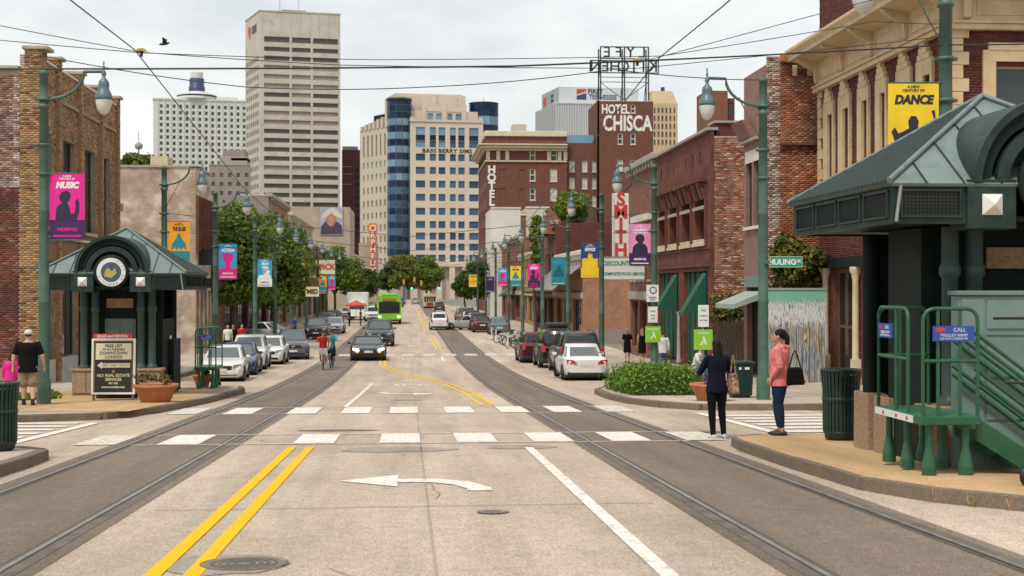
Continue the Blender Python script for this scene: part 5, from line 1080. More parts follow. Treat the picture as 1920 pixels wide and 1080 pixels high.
cornice(TF, Lf, .55, 1.12, [.25, Lf*.26, Lf*.5, Lf*.75, Lf-.3]); cornice(TS, 12, 1.12, .3, [.3, 2.6, 5.0, 7.5])
q = MB(TF); q.box(-.1, Lf+.05, -.12, .3, zp, zp+.12); q.build('coping', 'bt_wine', t)
# cast-iron shop columns, recessed doorway
for px in (1555, 1612):
    u = uu(px); q = MB(TF); q.box(u-.2, u+.2, -.28, .02, zb-.2, zb+.5); q.box(u-.16, u+.16, -.26, .0, zb+.5, zb+.95); q.lathe([(.13,0),(.115,.1),(.11,2.6),(.14,2.68),(.14,2.75),(.2,2.85),(.2,3.0)], (u, -.13, zb+.95), 10); q.build('shop_column', 'trim_cream', t)
a, b_, c0, c1 = door[0]; window(t, TX(TF, a, 0, c0), b_-a, c1-c0, .22, .12, 'wood_brown', 'glass_dark', 1, 2, name='door'); a, b_, c0, c1 = door[1]; window(t, TX(TF, a, 0, c0), b_-a, c1-c0, .22, .12, 'wood_brown', 'glass_dark', 4, 1, name='shop_window')
q = MB(TF); q.box(0, Lf, -.2, 0, zb+3.95, zb+4.3); q.build('shop_cornice', 'kiosk_green', t)

# ------------------------------------------------------------------ tall red brick party-wall building
y0, y1 = y_at(1437, XR), y_at(1395, XR); zb = zg(y0)+.15; Lf = y1-y0
def zr(py, px, X=XR): return z_at(py, X, y_at(px, X))
t = thing('party_wall_building', 'tall narrow building with a bare orange brick side wall and whitewashed edge', 'building', (XR, y0, zb))
TF = FR((XR, y1, 0), -90); TS = FR((XR, y0, 0), 0); zt = zr(105, 1437); zlow = zr(190, 1395)
hz0, hz1 = zr(425, 1408), zr(305, 1408); holes = [(Lf*.1, Lf*.36, hz0, hz1), (Lf*.44, Lf*.66, hz0, hz1), (Lf*.74, Lf*.94, hz0, hz1), (Lf*.15, Lf*.85, zb, zb+3.3)]
m = MB(TF); wall(m, 0, Lf, zb-1, zt-.3, holes, .25); m.build('facade', 'bt_mauve', t)
m = MB(TS); wall(m, 0, 10, zb-1, zt, []); m.build('wall', 'mortar_pale', t)
zc = zr(250, 1480)
put(brick_mesh(TS, .52, 2.6, zb, zc-.35, mat='brick_orange'), 'bricks', t, kind='stuff'); put(brick_mesh(TS, .52, 2.6, zc, zt-.75, mat='brick_orange'), 'bricks', t, kind='stuff')
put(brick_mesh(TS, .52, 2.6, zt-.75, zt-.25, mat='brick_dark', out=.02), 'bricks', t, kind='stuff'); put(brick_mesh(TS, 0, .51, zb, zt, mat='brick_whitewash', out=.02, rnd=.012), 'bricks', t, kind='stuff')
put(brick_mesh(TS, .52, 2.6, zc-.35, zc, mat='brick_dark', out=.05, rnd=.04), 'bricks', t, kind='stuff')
q = MB(TS); q.box(.5, 2.6, -.14, 0, zc-.08, zc); q.build('ledge', 'mortar_dark', t)
for k in range(3): q = MB(TS); x = .95+.55*k; q.box(x, x+.17, -.045, -.02, zt-.7, zt-.32); q.build('plaster_patch', 'trim_cream', t)
q = MB(TS); q.box(.5, 1.15, -.1, .2, zt-.22, zt+.05); q.build('flashing', 'rust_orange', t, bevel=.04)
for h_ in holes[:3]: window(t, TX(TF, h_[0], 0, h_[2]), h_[1]-h_[0], h_[3]-h_[2], .2, .06, 'dark_frame', 'glass_dark', 1, 2, .1, 'trim_white', .45)
h_ = holes[3]; window(t, TX(TF, h_[0], 0, h_[2]), h_[1]-h_[0], h_[3]-h_[2], .25, .1, 'kiosk_mid', 'glass_dark', 2, 1, name='shop_window')
q = MB(TF); q.hexa([(-.1,-.1,zr(268, 1400)),(Lf*.5,-.1,zr(268, 1400)),(Lf*.5,0,zr(268, 1400)),(-.1,0,zr(268, 1400))],[(-.1,-.5,zr(232, 1400)),(Lf*.5,-.5,zr(232, 1400)),(Lf*.5,0,zr(232, 1400)),(-.1,0,zr(232, 1400))]); q.build('cornice', 'bt_mauve', t)
q = MB(TF); q.box(0, Lf*.75, -.2, 0, zr(320, 1400)+1.0, zr(320, 1400)+1.1); q.build('string_course', 'trim_grey', t)
ya = (y0+y1)/2; q = MB(TF); za = zb+2.75; q.hexa([(.2,-1.15,za-.22),(Lf-.2,-1.15,za-.22),(Lf-.2,0,za+.18),(.2,0,za+.18)],[(.2,-1.15,za-.05),(Lf-.2,-1.15,za-.05),(Lf-.2,0,za+.42),(.2,0,za+.42)]); q.build('awning', 'awning_pale', t)
q = MB(TF); q.box(Lf*.15-.1, Lf*.85+.1, -.08, 0, zb+3.32, zb+3.75); q.build('fascia_board', 'cabinet_green', t)
q = MB(); q.box(XR+.3, XR+10, y0+.2, y1, zt-1.2, zt-1.1); q.build('roof', 'roof_tar', t)

# ------------------------------------------------------------------ brown painted building with corbelled hoods and green awnings
y0, y1 = y_at(1333, XR), y_at(1234, XR); zb = zg(y0)+.15; Lf = y1-y0
t = thing('arcaded_building', 'brown painted building with corbelled window hoods and green triangular awnings', 'building', (XR, y0, zb))
TF = FR((XR, y1, 0), -90); TS = FR((XR, y0, 0), 0); zt = zr(245, 1331)
def uu(px): return y1 - y_at(px, XR)
bays = [(uu(a), uu(b_)) for a, b_ in ((1236, 1249), (1256, 1271), (1279, 1296), (1303, 1323))]; zs = zr(456, 1315); zh = zr(352, 1315)
slots = [uu(p) for p in (1240.5, 1251.6, 1263, 1286, 1299, 1313)]; zs0, zs1 = zr(308, 1313), zr(285, 1313)
gnd = [(uu(1236), uu(1272)), (uu(1282), uu(1327))]; zg1 = zr(508, 1327)
holes = [(a, b_, zs, zh) for a, b_ in bays] + [(u-.15, u+.15, zs0, zs1) for u in slots] + [(a, b_, zb, zg1) for a, b_ in gnd]
m = MB(TF); wall(m, 0, Lf, zb-1, zt, holes, .35); m.build('facade', 'painted_brown', t)
m = MB(TS); wall(m, 0, 12, zb-1, zt-.25, []); m.build('wall', 'mortar_pale', t); put(brick_mesh(TS, .12, 1.75, zb, zt-.3, mat='brick_speckle'), 'bricks', t, kind='stuff')
m = MB(TS); m.box(-.02, .12, -.05, 0, zb, zt); m.build('corner_strip', 'painted_brown', t); m = MB(TF); m.box(0, Lf+.1, -.2, .3, zt, zt+.12); m.build('coping', 'trim_grey', t)
m = MB(TF); m.box(0, Lf, .6, .62, zb, zt-.2); m.build('interior_wall', 'interior', t)
for k, (a, b_) in enumerate(bays):
    w = b_-a; window(t, TX(TF, a, 0, zs), w, (zh-zs)*.62, .3, .07, 'painted_brown', 'glass_dark', 2, 1); window(t, TX(TF, a, 0, zs+(zh-zs)*.62), w, (zh-zs)*.38, .32, .07, 'dark_frame', 'glass_dark', 3, 1)
    q = MB(TF); q.box(a-.12, b_+.12, -.16, 0, zs-.14, zs); q.build('sill', 'trim_cream', t)
    for j in range(4): q = MB(TF); x = a+w*(j+.5)/4; q.box(x-.07, x+.07, -.15, -.02, zs+.0, zs+.16); q.build('sill_block', 'trim_cream', t)
    q = MB(TF); q.box(a-.05, b_+.05, -.12, 0, zs+(zh-zs)*.60, zs+(zh-zs)*.66); q.build('transom', 'trim_grey', t)
    q = MB(TF); q.box(a-.2, b_+.2, -.2, 0, zh, zh+.22); q.build('hood', 'painted_brown', t)
    for j in range(5):
        q = MB(TF); x = a-.1+(w+.2)*j/4; q.hexa([(x-.05,-.12,zh-.55),(x+.05,-.12,zh-.55),(x+.05,0,zh-.55),(x-.05,0,zh-.55)], [(x-.06,-.34,zh+.2),(x+.06,-.34,zh+.2),(x+.06,0,zh+.2),(x-.06,0,zh+.2)]); q.build('corbel', 'bt_mauve' if j % 2 else 'painted_brown', t)
    q = MB(TF); q.box(a-.28, b_+.28, -.38, 0, zh+.2, zh+.32); q.build('hood_cap', 'painted_brown', t)
    q = MB(TF); q.box(b_+.06, b_+.26, -.08, 0, zs-.14, zh); q.build('pilaster', 'painted_brown', t)
q = MB(TF); q.box(0, Lf, -.1, 0, zg1+.2, zg1+.34); q.build('string_course', 'painted_brown', t)
q = MB(TF); q.box(0, Lf, -.06, 0, zg1+.95, zg1+1.05); q.build('string_course', 'painted_brown', t)
for a, b_ in gnd:
    n = 9
    for i in range(n): q = MB(TF); x = a+(b_-a)*i/n; q.box(x+.01, x+(b_-a)/n-.01, .15+.05*(i % 2), .2+.05*(i % 2), zb+.05, zg1-.02); q.build('door_leaf', 'curtain_green', t)
    za = zr(513, 1306); q = MB(TF); u0, u1 = max(a+.1, b_-1.15), b_-.2; q.add([(u0,-.02,za),(u1,-.02,za),(u0,-1.05,za-1.72),(u1,-1.05,za-1.72),(u0,-.02,za-1.72),(u1,-.02,za-1.72),(u0,-1.05,za-1.85),(u1,-1.05,za-1.85)], [(0,2,3,1),(0,4,2),(1,3,5),(2,6,7,3)]); q.build('awning', 'awning_green', t)
q = MB(TF); q.lathe([(.14,0),(.1,.2),(.09,2.2),(.15,2.4)], ((gnd[0][1]+gnd[1][0])/2, -.1, zb), 10); q.build('post', 'trim_grey', t)
q = MB(TS); q.box(.25, 1.55, .1, 1.2, zt-.25, zt+.32); q.build('chimney', 'bt_wine', t); q = MB(TS); q.box(.15, 1.65, 0, 1.3, zt+.32, zt+.42); q.build('chimney_cap', 'trim_grey', t)
q = MB(); q.box(XR+.3, XR+12, y0+.2, y1, zt-.9, zt-.8); q.build('roof', 'roof_tar', t)

# ------------------------------------------------------------------ mural wall, timber fence
ym = 47.0; xa, xb = x_at(1441, ym), x_at(1547, ym); z0 = zg(ym)+.15; z1 = z_at(540, xa, ym)
m, N, L, P = _mat('mural'); P.inputs['Roughness'].default_value = .7
tc = N.new('ShaderNodeTexCoord'); sp = N.new('ShaderNodeSeparateXYZ'); L.new(tc.outputs['Object'], sp.inputs[0])
mp = N.new('ShaderNodeMapping'); mp.inputs['Scale'].default_value = (14, 1, .35); L.new(tc.outputs['Object'], mp.inputs[0])
n1 = N.new('ShaderNodeTexNoise'); n1.inputs['Scale'].default_value = 1.0; n1.inputs['Detail'].default_value = 2; L.new(mp.outputs[0], n1.inputs['Vector'])
r1 = _ramp(N, [(.0,(.12,.06,.06)),(.38,(.04,.25,.42)),(.425,(.5,.5,.5)),(.455,(.16,.07,.07)),(.49,(.55,.5,.47)),(.51,(.58,.40,.05)),(.535,(.14,.06,.07)),(.565,(.04,.30,.42)),(.6,(.5,.48,.46)),(.64,(.17,.09,.08)),(.7,(.2,.45,.38))]); r1.color_ramp.interpolation = 'CONSTANT'; L.new(n1.outputs[0], r1.inputs[0])
mp2 = N.new('ShaderNodeMapping'); mp2.inputs['Scale'].default_value = (17, 1, 3.4); L.new(tc.outputs['Object'], mp2.inputs[0])
n2 = N.new('ShaderNodeTexNoise'); n2.inputs['Scale'].default_value = 1.0; n2.inputs['Detail'].default_value = 3; L.new(mp2.outputs[0], n2.inputs['Vector'])
r2 = _ramp(N, [(.3,(.10,.11,.13)),(.42,(.50,.51,.52)),(.56,(.70,.70,.70)),(.68,(.2,.21,.25))]); L.new(n2.outputs[0], r2.inputs[0])
zz = N.new('ShaderNodeMath'); zz.operation = 'MULTIPLY_ADD'; L.new(n2.outputs[0], zz.inputs[0]); zz.inputs[1].default_value = 1.5; L.new(sp.outputs[2], zz.inputs[2])
def gate(thr, w): r = N.new('ShaderNodeMapRange'); r.inputs['From Min'].default_value = thr; r.inputs['From Max'].default_value = thr+w; L.new(zz.outputs[0], r.inputs['Value']); return r.outputs[0]
mA = N.new('ShaderNodeMixRGB'); L.new(gate(z0+2.65, .2), mA.inputs[0]); L.new(r1.outputs[0], mA.inputs[1]); L.new(r2.outputs[0], mA.inputs[2])
mB = N.new('ShaderNodeMixRGB'); L.new(gate(z0+3.42, .06), mB.inputs[0]); L.new(mA.outputs[0], mB.inputs[1]); mB.inputs[2].default_value = (.18,.45,.36,1); L.new(mB.outputs[0], P.inputs['Base Color'])
t = thing('mural_wall', 'wall painted with a mural of vertical coloured strokes under a mint band', 'wall', ((xa+xb)/2, ym, z0))
q = MB(); q.box(xa, xb, ym, ym+.2, z0-.3, z1-.06); q.build('wall', 'mural', t); q = MB(); q.box(xa-.03, xb+.03, ym-.03, ym+.23, z1-.06, z1); q.build('coping', 'awning_pale', t)
yfn = 56.2; xa, xb = x_at(1340, yfn), x_at(1402, yfn); z0 = zg(yfn)+.15; z1 = z_at(602, xa, yfn)
t = thing('timber_fence', 'dark timber fence across the gap beside the green awnings', 'fence', ((xa+xb)/2, yfn, z0)); n = 9
for i in range(n): q = MB(); w = (xb-xa)/n; q.box(xa+w*i+.008, xa+w*(i+1)-.008, yfn, yfn+.03, z0, z1+random.uniform(-.04, .04)); q.build('board', 'fence_wood', t)
for z in (z0+.4, z1-.3): q = MB(); q.box(xa, xb, yfn+.031, yfn+.08, z, z+.09); q.build('rail', 'fence_wood', t)
# ================================================================== the rows of buildings further down the street
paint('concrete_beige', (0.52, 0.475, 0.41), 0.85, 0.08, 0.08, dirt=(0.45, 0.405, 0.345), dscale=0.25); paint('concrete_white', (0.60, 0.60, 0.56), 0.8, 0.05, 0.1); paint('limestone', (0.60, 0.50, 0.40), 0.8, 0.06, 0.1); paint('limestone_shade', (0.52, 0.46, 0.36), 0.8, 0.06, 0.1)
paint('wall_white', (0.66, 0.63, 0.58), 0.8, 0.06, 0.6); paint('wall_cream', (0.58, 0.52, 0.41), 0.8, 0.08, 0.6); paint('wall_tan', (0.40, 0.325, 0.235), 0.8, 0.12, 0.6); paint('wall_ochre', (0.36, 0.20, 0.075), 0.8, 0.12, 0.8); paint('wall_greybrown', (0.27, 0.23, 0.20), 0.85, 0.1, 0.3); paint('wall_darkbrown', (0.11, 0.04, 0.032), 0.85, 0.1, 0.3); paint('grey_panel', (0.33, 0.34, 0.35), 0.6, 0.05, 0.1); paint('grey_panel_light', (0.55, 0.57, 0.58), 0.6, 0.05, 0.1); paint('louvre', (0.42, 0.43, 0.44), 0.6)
paint('tan_tower', (0.56, 0.43, 0.26), 0.8, 0.06, 0.2); paint('tin', (0.30, 0.28, 0.25), 0.5, 0.3, 3, metal=0.4); paint('letter_white', (0.72, 0.70, 0.66), 0.7); paint('letter_red', (0.55, 0.05, 0.03), 0.6); paint('theatre_red', (0.52, 0.055, 0.02), 0.5); paint('theatre_orange', (0.70, 0.20, 0.03), 0.5); paint('navy_paint', (0.03, 0.045, 0.12), 0.5)
paint('tower_shade', (0.085, 0.066, 0.062), 0.35, 0.15, 0.3); paint('tower_blind', (0.30, 0.245, 0.19), 0.6, 0.1, 0.5); glass('glass_blue', (0.05, 0.10, 0.16), 0.25, 0.22, 0.35); glass('glass_sky', (0.16, 0.28, 0.38), 0.2, 0.3, 0.25); glass('glass_navy', (0.012, 0.03, 0.062), 0.2, 0.18, 0.4); glass('glass_pale', (0.45, 0.45, 0.42), 0.3, 0.5, 0.12); paint('pane_brown', (0.13, 0.05, 0.035), 0.7); glass('pane_dark', (0.07, 0.07, 0.075), 0.2, 0.5, 0.3)
PANE = {}
def pane(parent, T, w, h, mat, dep, name='window'):
    k = (round(w, 2), round(h, 2), mat)
    if k not in PANE: q = MB(); q.box(0, k[0], 0, .06, 0, k[1]); PANE[k] = q.mesh('window', mat)
    return put(PANE[k], name, parent, mat=TX(T, 0, dep, 0))
def face(root, T, W, z0, z1, cols, rows, wallmat, pm, rev=.3, name='wall', skip=None):
    hs = [(a, b_, c, d) for c, d in rows for a, b_ in cols]
    m = MB(T); wall(m, 0, W, z0, z1, hs, rev+.05); m.build(name, wallmat, root)
    for j, (c, d) in enumerate(rows):
        for i, (a, b_) in enumerate(cols): pane(root, TX(T, a, 0, c), b_-a, d-c, pm(i, j) if callable(pm) else pm, rev)
def even(n, W, frac, pad=0): s = (W-2*pad)/n; return [(pad+s*i+s*(1-frac)/2, pad+s*i+s*(1+frac)/2) for i in range(n)]
def rowhouse(side, ya, yb, ztop, wallm, sidem, label, trim='trim_grey', nb=4, rows=((.0, .0),), shop='glass_dark', deep=12, gable=None, shoph=3.0, corn=.35, name='shop_building', X=None, wp='glass_win'):
    X = X if X is not None else (XL if side < 0 else XR); zb = zg(ya)+.15; L_ = yb-ya
    t = thing(name, label, 'building', (X, ya, zb), group='shop buildings along the street')
    TF = FR((X, ya, 0), 90) if side < 0 else FR((X, yb, 0), -90); TS = FR((X-deep if side < 0 else X, ya, 0), 0)
    up = [r for r in rows if r[1] > r[0]]
    cols = even(nb, L_, .5, .3); gcols = even(max(2, nb//2), L_, .84, .3)
    hs = [(a, b_, zb+c, zb+d) for c, d in up for a, b_ in cols] + [(a, b_, zb+.4, zb+shoph) for a, b_ in gcols]
    m = MB(TF); wall(m, 0, L_, zb-1, ztop, hs, .3); m.build('facade', wallm, t); m = MB(TS); wall(m, 0, deep, zb-1, ztop-.2, []); m.build('wall', sidem, t)
    for c, d in up:
        for a, b_ in cols: window(t, TX(TF, a, 0, zb+c), b_-a, d-c, .2, .08, trim, wp, 1, 2, .1, trim)
    for a, b_ in gcols: window(t, TX(TF, a, 0, zb+.4), b_-a, shoph-.4, .25, .1, 'dark_frame', shop, 2, 1, name='shop_window')
    m = MB(TF); m.box(-.05, L_+.05, -corn, .3, ztop-.35, ztop); m.build('cornice', trim, t, bevel=.05); m = MB(TF); m.box(0, L_, -.12, 0, zb+shoph+.1, zb+shoph+.55); m.build('sign_band', trim, t)
    n = int(L_/.9)
    for i in range(n): q = MB(TF); x = L_*(i+.5)/n; q.box(x-.1, x+.1, -corn*.8, 0, ztop-.65, ztop-.36); q.build('bracket', trim, t)
    q = MB(); q.box(min(X, X-deep*-side if side > 0 else X-deep)+.3, max(X, X+deep if side > 0 else X)-.3, ya+.3, yb, ztop-.6, ztop-.5); q.build('roof', 'roof_tar', t)
    return t, TF, TS
def zrx(py, y, X): return z_at(py, X, y)
# --- right row
y1 = y_at(1234, XR)
t, TF, TS = rowhouse(1, y1+.02, y_at(1181, XR), zrx(285, y1, XR), 'bt_brown', 'bt_brown', 'old brown brick building with bracketed cornice behind the tall SMITH sign', 'trim_grey', 6, ((4.2, 6.3),))
q = MB(TF); q.box(2, 8.0, -.3, 0, zrx(408, y1, XR), zrx(395, y1, XR)); q.build('white_band', 'trim_white', t)
ya = y_at(1093, XR); yb = y_at(1041, XR)
t, TF, TS = rowhouse(1, ya, yb-.1, zrx(478, ya, XR), 'bt_orange', 'bt_orange', 'low orange brick shop with tin awning and white toothed parapet', 'trim_grey', 6, (), corn=.1)
for i in range(int((yb-ya)/1.1)): q = MB(TF); q.box(i*1.1+.1, i*1.1+.75, -.15, .25, zrx(478, ya, XR), zrx(478, ya, XR)+.42); q.build('merlon', 'wall_cream', t, bevel=.08)
q = MB(TF); zz_ = zrx(485, ya, XR)
for i in range(28): q = MB(TF); L_ = yb-ya; q.hexa([(L_*i/28+.01,-2.3,zz_-2.35),(L_*(i+1)/28-.01,-2.3,zz_-2.35),(L_*(i+1)/28-.01,-.12,zz_-.5),(L_*i/28+.01,-.12,zz_-.5)],[(L_*i/28+.01,-2.3,zz_-2.3+.03*(i % 2)),(L_*(i+1)/28-.01,-2.3,zz_-2.3+.03*(i % 2)),(L_*(i+1)/28-.01,-.12,zz_-.45+.03*(i % 2)),(L_*i/28+.01,-.12,zz_-.45+.03*(i % 2))]); q.build('awning_sheet', 'tin', t)
q = MB(TS); q.box(0, 12, -.03, 0, zg(ya)-.2, zg(ya)+1.0); q.build('plinth', 'wall_greybrown', t)
yc = y_at(1004, XR); t, TF, TS = rowhouse(1, yb, yc-.1, zrx(413, yb, XR), 'bt_brown', 'bt_wine', 'dark red brick building whose blank side wall rises above the low orange shop', 'trim_grey', 6, ((4.2, 7.0),))
q = MB(TF); L_ = yc-yb; zt_ = zrx(413, yb, XR); q.add([(L_-7,-1.3,zt_-1.2),(L_-.2,-1.3,zt_-1.2),(L_-3.6,-.1,zt_+1.3),(L_-7,1.5,zt_-1.2),(L_-.2,1.5,zt_-1.2)], [(0,1,2),(1,4,2),(4,3,2),(3,0,2)]); q.build('gable_roof', 'painted_brown', t)
q = MB(TF); q.box(2, L_-1, -1.6, -.1, zg(yb)+3.5, zg(yb)+3.75); q.build('canopy', 'dark_frame', t)
yd = y_at(976, XR); t, TF, TS = rowhouse(1, yc, yd-.1, zrx(470, yc, XR), 'wall_ochre', 'wall_cream', 'ochre two-storey shopfront down the street behind the banners', 'trim_cream', 4, ((4.2, 6.3),), deep=4.5)
ye = y_at(941, XR); t, TF, TS = rowhouse(1, yd, ye-.1, zrx(440, yd, XR), 'bt_brown', 'bt_red', 'brown shop building with dark cornice before the white wall', 'trim_grey', 8, ((4.4, 7.2),))
q = MB(TF); q.hexa([(20,-1.8,zg(yd)+3.0),(26,-1.8,zg(yd)+3.0),(26,-.05,zg(yd)+4.3),(20,-.05,zg(yd)+4.3)],[(20,-1.8,zg(yd)+3.1),(26,-1.8,zg(yd)+3.1),(26,-.05,zg(yd)+4.4),(20,-.05,zg(yd)+4.4)]); q.build('awning', 'awning_green', t)
yw = ye; t = thing('white_building', 'plain white rendered block in front of the brown hotel', 'building', (XR+3, yw, zg(yw)))
for a, b_, tp, mt in ((921, 976, 391, 'wall_white'), (976.3, 986, 404, 'bt_brown'), (986.3, 1030, 390, 'wall_cream')):
    xa, xb = x_at(a, yw), x_at(b_, yw); zt_ = z_at(tp, xa, yw); q = MB(); q.box(xa, xb, yw, yw+14, zg(yw)-1, zt_); q.build('wall', mt, t); q = MB(); q.box(xa-.05, xb+.05, yw-.1, yw+.3, zt_, zt_+.2); q.build('coping', 'trim_white', t)
# --- signs on that side
ys = 76.6; xa, xb = x_at(1150, ys), x_at(1178, ys); z0, z1 = z_at(481, xa, ys), z_at(362, xa, ys)
t = thing('blade_sign', 'tall white vertical sign with faded red letters reading SMITH', 'sign', ((xa+xb)/2, ys, z0)); q = MB(); q.box(xa, xb, ys, ys+.25, z0, z1); q.build('panel', 'white_plain', t, bevel=.03)
for a in ((xa-.03,xa+.04,z0,z1),(xb-.04,xb+.03,z0,z1)): q = MB(); q.box(a[0],a[1],ys-.03,ys+.28,a[2],a[3]); q.build('edge_trim', 'trim_white', t)
for k, ch in enumerate('SMITH'): text(ch, .285*(z1-z0), FR(((xa+xb)/2, ys-.01, z1-(z1-z0)*(k+.52)/5)), 'letter_red', t, ext=.01, bold=.035, sx=1.0)
q = MB(); q.cyl(((xa+xb)/2, ys+.12, z1), ((xa+xb)/2+.6, ys+.12, z1+.5), .05, n=6); q.build('bracket', 'dark_frame', t)
xa, xb = x_at(1131, ys-.4), x_at(1209, ys-.4); z0, z1 = z_at(524, xa, ys-.4), z_at(483, xa, ys-.4)
t = thing('shop_sign', 'white panel sign with green lettering reading DISCOUNT FOOD SERVICE', 'sign', ((xa+xb)/2, ys-.4, z0)); q = MB(); q.box(xa, xb, ys-.4, ys-.2, z0, z1); q.build('panel', 'white_plain', t, bevel=.02)
text('DISCOUNT FOOD', .33, FR(((xa+xb)/2, ys-.41, z1-.32)), 'street_sign_green', t, ext=.005, bold=.01, sx=.85); text('COMPLETE FOOD SERVICE', .22, FR(((xa+xb)/2, ys-.41, z0+.3)), 'street_sign_green', t, ext=.005, bold=.006, sx=.9)
q = MB(); q.box(xa-.02, xb+.02, ys-.42, ys-.18, z1, z1+.06); q.build('edge_trim', 'trim_grey', t)
# --- left row
rowhouse(-1, 97, 127, zg(97)+5.4, 'bt_wine', 'bt_brown', 'low dark shop building in shade behind the leafy street trees', 'dark_frame', 8, (), shoph=3.6)
t, TF, TS = rowhouse(-1, 128, 148, zrx(362, 128, XL), 'bt_orange', 'wall_greybrown', 'orange brick facade rising above the leafy trees', 'trim_grey', 5, ((4.5, 7.0), (8.2, 10.6)))
t, TF, TS = rowhouse(-1, 152, 186, zrx(398, 152, XL), 'wall_tan', 'wall_greybrown', 'tan block with rooftop plant behind the trees', 'trim_cream', 8, ((4.5, 6.6),))
q = MB(TS); zt_ = zrx(398, 152, XL); q.box(6.5, 9.5, 2, 6, zt_, zt_+2.0); q.build('rooftop_plant', 'trim_white', t); q = MB(TS); q.box(3, 5.5, 2, 6, zt_, zt_+1.4); q.build('rooftop_plant', 'dark_frame', t)
t, TF, TS = rowhouse(-1, 187, 222, zrx(455, 187, XL), 'bt_red', 'wall_cream', 'low red brick shop row behind the street trees', 'trim_cream', 8, ((4.2, 6.2),))
yl = 258; xa, xb = x_at(585, yl), x_at(656, yl); t = thing('billboard_building', 'tan building with a large printed portrait panel on its end wall', 'building', ((xa+xb)/2, yl, zg(yl)))
q = MB(); q.box(xa-8, xb, yl, yl+22, zg(yl)-1, z_at(388, xa, yl)); q.build('wall', 'wall_tan', t)
xa, xb = x_at(600, yl), x_at(643, yl); z0, z1 = z_at(440, xa, yl), z_at(389, xa, yl); T = FR((xa, yl-.2, z0)); w, h = xb-xa, z1-z0
paint('bill_sky', (.36, .36, .45), .6, .15, .5); paint('bill_skin', (.48, .2, .15), .6, .3, 1.5); paint('bill_dark', (.06, .04, .065), .6, .3, 1); paint('bill_pale', (.62, .52, .48), .6, .1, 1)
q = MB(T); q.box(0, w, 0, .15, 0, h); bb = q.build('printed_panel', 'bill_sky', t)
for nm, pts, mt in (('print', [(.02,.02),(.98,.02),(.95,.35),(.7,.5),(.3,.55),(.05,.3)], 'bill_dark'), ('print', [(.3,.42),(.45,.3),(.62,.34),(.72,.55),(.66,.78),(.5,.86),(.34,.78),(.28,.6)], 'bill_skin'), ('print', [(.12,.55),(.3,.66),(.5,.8),(.72,.66),(.95,.58),(.98,.72),(.6,.98),(.4,.98),(.05,.7)], 'bill_pale')):
    q = MB(T); d_ = {'bill_dark': .01, 'bill_skin': .02, 'bill_pale': .03}[mt]; q.prism([(x*w, z*h) for x, z in pts], -d_-.005, -d_+.004); q.build(nm, mt, bb)
t, TF, TS = rowhouse(-1, 300, 410, zrx(470, 300, XL), 'wall_cream', 'wall_tan', 'long cream building near the theatre sign', 'trim_cream', 14, ((4.5, 7.5),))
yo = 420; xa, xb = x_at(690, yo), x_at(708, yo); z0, z1 = z_at(514, xa, yo), z_at(418, xa, yo); w = xb-xa; h = z1-z0; T = FR((xa, yo, z0))
t = thing('theatre_sign', 'tall red and orange vertical theatre sign reading ORPHEUM', 'sign', ((xa+xb)/2, yo, z0))
q = MB(T); q.prism([(.2*w,0),(.8*w,0),(.86*w,.06*h),(.86*w,.8*h),(w,.84*h),(w,.97*h),(.8*w,h),(.2*w,h),(0,.97*h),(0,.84*h),(.14*w,.8*h),(.14*w,.06*h)], 0, .8); q.build('border', 'theatre_orange', t)
q = MB(T); q.prism([(.28*w,.03*h),(.72*w,.03*h),(.74*w,.82*h),(.86*w,.86*h),(.86*w,.95*h),(.14*w,.95*h),(.14*w,.86*h),(.26*w,.82*h)], -.05, -.005); q.build('panel', 'theatre_red', t)
for k, ch in enumerate('ORPHEUM'): text(ch, 2.3 if k else 2.6, TX(T, w/2, -.1, h*(.89-.136*k)), 'letter_white', t, ext=.05, bold=.05)
q = MB(); q.box(x_at(672, yo), x_at(706, yo), yo+2, yo+30, zg(yo)-1, z_at(455, xa, yo)); t = q.build('theatre_building', 'wall_tan', label='tan theatre block behind the tall red sign', cat='building')
def shop_board(px0, px1, py0, py1, y, panel, s, lc, sz, label):
    xa, xb = x_at(px0, y), x_at(px1, y); z0, z1 = z_at(py1, xa, y), z_at(py0, xa, y)
    t = thing('shop_sign', label, 'sign', ((xa+xb)/2, y, z0)); q = MB(); q.box(xa, xb, y, y+.15, z0, z1); q.build('panel', panel, t); q = MB(); q.box(xa-.04, xb+.04, y-.02, y+.17, z1, z1+.08); q.build('edge_trim', 'dark_frame', t)
    text(s, sz*(z1-z0), FR(((xa+xb)/2, y-.02, (z0+z1)/2)), lc, t, ext=.02, bold=.02)
shop_board(598, 628, 487, 514, 140, 'cream_plain', 'PICK', 'letter_red', .5, 'cream square sign with red capital letters over the far pavement')
shop_board(573, 598, 537, 556, 118, 'cream_plain', 'MID', 'wood_brown', .62, 'pale shop sign with brown capital letters under the trees')
shop_board(577, 593, 503, 533, 118.5, 'wood_brown', 'BAR', 'letter_white', .24, 'small dark brown hanging sign above the pale shop sign')
shop_board(575, 594, 487, 496, 119, 'ban_yellow', 'DELI', 'wood_brown', .7, 'narrow yellow sign above the dark brown one')

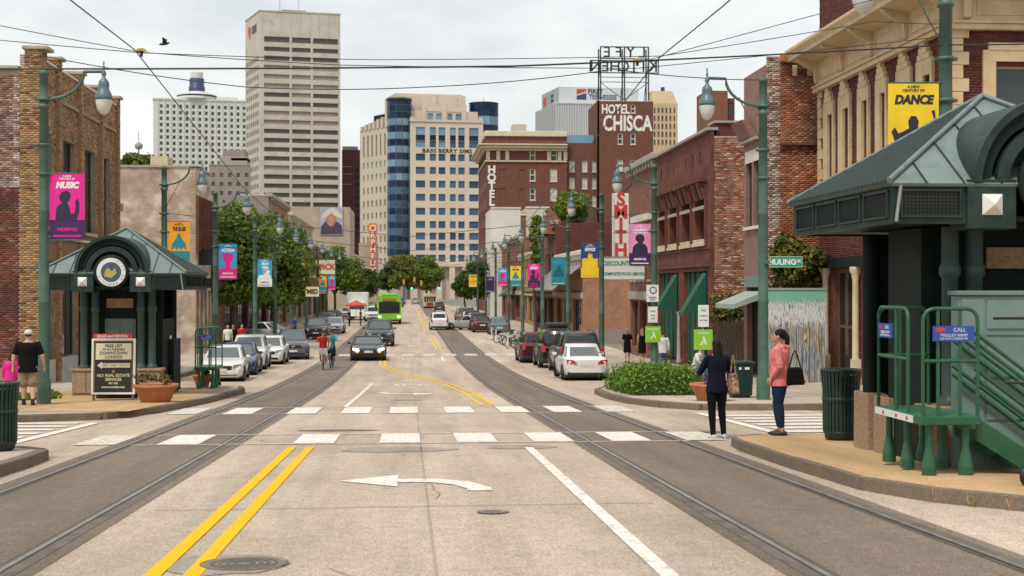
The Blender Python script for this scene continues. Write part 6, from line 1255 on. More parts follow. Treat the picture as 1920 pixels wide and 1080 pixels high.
# ================================================================== hotel and rooftop sign
yh = 232.; HX = x_at(912, yh)
def hx(px): return x_at(px, yh) - HX
def hz(py, px=1000): return z_at(py, x_at(px, yh), yh)
t = thing('hotel', 'dark red brick hotel block with painted white letters reading HOTEL CHISCA', 'hotel', (HX, yh, zg(yh)))
TS = FR((HX, yh, 0)); g = zg(yh)-1; WCOL = {}
def hwins(cells, z1_, x0, x1, zt):
    hs = [(hx(c-w/2), hx(c+w/2), hz(r+h/2), hz(r-h/2)) for c, r, w, h, m_ in cells]
    m = MB(TX(TS, 0, 0, 0)); wall(m, x0, x1, g, zt, hs, .3); m.build('wall', 'bt_hotel', t)
    for (c, r, w, h, m_), H in zip(cells, hs):
        if m_ == 'brick': pane(t, TX(TS, H[0], 0, H[2]), H[1]-H[0], H[3]-H[2], 'pane_brown', .1, 'bricked_window')
        else: window(t, TX(TS, H[0], 0, H[2]), H[1]-H[0], H[3]-H[2], .2, .16, 'trim_white', m_, 1, 2, .12, 'trim_cream')
cells = []
for r in (291, 328, 364): cells += [(925, r, 12, 22, 'brick'), (942, r, 12, 22, 'brick'), (978, r, 10, 20, 'brick'), (998.5, r, 11, 23, 'glass_win'), (1038, r, 13, 24, 'glass_pale' if r > 300 else 'glass_win')]
hwins(cells, 0, 0, hx(1063), hz(248)); wall_r = []
cells = [(c, r, 10, 21, 'glass_pale') for r in (310, 342, 375) for c in (1074, 1098, 1117)]; cells += [(1163, 259, 10, 21, 'glass_win'), (1187, 259, 10, 21, 'glass_win'), (1187, 202, 9, 17, 'glass_win'), (1163, 309, 11, 21, 'glass_pale'), (1187, 309, 11, 21, 'glass_win')]
T0 = TS
lowc = [c for c in cells if c[0] < 1120]; hic = [c for c in cells if c[0] > 1120]
TS = TX(T0, 0, 1.2, 0); hwins(lowc, 0, hx(1063), hx(1120), hz(266)); TS = T0; hwins(hic, 0, hx(1120), hx(1225), hz(188))
q = MB(); q.box(HX+hx(1120), HX+hx(1120)+.3, yh+.0, yh+12, g, hz(188)); q.box(HX+hx(1225)-.3, HX+hx(1225), yh+.3, yh+12, g, hz(188)); q.box(HX+hx(1120)+.3, HX+hx(1225)-.3, yh+.3, yh+12, hz(188)-.5, hz(188)-.3); q.build('tower_side', 'bt_hotel', t)
TF = FR((HX, yh+26, 0), -90); fc = even(7, 26, .45, .5); hs = []
face(t, TF, 26, g, hz(248), fc, [(hz(r+10), hz(r-10)) for r in (291, 328, 364, 400, 436)], 'bt_hotel', 'glass_win', .25)
for T, L_, e in ((TS, hx(1063), 0), (TF, 26, 0)):
    for za, zb_, d_, mt in ((hz(279), hz(274), 1.0, 'trim_cream'), (hz(273.7), hz(271), 1.4, 'trim_cream'), (hz(283), hz(279.3), .5, 'trim_cream'), (hz(304), hz(301), .25, 'trim_cream'), (hz(256), hz(246), .35, 'trim_cream')):
        q = MB(T); q.box(-d_ if T is TS else 0, L_, -d_, 0, za, zb_); q.build('cornice', mt, t, bevel=.08)
for px in (915, 934, 951, 1029, 1049, 1060): q = MB(TS); q.box(hx(px)-.3, hx(px)+.3, -.22, 0, hz(300), hz(284)); q.build('pilaster', 'trim_cream', t)
q = MB(); xa = HX+hx(1063); q.box(xa, HX+hx(1118), yh+3, yh+8, hz(268), hz(249)); q.build('glass_penthouse', 'glass_sky', t); q = MB(); q.box(x_at(964, yh), x_at(990, yh), yh+3, yh+7, hz(250), hz(229)); q.build('roof_hut', 'wall_cream', t)
q = MB(); q.box(HX+.3, HX+hx(1063), yh+.4, yh+25, hz(248)-.8, hz(248)-.7); q.build('roof', 'roof_tar', t)
for k, ch in enumerate('HOTEL CHISCA'):
    if ch != ' ': text(ch, 1.7, TX(TS, hx(922), -.03, hz(319+15.2*k)), 'letter_white', t, ext=.02, bold=.07, sx=1.05)
text('HOTEL', 2.05, TX(TS, hx(1154), -.03, hz(204)), 'letter_white', t, ext=.02, bold=.07, sx=.72); text('CHISCA', 3.5, TX(TS, hx(1176.5), -.03, hz(231)), 'letter_white', t, ext=.02, bold=.1, sx=.66)
# rooftop letters on a frame, seen from behind
ysn = yh+3
def sx_(px): return x_at(px, ysn)
def sz_(py): return z_at(py, sx_(1170), ysn)
t = thing('rooftop_sign', 'black rooftop letter frame seen from behind above the hotel tower', 'sign', (sx_(1172), ysn, sz_(188)))
for i, px in enumerate((1126, 1171, 1216)):
    for dy in (0, 2.5): q = MB(); q.cyl((sx_(px), ysn+dy, sz_(188)), (sx_(px), ysn+dy, sz_(88)), .12, n=6); q.build('post', 'black', t)
    q = MB(); q.cyl((sx_(px), ysn, sz_(112)), (sx_(px), ysn+5, sz_(188)), .07, n=5); q.build('strut', 'black', t)
for px0, px1, py in ((1126, 1216, 88), (1126, 1216, 110), (1106, 1235, 114), (1106, 1235, 136.5), (1126, 1216, 154), (1126, 1216, 145)): q = MB(); q.cyl((sx_(px0), ysn, sz_(py)), (sx_(px1), ysn, sz_(py)), .1 if py < 140 else .06, n=6); q.build('rail', 'black', t)
for px in (1106.5, 1234.5): q = MB(); q.cyl((sx_(px), ysn, sz_(114)), (sx_(px), ysn, sz_(136.5)), .1, n=6); q.build('rail', 'black', t)
for a, b_ in (((1126, 154), (1171, 187)), ((1216, 154), (1171, 187))): q = MB(); q.cyl((sx_(a[0]), ysn+.3, sz_(a[1])), (sx_(b_[0]), ysn+.3, sz_(b_[1])), .06, n=5); q.build('strut', 'black', t)
def mirror_word(s, px0, px1, py, size):
    n = len(s)
    for k, ch in enumerate(s):
        px = px1-(px1-px0)*(k+.5)/n; text(ch, size, FR((sx_(px), ysn-.15, sz_(py))) @ Matrix.Diagonal((-1, 1, 1, 1)), 'black', t, ext=.08, bold=-.01 if False else .02)
mirror_word('LYFE', 1127, 1215, 99, 2.5); mirror_word('KITCHEN', 1108, 1233, 125.5, 2.6)

# ================================================================== towers of the skyline
def oblique(pxa, ya, pxb, yb):
    """frame of a facade running from one point to another (left to right as seen)"""
    xa, xb = x_at(pxa, ya), x_at(pxb, yb); return FR((xa, ya, 0), math.degrees(math.atan2(yb-ya, xb-xa))), math.hypot(xb-xa, yb-ya)
# beige office slab
yc = 600.; yl = 625.; t = thing('office_tower', 'tall beige concrete office tower with long dark window bands', 'tower', (x_at(487, yc), yc, zg(yc)))
TA, WA = oblique(487, yc, 638, yc+6); TB, WB = oblique(460, yl, 487, yc)
def bz(py): return z_at(py, x_at(550, yc), yc+2)
ztop = bz(23); g = -5; s_ = WA/(638-487)
cols = [(s_*(a-487), s_*(b_-487)) for a, b_ in ((495, 542.5), (547, 582), (586.5, 634))]; rows = [(bz(80-0), bz(69.5))] + [(bz(93+17.05*k+4.2), bz(93+17.05*k-4.2)) for k in range(21)]
light = {(0,3),(1,3),(2,3),(0,4),(1,4),(2,4),(0,5),(1,5),(2,5),(1,6),(0,8),(1,8),(2,8),(0,9),(1,9),(2,9),(0,14),(1,14),(2,14),(2,4)}
face(t, TA, WA, g, ztop, cols, rows, 'concrete_beige', lambda i, j: 'tower_blind' if (i, j) in light else 'tower_shade', .5)
rb = [(bz(93+17.05*k+4.5)*1.0, bz(93+17.05*k-4.5)) for k in range(1, 21)]
face(t, TB, WB, g, ztop, even(6, WB, .7, WB*.06), rb, 'concrete_beige', 'tower_shade', .08)
q = MB(TA); q.box(0, WA, .6, 26, ztop-.6, ztop-.3); q.build('roof', 'roof_tar', t); q = MB(TA); q.box(-.1, WA+.1, -.25, .4, ztop, ztop+.5); q.build('coping', 'concrete_beige', t); q = MB(TB); q.box(0, WB, -.25, .4, ztop, ztop+.5); q.build('coping', 'concrete_beige', t)
q = MB(TA); q.box(WA*.28, WA*.58, 4, 12, ztop, ztop+1.8); q.build('rooftop_plant', 'trim_grey', t); q = MB(TA); q.cyl((WA*.26, 5, ztop), (WA*.26, 5, ztop+14), .12, n=5); q.cyl((WA*.5, 7, ztop), (WA*.5, 7, ztop+9), .1, n=5); q.build('antenna', 'trim_grey', t)
q = MB(TB); q.prism([(WB*.2, ztop-5),(WB*.34, ztop-9.5),(WB*.4, ztop-4.5),(WB*.3, ztop-3.4)], -.2, -.02); q.build('logo', 'letter_red', t); q = MB(TB); q.box(WB*.5, WB*.78, -.2, -.02, ztop-7.5, ztop-4.4); q.build('logo', 'dark_frame', t)
for k in range(9): q = MB(TA); q.box(WA*(.03+k*.118), WA*(.03+k*.118)+.12, -.03, 0, bz(66), ztop); q.build('panel_joint', 'wall_tan', t)
# white slab with the round rooftop restaurant
yw = 980.; T, W = oblique(287, yw, 470, yw+10); t = thing('white_tower', 'white tower with small square windows and a round revolving restaurant on top', 'tower', (x_at(370, yw), yw, -5))
def wz(py): return z_at(py, x_at(370, yw), yw)
sw = W/183.; cols = [(sw*(15+12.0*k-2.6), sw*(15+12.0*k+2.6)) for k in range(14)]; rows = [(wz(199+11.6*k+3.4), wz(199+11.6*k-3.4)) for k in range(12)]
face(t, T, W, -5, wz(187), cols, rows, 'concrete_white', 'pane_dark', .5)
for k in range(15): q = MB(T); q.box(sw*(9+12*k)-.35, sw*(9+12*k)+.35, -.5, 0, -5, wz(187)); q.build('rib', 'concrete_white', t)
q = MB(T); q.box(-.3, W, -.6, 30, wz(187), wz(184)); q.build('roof', 'concrete_white', t)
cx, cyy = x_at(369, yw+15), yw+15
for pr, mt, nm in (([(8, wz(187)), (13.2, wz(184)), (13.2, wz(178)), (13.0, wz(178))], 'concrete_white', 'restaurant_floor'), ([(12.4, wz(184)), (12.4, wz(175))], 'glass_navy', 'restaurant_window'), ([(13.6, wz(175.5)), (13.8, wz(174)), (7.5, wz(168)), (5.5, wz(167)), (.1, wz(167))], 'concrete_white', 'restaurant_roof'), ([(5.4, wz(167.5)), (5.6, wz(158)), (5.0, wz(157)), (5.0, wz(142)), (.1, wz(141))], 'navy_paint', 'drum')): q = MB(); q.lathe(pr, (cx, cyy, 0), 28); q.build(nm, mt, t)
q = MB(); q.lathe([(4.2, wz(141)), (4.2, wz(130))], (cx, cyy, 0), 16); q.build('lantern', 'concrete_white', t)
q = MB(T); q.box(sw*120, sw*160, 5, 20, wz(184), wz(177)); q.build('roof_hut', 'concrete_white', t)
# grey-brown block beneath it
yg = 500.; T, W = oblique(392, yg, 470, yg); t = thing('grey_block', 'grey-brown block with a stepped roof left of the beige tower', 'building', (x_at(430, yg), yg, -4))
def qz(py): return z_at(py, x_at(430, yg), yg)
face(t, T, W, -4, qz(310), even(5, W, .42), [(qz(r+4), qz(r-4)) for r in (328, 345, 362)], 'wall_greybrown', 'pane_dark', .3)
for a, b_, z0, z1, mt in ((18, 70, 310, 292, 'trim_grey'), (24, 66, 292, 280, 'wall_greybrown'), (40, 70, 300, 295, 'dark_frame')): q = MB(T); q.box(W*a/78, W*b_/78, 2, 12, qz(z0), qz(z1)); q.build('roof_hut', mt, t)
q = MB(T); q.box(-.2, W, -.2, .5, qz(310), qz(308.5)); q.build('coping', 'trim_grey', t)
# dark brown slab between the beige tower and the limestone building
yb_ = 640.; T, W = oblique(641, yb_, 690, yb_); t = thing('brown_tower', 'dark brown tower slice right of the beige tower', 'tower', (x_at(660, yb_), yb_, -4))
def vz(py): return z_at(py, x_at(660, yb_), yb_)
face(t, T, W, -4, vz(281), [(W*.5, W*.72)], [(vz(r+4), vz(r-4)) for r in range(320, 450, 13)], 'wall_darkbrown', 'glass_navy', .3); q = MB(T); q.box(W*.02, W*.6, 1, 6, vz(281), vz(274)); q.build('roof_hut', 'awning_pale', t)
for py in (312, 326, 345): q = MB(T); q.box(0, W*.4, -.2, 0, vz(py+1), vz(py)); q.build('string_course', 'wall_tan', t)
# limestone and blue glass office building
yB = 520.; PXY = lambda px, y: x_at(px, y)
t = thing('glass_corner_building', 'cream stone office building with a rounded dark blue glass corner', 'office building', (x_at(770, yB), yB, -4))
def lz(py): return z_at(py, x_at(830, yB), yB)
TR, WR = oblique(769, yB, 906, yB+3); s_ = WR/137.
def cR(a, b_): return (s_*(a-769), s_*(b_-769))
cols = [cR(*c) for c in ((779.6, 797), (805.6, 817.4), (822, 834.7), (843.4, 854.4), (859, 871), (879.6, 897))]
rc = [294.5, 319.5, 345, 370, 396, 421, 442.6, 463, 484]; rows = [(lz(r+6.6), lz(r-6.6)) for r in rc] + [(lz(276), lz(263.5)), (lz(263.2), lz(252.5)), (lz(252.2), lz(238))]
def pmR(i, j): return 'glass_blue' if j < 9 else ('glass_blue', 'glass_navy', 'glass_sky')[j-9] if not (j == 9 and i in (0, 2)) else 'glass_sky'
face(t, TR, WR, -4, lz(225), cols, rows, 'limestone', pmR, .35)
for px in (773, 901): q = MB(TR); q.box(s_*(px-769)-.7, s_*(px-769)+.7, -.3, 1, lz(225), lz(219)); q.build('finial', 'limestone', t)
q = MB(TR); q.box(-.2, WR, -.35, .5, lz(228), lz(224)); q.build('cornice', 'limestone', t); text('BASS BERRY SIMS', 2.0, TX(TR, s_*(838-769), -.05, lz(282.5)), 'dark_frame', t, ext=.05, bold=.06, sx=1.12, sp=1.1)
# setback storeys and crown
TU = TX(TR, 0, 4, 0); face(t, TU, WR*.95, lz(226), lz(205), [cR(*c) for c in ((804.5, 815), (820, 832), (842, 851), (857, 868))], [(lz(223), lz(209.5))], 'limestone', 'glass_sky', .3)
for px in (797, 835, 873): q = MB(TU); q.box(s_*(px-769)-.9, s_*(px-769)+.9, -.4, 1, lz(225), lz(192)); q.build('pier', 'limestone', t)
q = MB(TU); q.box(s_*(800-769), s_*(872-769), -.2, .5, lz(206), lz(196)); q.build('parapet', 'limestone', t)
q = MB(TR); q.prism([(s_*(728-769), lz(225)), (s_*(878-769), lz(225)), (s_*(878-769), lz(174)), (s_*(868-769), lz(171)), (s_*(745-769), lz(171)), (s_*(728-769), lz(181))], 7, 12); q.build('crown_block', 'limestone', t)
for a, b_ in ((792, 823), (827, 862)): q = MB(TR); q.box(s_*(a-769), s_*(b_-769), 6.7, 6.95, lz(198), lz(174)); q.build('crown_panel', 'wall_cream', t)
# rounded glass corner: panes row by row
cx0, cx1 = x_at(726, yB+5), x_at(771, yB); mid = ((cx0+cx1)/2, yB+4); rad = (cx1-cx0)/2*1.02; nf = 5
zrows = [480-12.9*k for k in range(24)]
for k in range(23):
    za, zb_ = lz(zrows[k]), lz(zrows[k+1]); mt = 'glass_navy' if k % 2 == 0 or k > 20 else ('glass_sky' if k in (11, 13, 15, 17, 19) else 'glass_blue')
    for i in range(nf):
        a0, a1 = R(190+160*i/nf), R(190+160*(i+1)/nf); p0 = (mid[0]+rad*math.cos(a0), mid[1]+rad*math.sin(a0)); p1 = (mid[0]+rad*math.cos(a1), mid[1]+rad*math.sin(a1))
        q = MB(FR((p0[0], p0[1], 0), math.degrees(math.atan2(p1[1]-p0[1], p1[0]-p0[0])))); l = math.dist(p0, p1); q.box(.12, l-.12, .0, .1, za+.1, zb_-.1); q.build('glass_panel', mt, t)
q = MB(); q.lathe([(rad*.93, -4), (rad*.93, lz(zrows[23]))], (mid[0], mid[1], 0), 30, a0=186, a1=354); q.build('corner_frame', 'trim_grey', t); q = MB(); q.lathe([(.1, lz(zrows[23])), (rad+.2, lz(zrows[23])), (rad+.2, lz(zrows[23])-.8), (rad-.2, lz(zrows[23])-.8)], (mid[0], mid[1], 0), 30); q.build('corner_cap', 'dark_frame', t)
# left wing, turned away
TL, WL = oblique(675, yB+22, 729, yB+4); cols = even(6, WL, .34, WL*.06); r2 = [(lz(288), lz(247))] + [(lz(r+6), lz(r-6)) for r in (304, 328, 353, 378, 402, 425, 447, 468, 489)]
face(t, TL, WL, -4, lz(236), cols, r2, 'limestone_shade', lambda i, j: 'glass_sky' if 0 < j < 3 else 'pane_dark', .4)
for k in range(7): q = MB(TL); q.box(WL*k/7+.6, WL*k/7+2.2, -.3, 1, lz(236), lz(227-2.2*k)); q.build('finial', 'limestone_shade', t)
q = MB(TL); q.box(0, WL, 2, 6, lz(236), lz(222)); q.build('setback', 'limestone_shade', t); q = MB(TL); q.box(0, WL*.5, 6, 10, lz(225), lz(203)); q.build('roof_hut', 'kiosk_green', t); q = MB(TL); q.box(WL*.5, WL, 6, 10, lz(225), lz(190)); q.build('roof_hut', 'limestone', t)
# second round glass bay
cx_, cy_ = x_at(907, yB+12), yB+12; rd = (x_at(935, yB+12)-x_at(880, yB+12))/2
for k, (za, zb_, mt) in enumerate(((540, 229, 'glass_navy'), (229, 212, 'glass_sky'), (212, 199, 'glass_navy'), (199, 185, 'glass_navy'))):
    for i in range(8):
        a0, a1 = R(180+180*i/8), R(180+180*(i+1)/8); p0 = (cx_+rd*math.cos(a0), cy_+rd*math.sin(a0)); p1 = (cx_+rd*math.cos(a1), cy_+rd*math.sin(a1)); l = math.dist(p0, p1)
        q = MB(FR((p0[0], p0[1], 0), math.degrees(math.atan2(p1[1]-p0[1], p1[0]-p0[0])))); q.box(.06, l-.06, 0, .1, lz(za)+.08, lz(zb_)-.08); q.build('glass_panel', mt, t)
q = MB(); q.lathe([(.1, lz(185)), (rd+.1, lz(185)), (rd+.1, lz(186.5)), (rd-.1, lz(186.5))], (cx_, cy_, 0), 24); q.build('bay_cap', 'dark_frame', t); q = MB(); q.lathe([(rd-.2, -4), (rd-.2, lz(186))], (cx_, cy_, 0), 24); q.build('bay_frame', 'dark_frame', t)
q = MB(); q.cyl((cx_, cy_, lz(185)), (cx_, cy_, lz(173)), .1, n=5); q.build('antenna', 'dark_frame', t)
# base storeys of that building: pale piers
for k, px in enumerate((776, 800, 822, 846, 870, 892)): q = MB(TR); q.box(s_*(px-769)-1.0, s_*(px-769)+1.0, -2.2, 0, -4, lz(500)); q.build('base_pier', 'limestone', t)
q = MB(TR); q.box(0, WR, -2.4, -.01, lz(500), lz(494)); q.build('base_cornice', 'limestone', t)
# grey bank building behind the hotel
yF = 760.
def fz(py): return z_at(py, x_at(1100, yF), yF)
t = thing('bank_building', 'grey windowless bank building with louvred base and FIRST TENNESSEE sign', 'office building', (x_at(1100, yF), yF, -4))
T1, W1 = oblique(1042, yF, 1205, yF+4); T2, W2 = oblique(1005, yF+40, 1042, yF); T3, W3 = oblique(1048, yF+6, 1197, yF+10); T4, W4 = oblique(1016, yF+40, 1048, yF+6)
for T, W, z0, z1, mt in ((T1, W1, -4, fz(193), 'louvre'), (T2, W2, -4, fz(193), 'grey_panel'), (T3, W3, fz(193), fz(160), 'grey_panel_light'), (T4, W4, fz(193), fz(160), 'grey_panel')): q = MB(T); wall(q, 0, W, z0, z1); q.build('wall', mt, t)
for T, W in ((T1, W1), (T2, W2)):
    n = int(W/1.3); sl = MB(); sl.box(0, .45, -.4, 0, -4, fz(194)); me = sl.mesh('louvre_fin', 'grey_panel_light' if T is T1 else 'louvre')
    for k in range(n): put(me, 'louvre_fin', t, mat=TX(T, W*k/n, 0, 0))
q = MB(T1); q.box(-.2, W1, -.5, 40, fz(194.5), fz(192)); q.build('ledge', 'grey_panel_light', t); q = MB(T3); q.box(0, W3, .1, 30, fz(160)-.4, fz(160)); q.build('roof', 'grey_panel', t)
s3 = W3/149.; text('FIRST', 3.6, TX(T3, s3*(1116-1048), -.1, fz(168)), 'navy_paint', t, ext=.05, bold=.08); text('TENNESSEE', 3.6, TX(T3, s3*(1130-1048), -.1, fz(178.5)), 'navy_paint', t, ext=.05, bold=.06, sx=.85)
q = MB(T3); a = s3*(1081-1048); c_ = s3*18; z0, z1 = fz(183.5), fz(163.5); q.prism([(a, z0+2.8), (a+c_, z1-1), (a+c_, z1), (a, z1)], -.15, -.02); q.build('logo', 'letter_red', t); q = MB(T3); q.prism([(a, z0), (a+c_, z0), (a+c_, z1-2.2), (a, z0+2)], -.14, -.02); q.build('logo', 'navy_paint', t)
text('FIRST\nTENN', 2.6, TX(T4, W4*.62, -.1, fz(177)), 'navy_paint', t, ext=.05, bold=.06, sx=.8); q = MB(T4); q.box(W4*.1, W4*.25, -.15, -.02, fz(185), fz(168)); q.build('logo', 'letter_red', t)
# tan stepped tower at the right of the hotel
yT = 560.; T, W = oblique(1222, yT, 1270, yT); t = thing('tan_tower', 'narrow tan tower with a sloping roof right of the hotel sign', 'tower', (x_at(1246, yT), yT, -4))
def tz(py): return z_at(py, x_at(1246, yT), yT)
face(t, T, W, -4, tz(195), even(6, W, .42, W*.04), [(tz(r+5), tz(r-5)) for r in (207, 222, 237, 252, 267)], 'tan_tower', 'pane_dark', .35)
for k in range(7): q = MB(T); q.box(W*k/6*.98-.2, W*k/6*.98+.3, -.4, 0, -4, tz(193)); q.build('rib', 'tan_tower', t)
q = MB(T); q.hexa([(0,0,tz(195)),(W,0,tz(195)),(W,9,tz(195)),(0,9,tz(195))], [(0,1,tz(170)),(W*.82,1,tz(170)),(W*.82,7,tz(170)),(0,7,tz(170))]); q.build('roof', 'tan_tower', t); q = MB(T); q.cyl((W*.5, 4, tz(170)), (W*.5, 4, tz(161)), .8, n=8); q.build('vent', 'dark_frame', t)
# brown brick stair tower behind the arcaded building
yS = 120.; T, W = oblique(1324, yS, 1379, yS); t = thing('brick_stair_tower', 'plain brown brick tower above the arcaded building roof', 'tower', (x_at(1350, yS), yS, zg(yS)))
def ez(py): return z_at(py, x_at(1350, yS), yS)
q = MB(T); q.box(0, W*.74, 0, 4, zg(yS)-1, ez(170)); q.build('wall', 'bt_brown', t); face(t, TX(T, W*.745, .3, 0), W*.255, zg(yS)-1, ez(183), [(W*.05, W*.2)], [(ez(214), ez(192))], 'bt_wine', 'glass_win', .1); q = MB(T); q.box(W*.745, W, .5, 4, ez(183)-.3, ez(183)); q.build('roof', 'roof_tar', t)
# water tank far left
yq = 620.; x_ = x_at(260, yq); t = thing('water_tank', 'small far water tank on a thin mast, left of the white tower', 'water tower', (x_, yq, 30)); q = MB(); q.lathe([(.3,0),(.3,z_at(281,x_,yq)-20),(1.6,z_at(278,x_,yq)-20),(1.8,z_at(271,x_,yq)-20),(.6,z_at(267,x_,yq)-20),(.1,z_at(265,x_,yq)-20)], (x_,yq,20), 12); q.build('tank', 'trim_grey', t); q = MB(); q.cyl((x_,yq,-4),(x_,yq,z_at(245,x_,yq)),.2,n=5); q.build('mast','trim_grey',t)
# ================================================================== trees, hedge, bushes
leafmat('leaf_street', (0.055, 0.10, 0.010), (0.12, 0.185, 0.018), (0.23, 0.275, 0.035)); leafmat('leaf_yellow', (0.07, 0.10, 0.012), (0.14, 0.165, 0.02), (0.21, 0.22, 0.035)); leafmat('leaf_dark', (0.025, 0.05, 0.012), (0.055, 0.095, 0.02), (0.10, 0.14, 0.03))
leafmat('leaf_magnolia', (0.03, 0.06, 0.012), (0.075, 0.10, 0.015), (0.34, 0.21, 0.03)); leafmat('leaf_hedge', (0.055, 0.12, 0.010), (0.12, 0.22, 0.018), (0.21, 0.32, 0.035)); paint('bark', (0.085, 0.062, 0.045), 0.9, 0.35, 9, 0.6)
def tree(x, y, top, crown_lo, rx, label, mat='leaf_street', n=9000, leaf=.17, name='street_tree', clumps=34, ry=None, seed=0, group='trees along the street', lift=.15, bias=0):
    rnd = random.Random(seed+int(x*13+y)); zb = zg(y)+lift; t = thing(name, label, 'tree', (x, y, zb), group=group); ry = ry or rx
    cz = (top+crown_lo)/2; rz_ = (top-crown_lo)/2; h = cz-zb
    m = MB(); lean = rnd.uniform(-.15, .15)
    m.tube([(x, y, zb-.2), (x+.03, y, zb+.5), (x+lean, y, zb+h*.45), (x+lean*1.6, y+.1, cz)], [.24, .17, .14, .07], 9); m.build('trunk', 'bark', t)
    cs = []; rs = []
    for k in range(clumps):
        while True:
            p = Vector((rnd.uniform(-1,1), rnd.uniform(-1,1), rnd.uniform(-1,1)))
            if .25 < p.length < 1: break
        f = 1.0 - .28*max(0, p.z)
        cs.append((x+p.x*rx*.78*f+bias*p.z, y+p.y*ry*.82*f, cz+p.z*rz_*.82)); r = rnd.uniform(.3, .5)*min(rx, rz_); rs.append((r*1.15, r*1.15, r*.75))
    b = MB()
    for c in cs[::3]: b.tube([(x+lean, y, zb+h*.5), ((x+c[0])/2+rnd.uniform(-.2,.2), (y+c[1])/2, (zb+h*.6+c[2])/2), c], [.08, .05, .02], 5, cap=False)
    b.build('limbs', 'bark', t)
    put(leaves('crown', n, cs, rs, leaf, mat, shell=.15), 'crown', t)
    return t
def ttree(px, y, pyt, pyb, rxpx, label, **kw):
    x = x_at(px, y); s = FPX/depth(x, y); return tree(x, y, z_at(pyt, x, y), z_at(pyb, x, y), rxpx/s, label, **kw)
ttree(440, 94, 378, 590, 80, 'leafy street tree behind the third lamp post, nearest of the left row', n=19000, clumps=64, seed=1)
ttree(508, 106, 388, 588, 70, 'leafy street tree just right of the blue and white banner', n=17000, clumps=60, seed=2)
ttree(548, 120, 420, 580, 50, 'leafy street tree with yellow-green edge beside the pale shop sign', n=12000, clumps=44, mat='leaf_street', seed=3)
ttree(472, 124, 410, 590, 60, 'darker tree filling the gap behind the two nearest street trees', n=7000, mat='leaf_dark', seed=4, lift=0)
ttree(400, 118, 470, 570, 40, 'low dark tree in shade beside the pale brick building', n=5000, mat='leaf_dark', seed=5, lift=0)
ttree(628, 165, 458, 552, 36, 'small street tree behind the pick sign', n=6500, leaf=.2, seed=6); ttree(660, 205, 478, 556, 30, 'small street tree left of the theatre sign', n=5000, leaf=.22, seed=7); ttree(688, 255, 500, 560, 24, 'dark distant street tree under the theatre sign', n=4000, leaf=.24, mat='leaf_dark', seed=8)
ttree(757, 392, 470, 545, 34, 'yellow-green tree closing the street at its far end', n=7000, leaf=.4, mat='leaf_yellow', seed=9, lift=0); ttree(800, 398, 477, 548, 34, 'dark green tree beside the yellow-green one at the street end', n=7000, leaf=.4, mat='leaf_street', seed=10, lift=0); ttree(730, 410, 490, 550, 24, 'dark tree left of the yellow-green one at the street end', n=4000, leaf=.4, mat='leaf_dark', seed=14, lift=0)
ttree(896, 200, 487, 560, 30, 'dark street tree before the cream office building', n=6000, leaf=.22, mat='leaf_dark', seed=11); ttree(872, 255, 512, 562, 22, 'smaller dark street tree further along beside the traffic lights', n=4000, leaf=.24, mat='leaf_dark', seed=12)
ttree(1074, 165, 356, 425, 50, 'bright leafy tree rising behind the dark red side wall', n=9000, leaf=.19, seed=13, lift=0); ttree(1004, 120, 395, 520, 20, 'slender sapling in front of the cream wall', n=2200, leaf=.15, clumps=22, seed=15)
ttree(256, 112, 284, 335, 34, 'bright tree top above the pale brick building roof', n=4500, leaf=.2, mat='leaf_yellow', seed=16, lift=0)
ttree(1496, 48.9, 420, 560, 50, 'glossy magnolia with yellowing leaves behind the mural wall', n=7000, leaf=.11, mat='leaf_magnolia', name='magnolia_tree', seed=17, group='garden plants')
ttree(1368, 57.6, 545, 640, 42, 'bushy shrub above the timber fence', n=4500, leaf=.09, mat='leaf_magnolia', name='shrub', seed=18, group='garden plants')
# clipped hedge on the bulb-out
HX0, HX1, HY0, HY1 = 6.0, 8.05, 37.9, 43.0
t = thing('hedge', 'low clipped green hedge on the kerb corner with terracotta planter', 'hedge', ((HX0+HX1)/2, (HY0+HY1)/2, zg(40)+.15))
cs = []; rs = []
for i in range(10):
    for j in range(20):
        x = HX0+.15+(HX1-HX0-.3)*i/9+random.uniform(-.08,.08); y = HY0+.15+(HY1-HY0-.3)*j/19+random.uniform(-.08,.08); cs.append((x, y, zg(y)+.15+.36+random.uniform(-.1, .14)-.12*(i in (0, 9))-.1*(j in (0, 19)))); rs.append((.26, .26, .36+random.uniform(-.04, .06)))
put(leaves('foliage', 24000, cs, rs, .045, 'leaf_hedge', shell=.45, up=.5), 'foliage', t, kind='stuff')
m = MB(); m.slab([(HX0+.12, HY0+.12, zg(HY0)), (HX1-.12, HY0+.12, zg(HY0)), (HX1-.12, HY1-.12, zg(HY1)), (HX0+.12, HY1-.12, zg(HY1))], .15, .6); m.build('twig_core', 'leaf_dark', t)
# grass behind the left litter bin
put(leaves('grass', 1500, [(-10.6+.25*i, 37.2+.3*(i % 3), zg(37)+.22) for i in range(6)], [(.35, .5, .1)]*6, .05, 'leaf_hedge', up=.2), 'grass', None, kind='stuff', label='patch of bright grass behind the man in black', cat='grass')
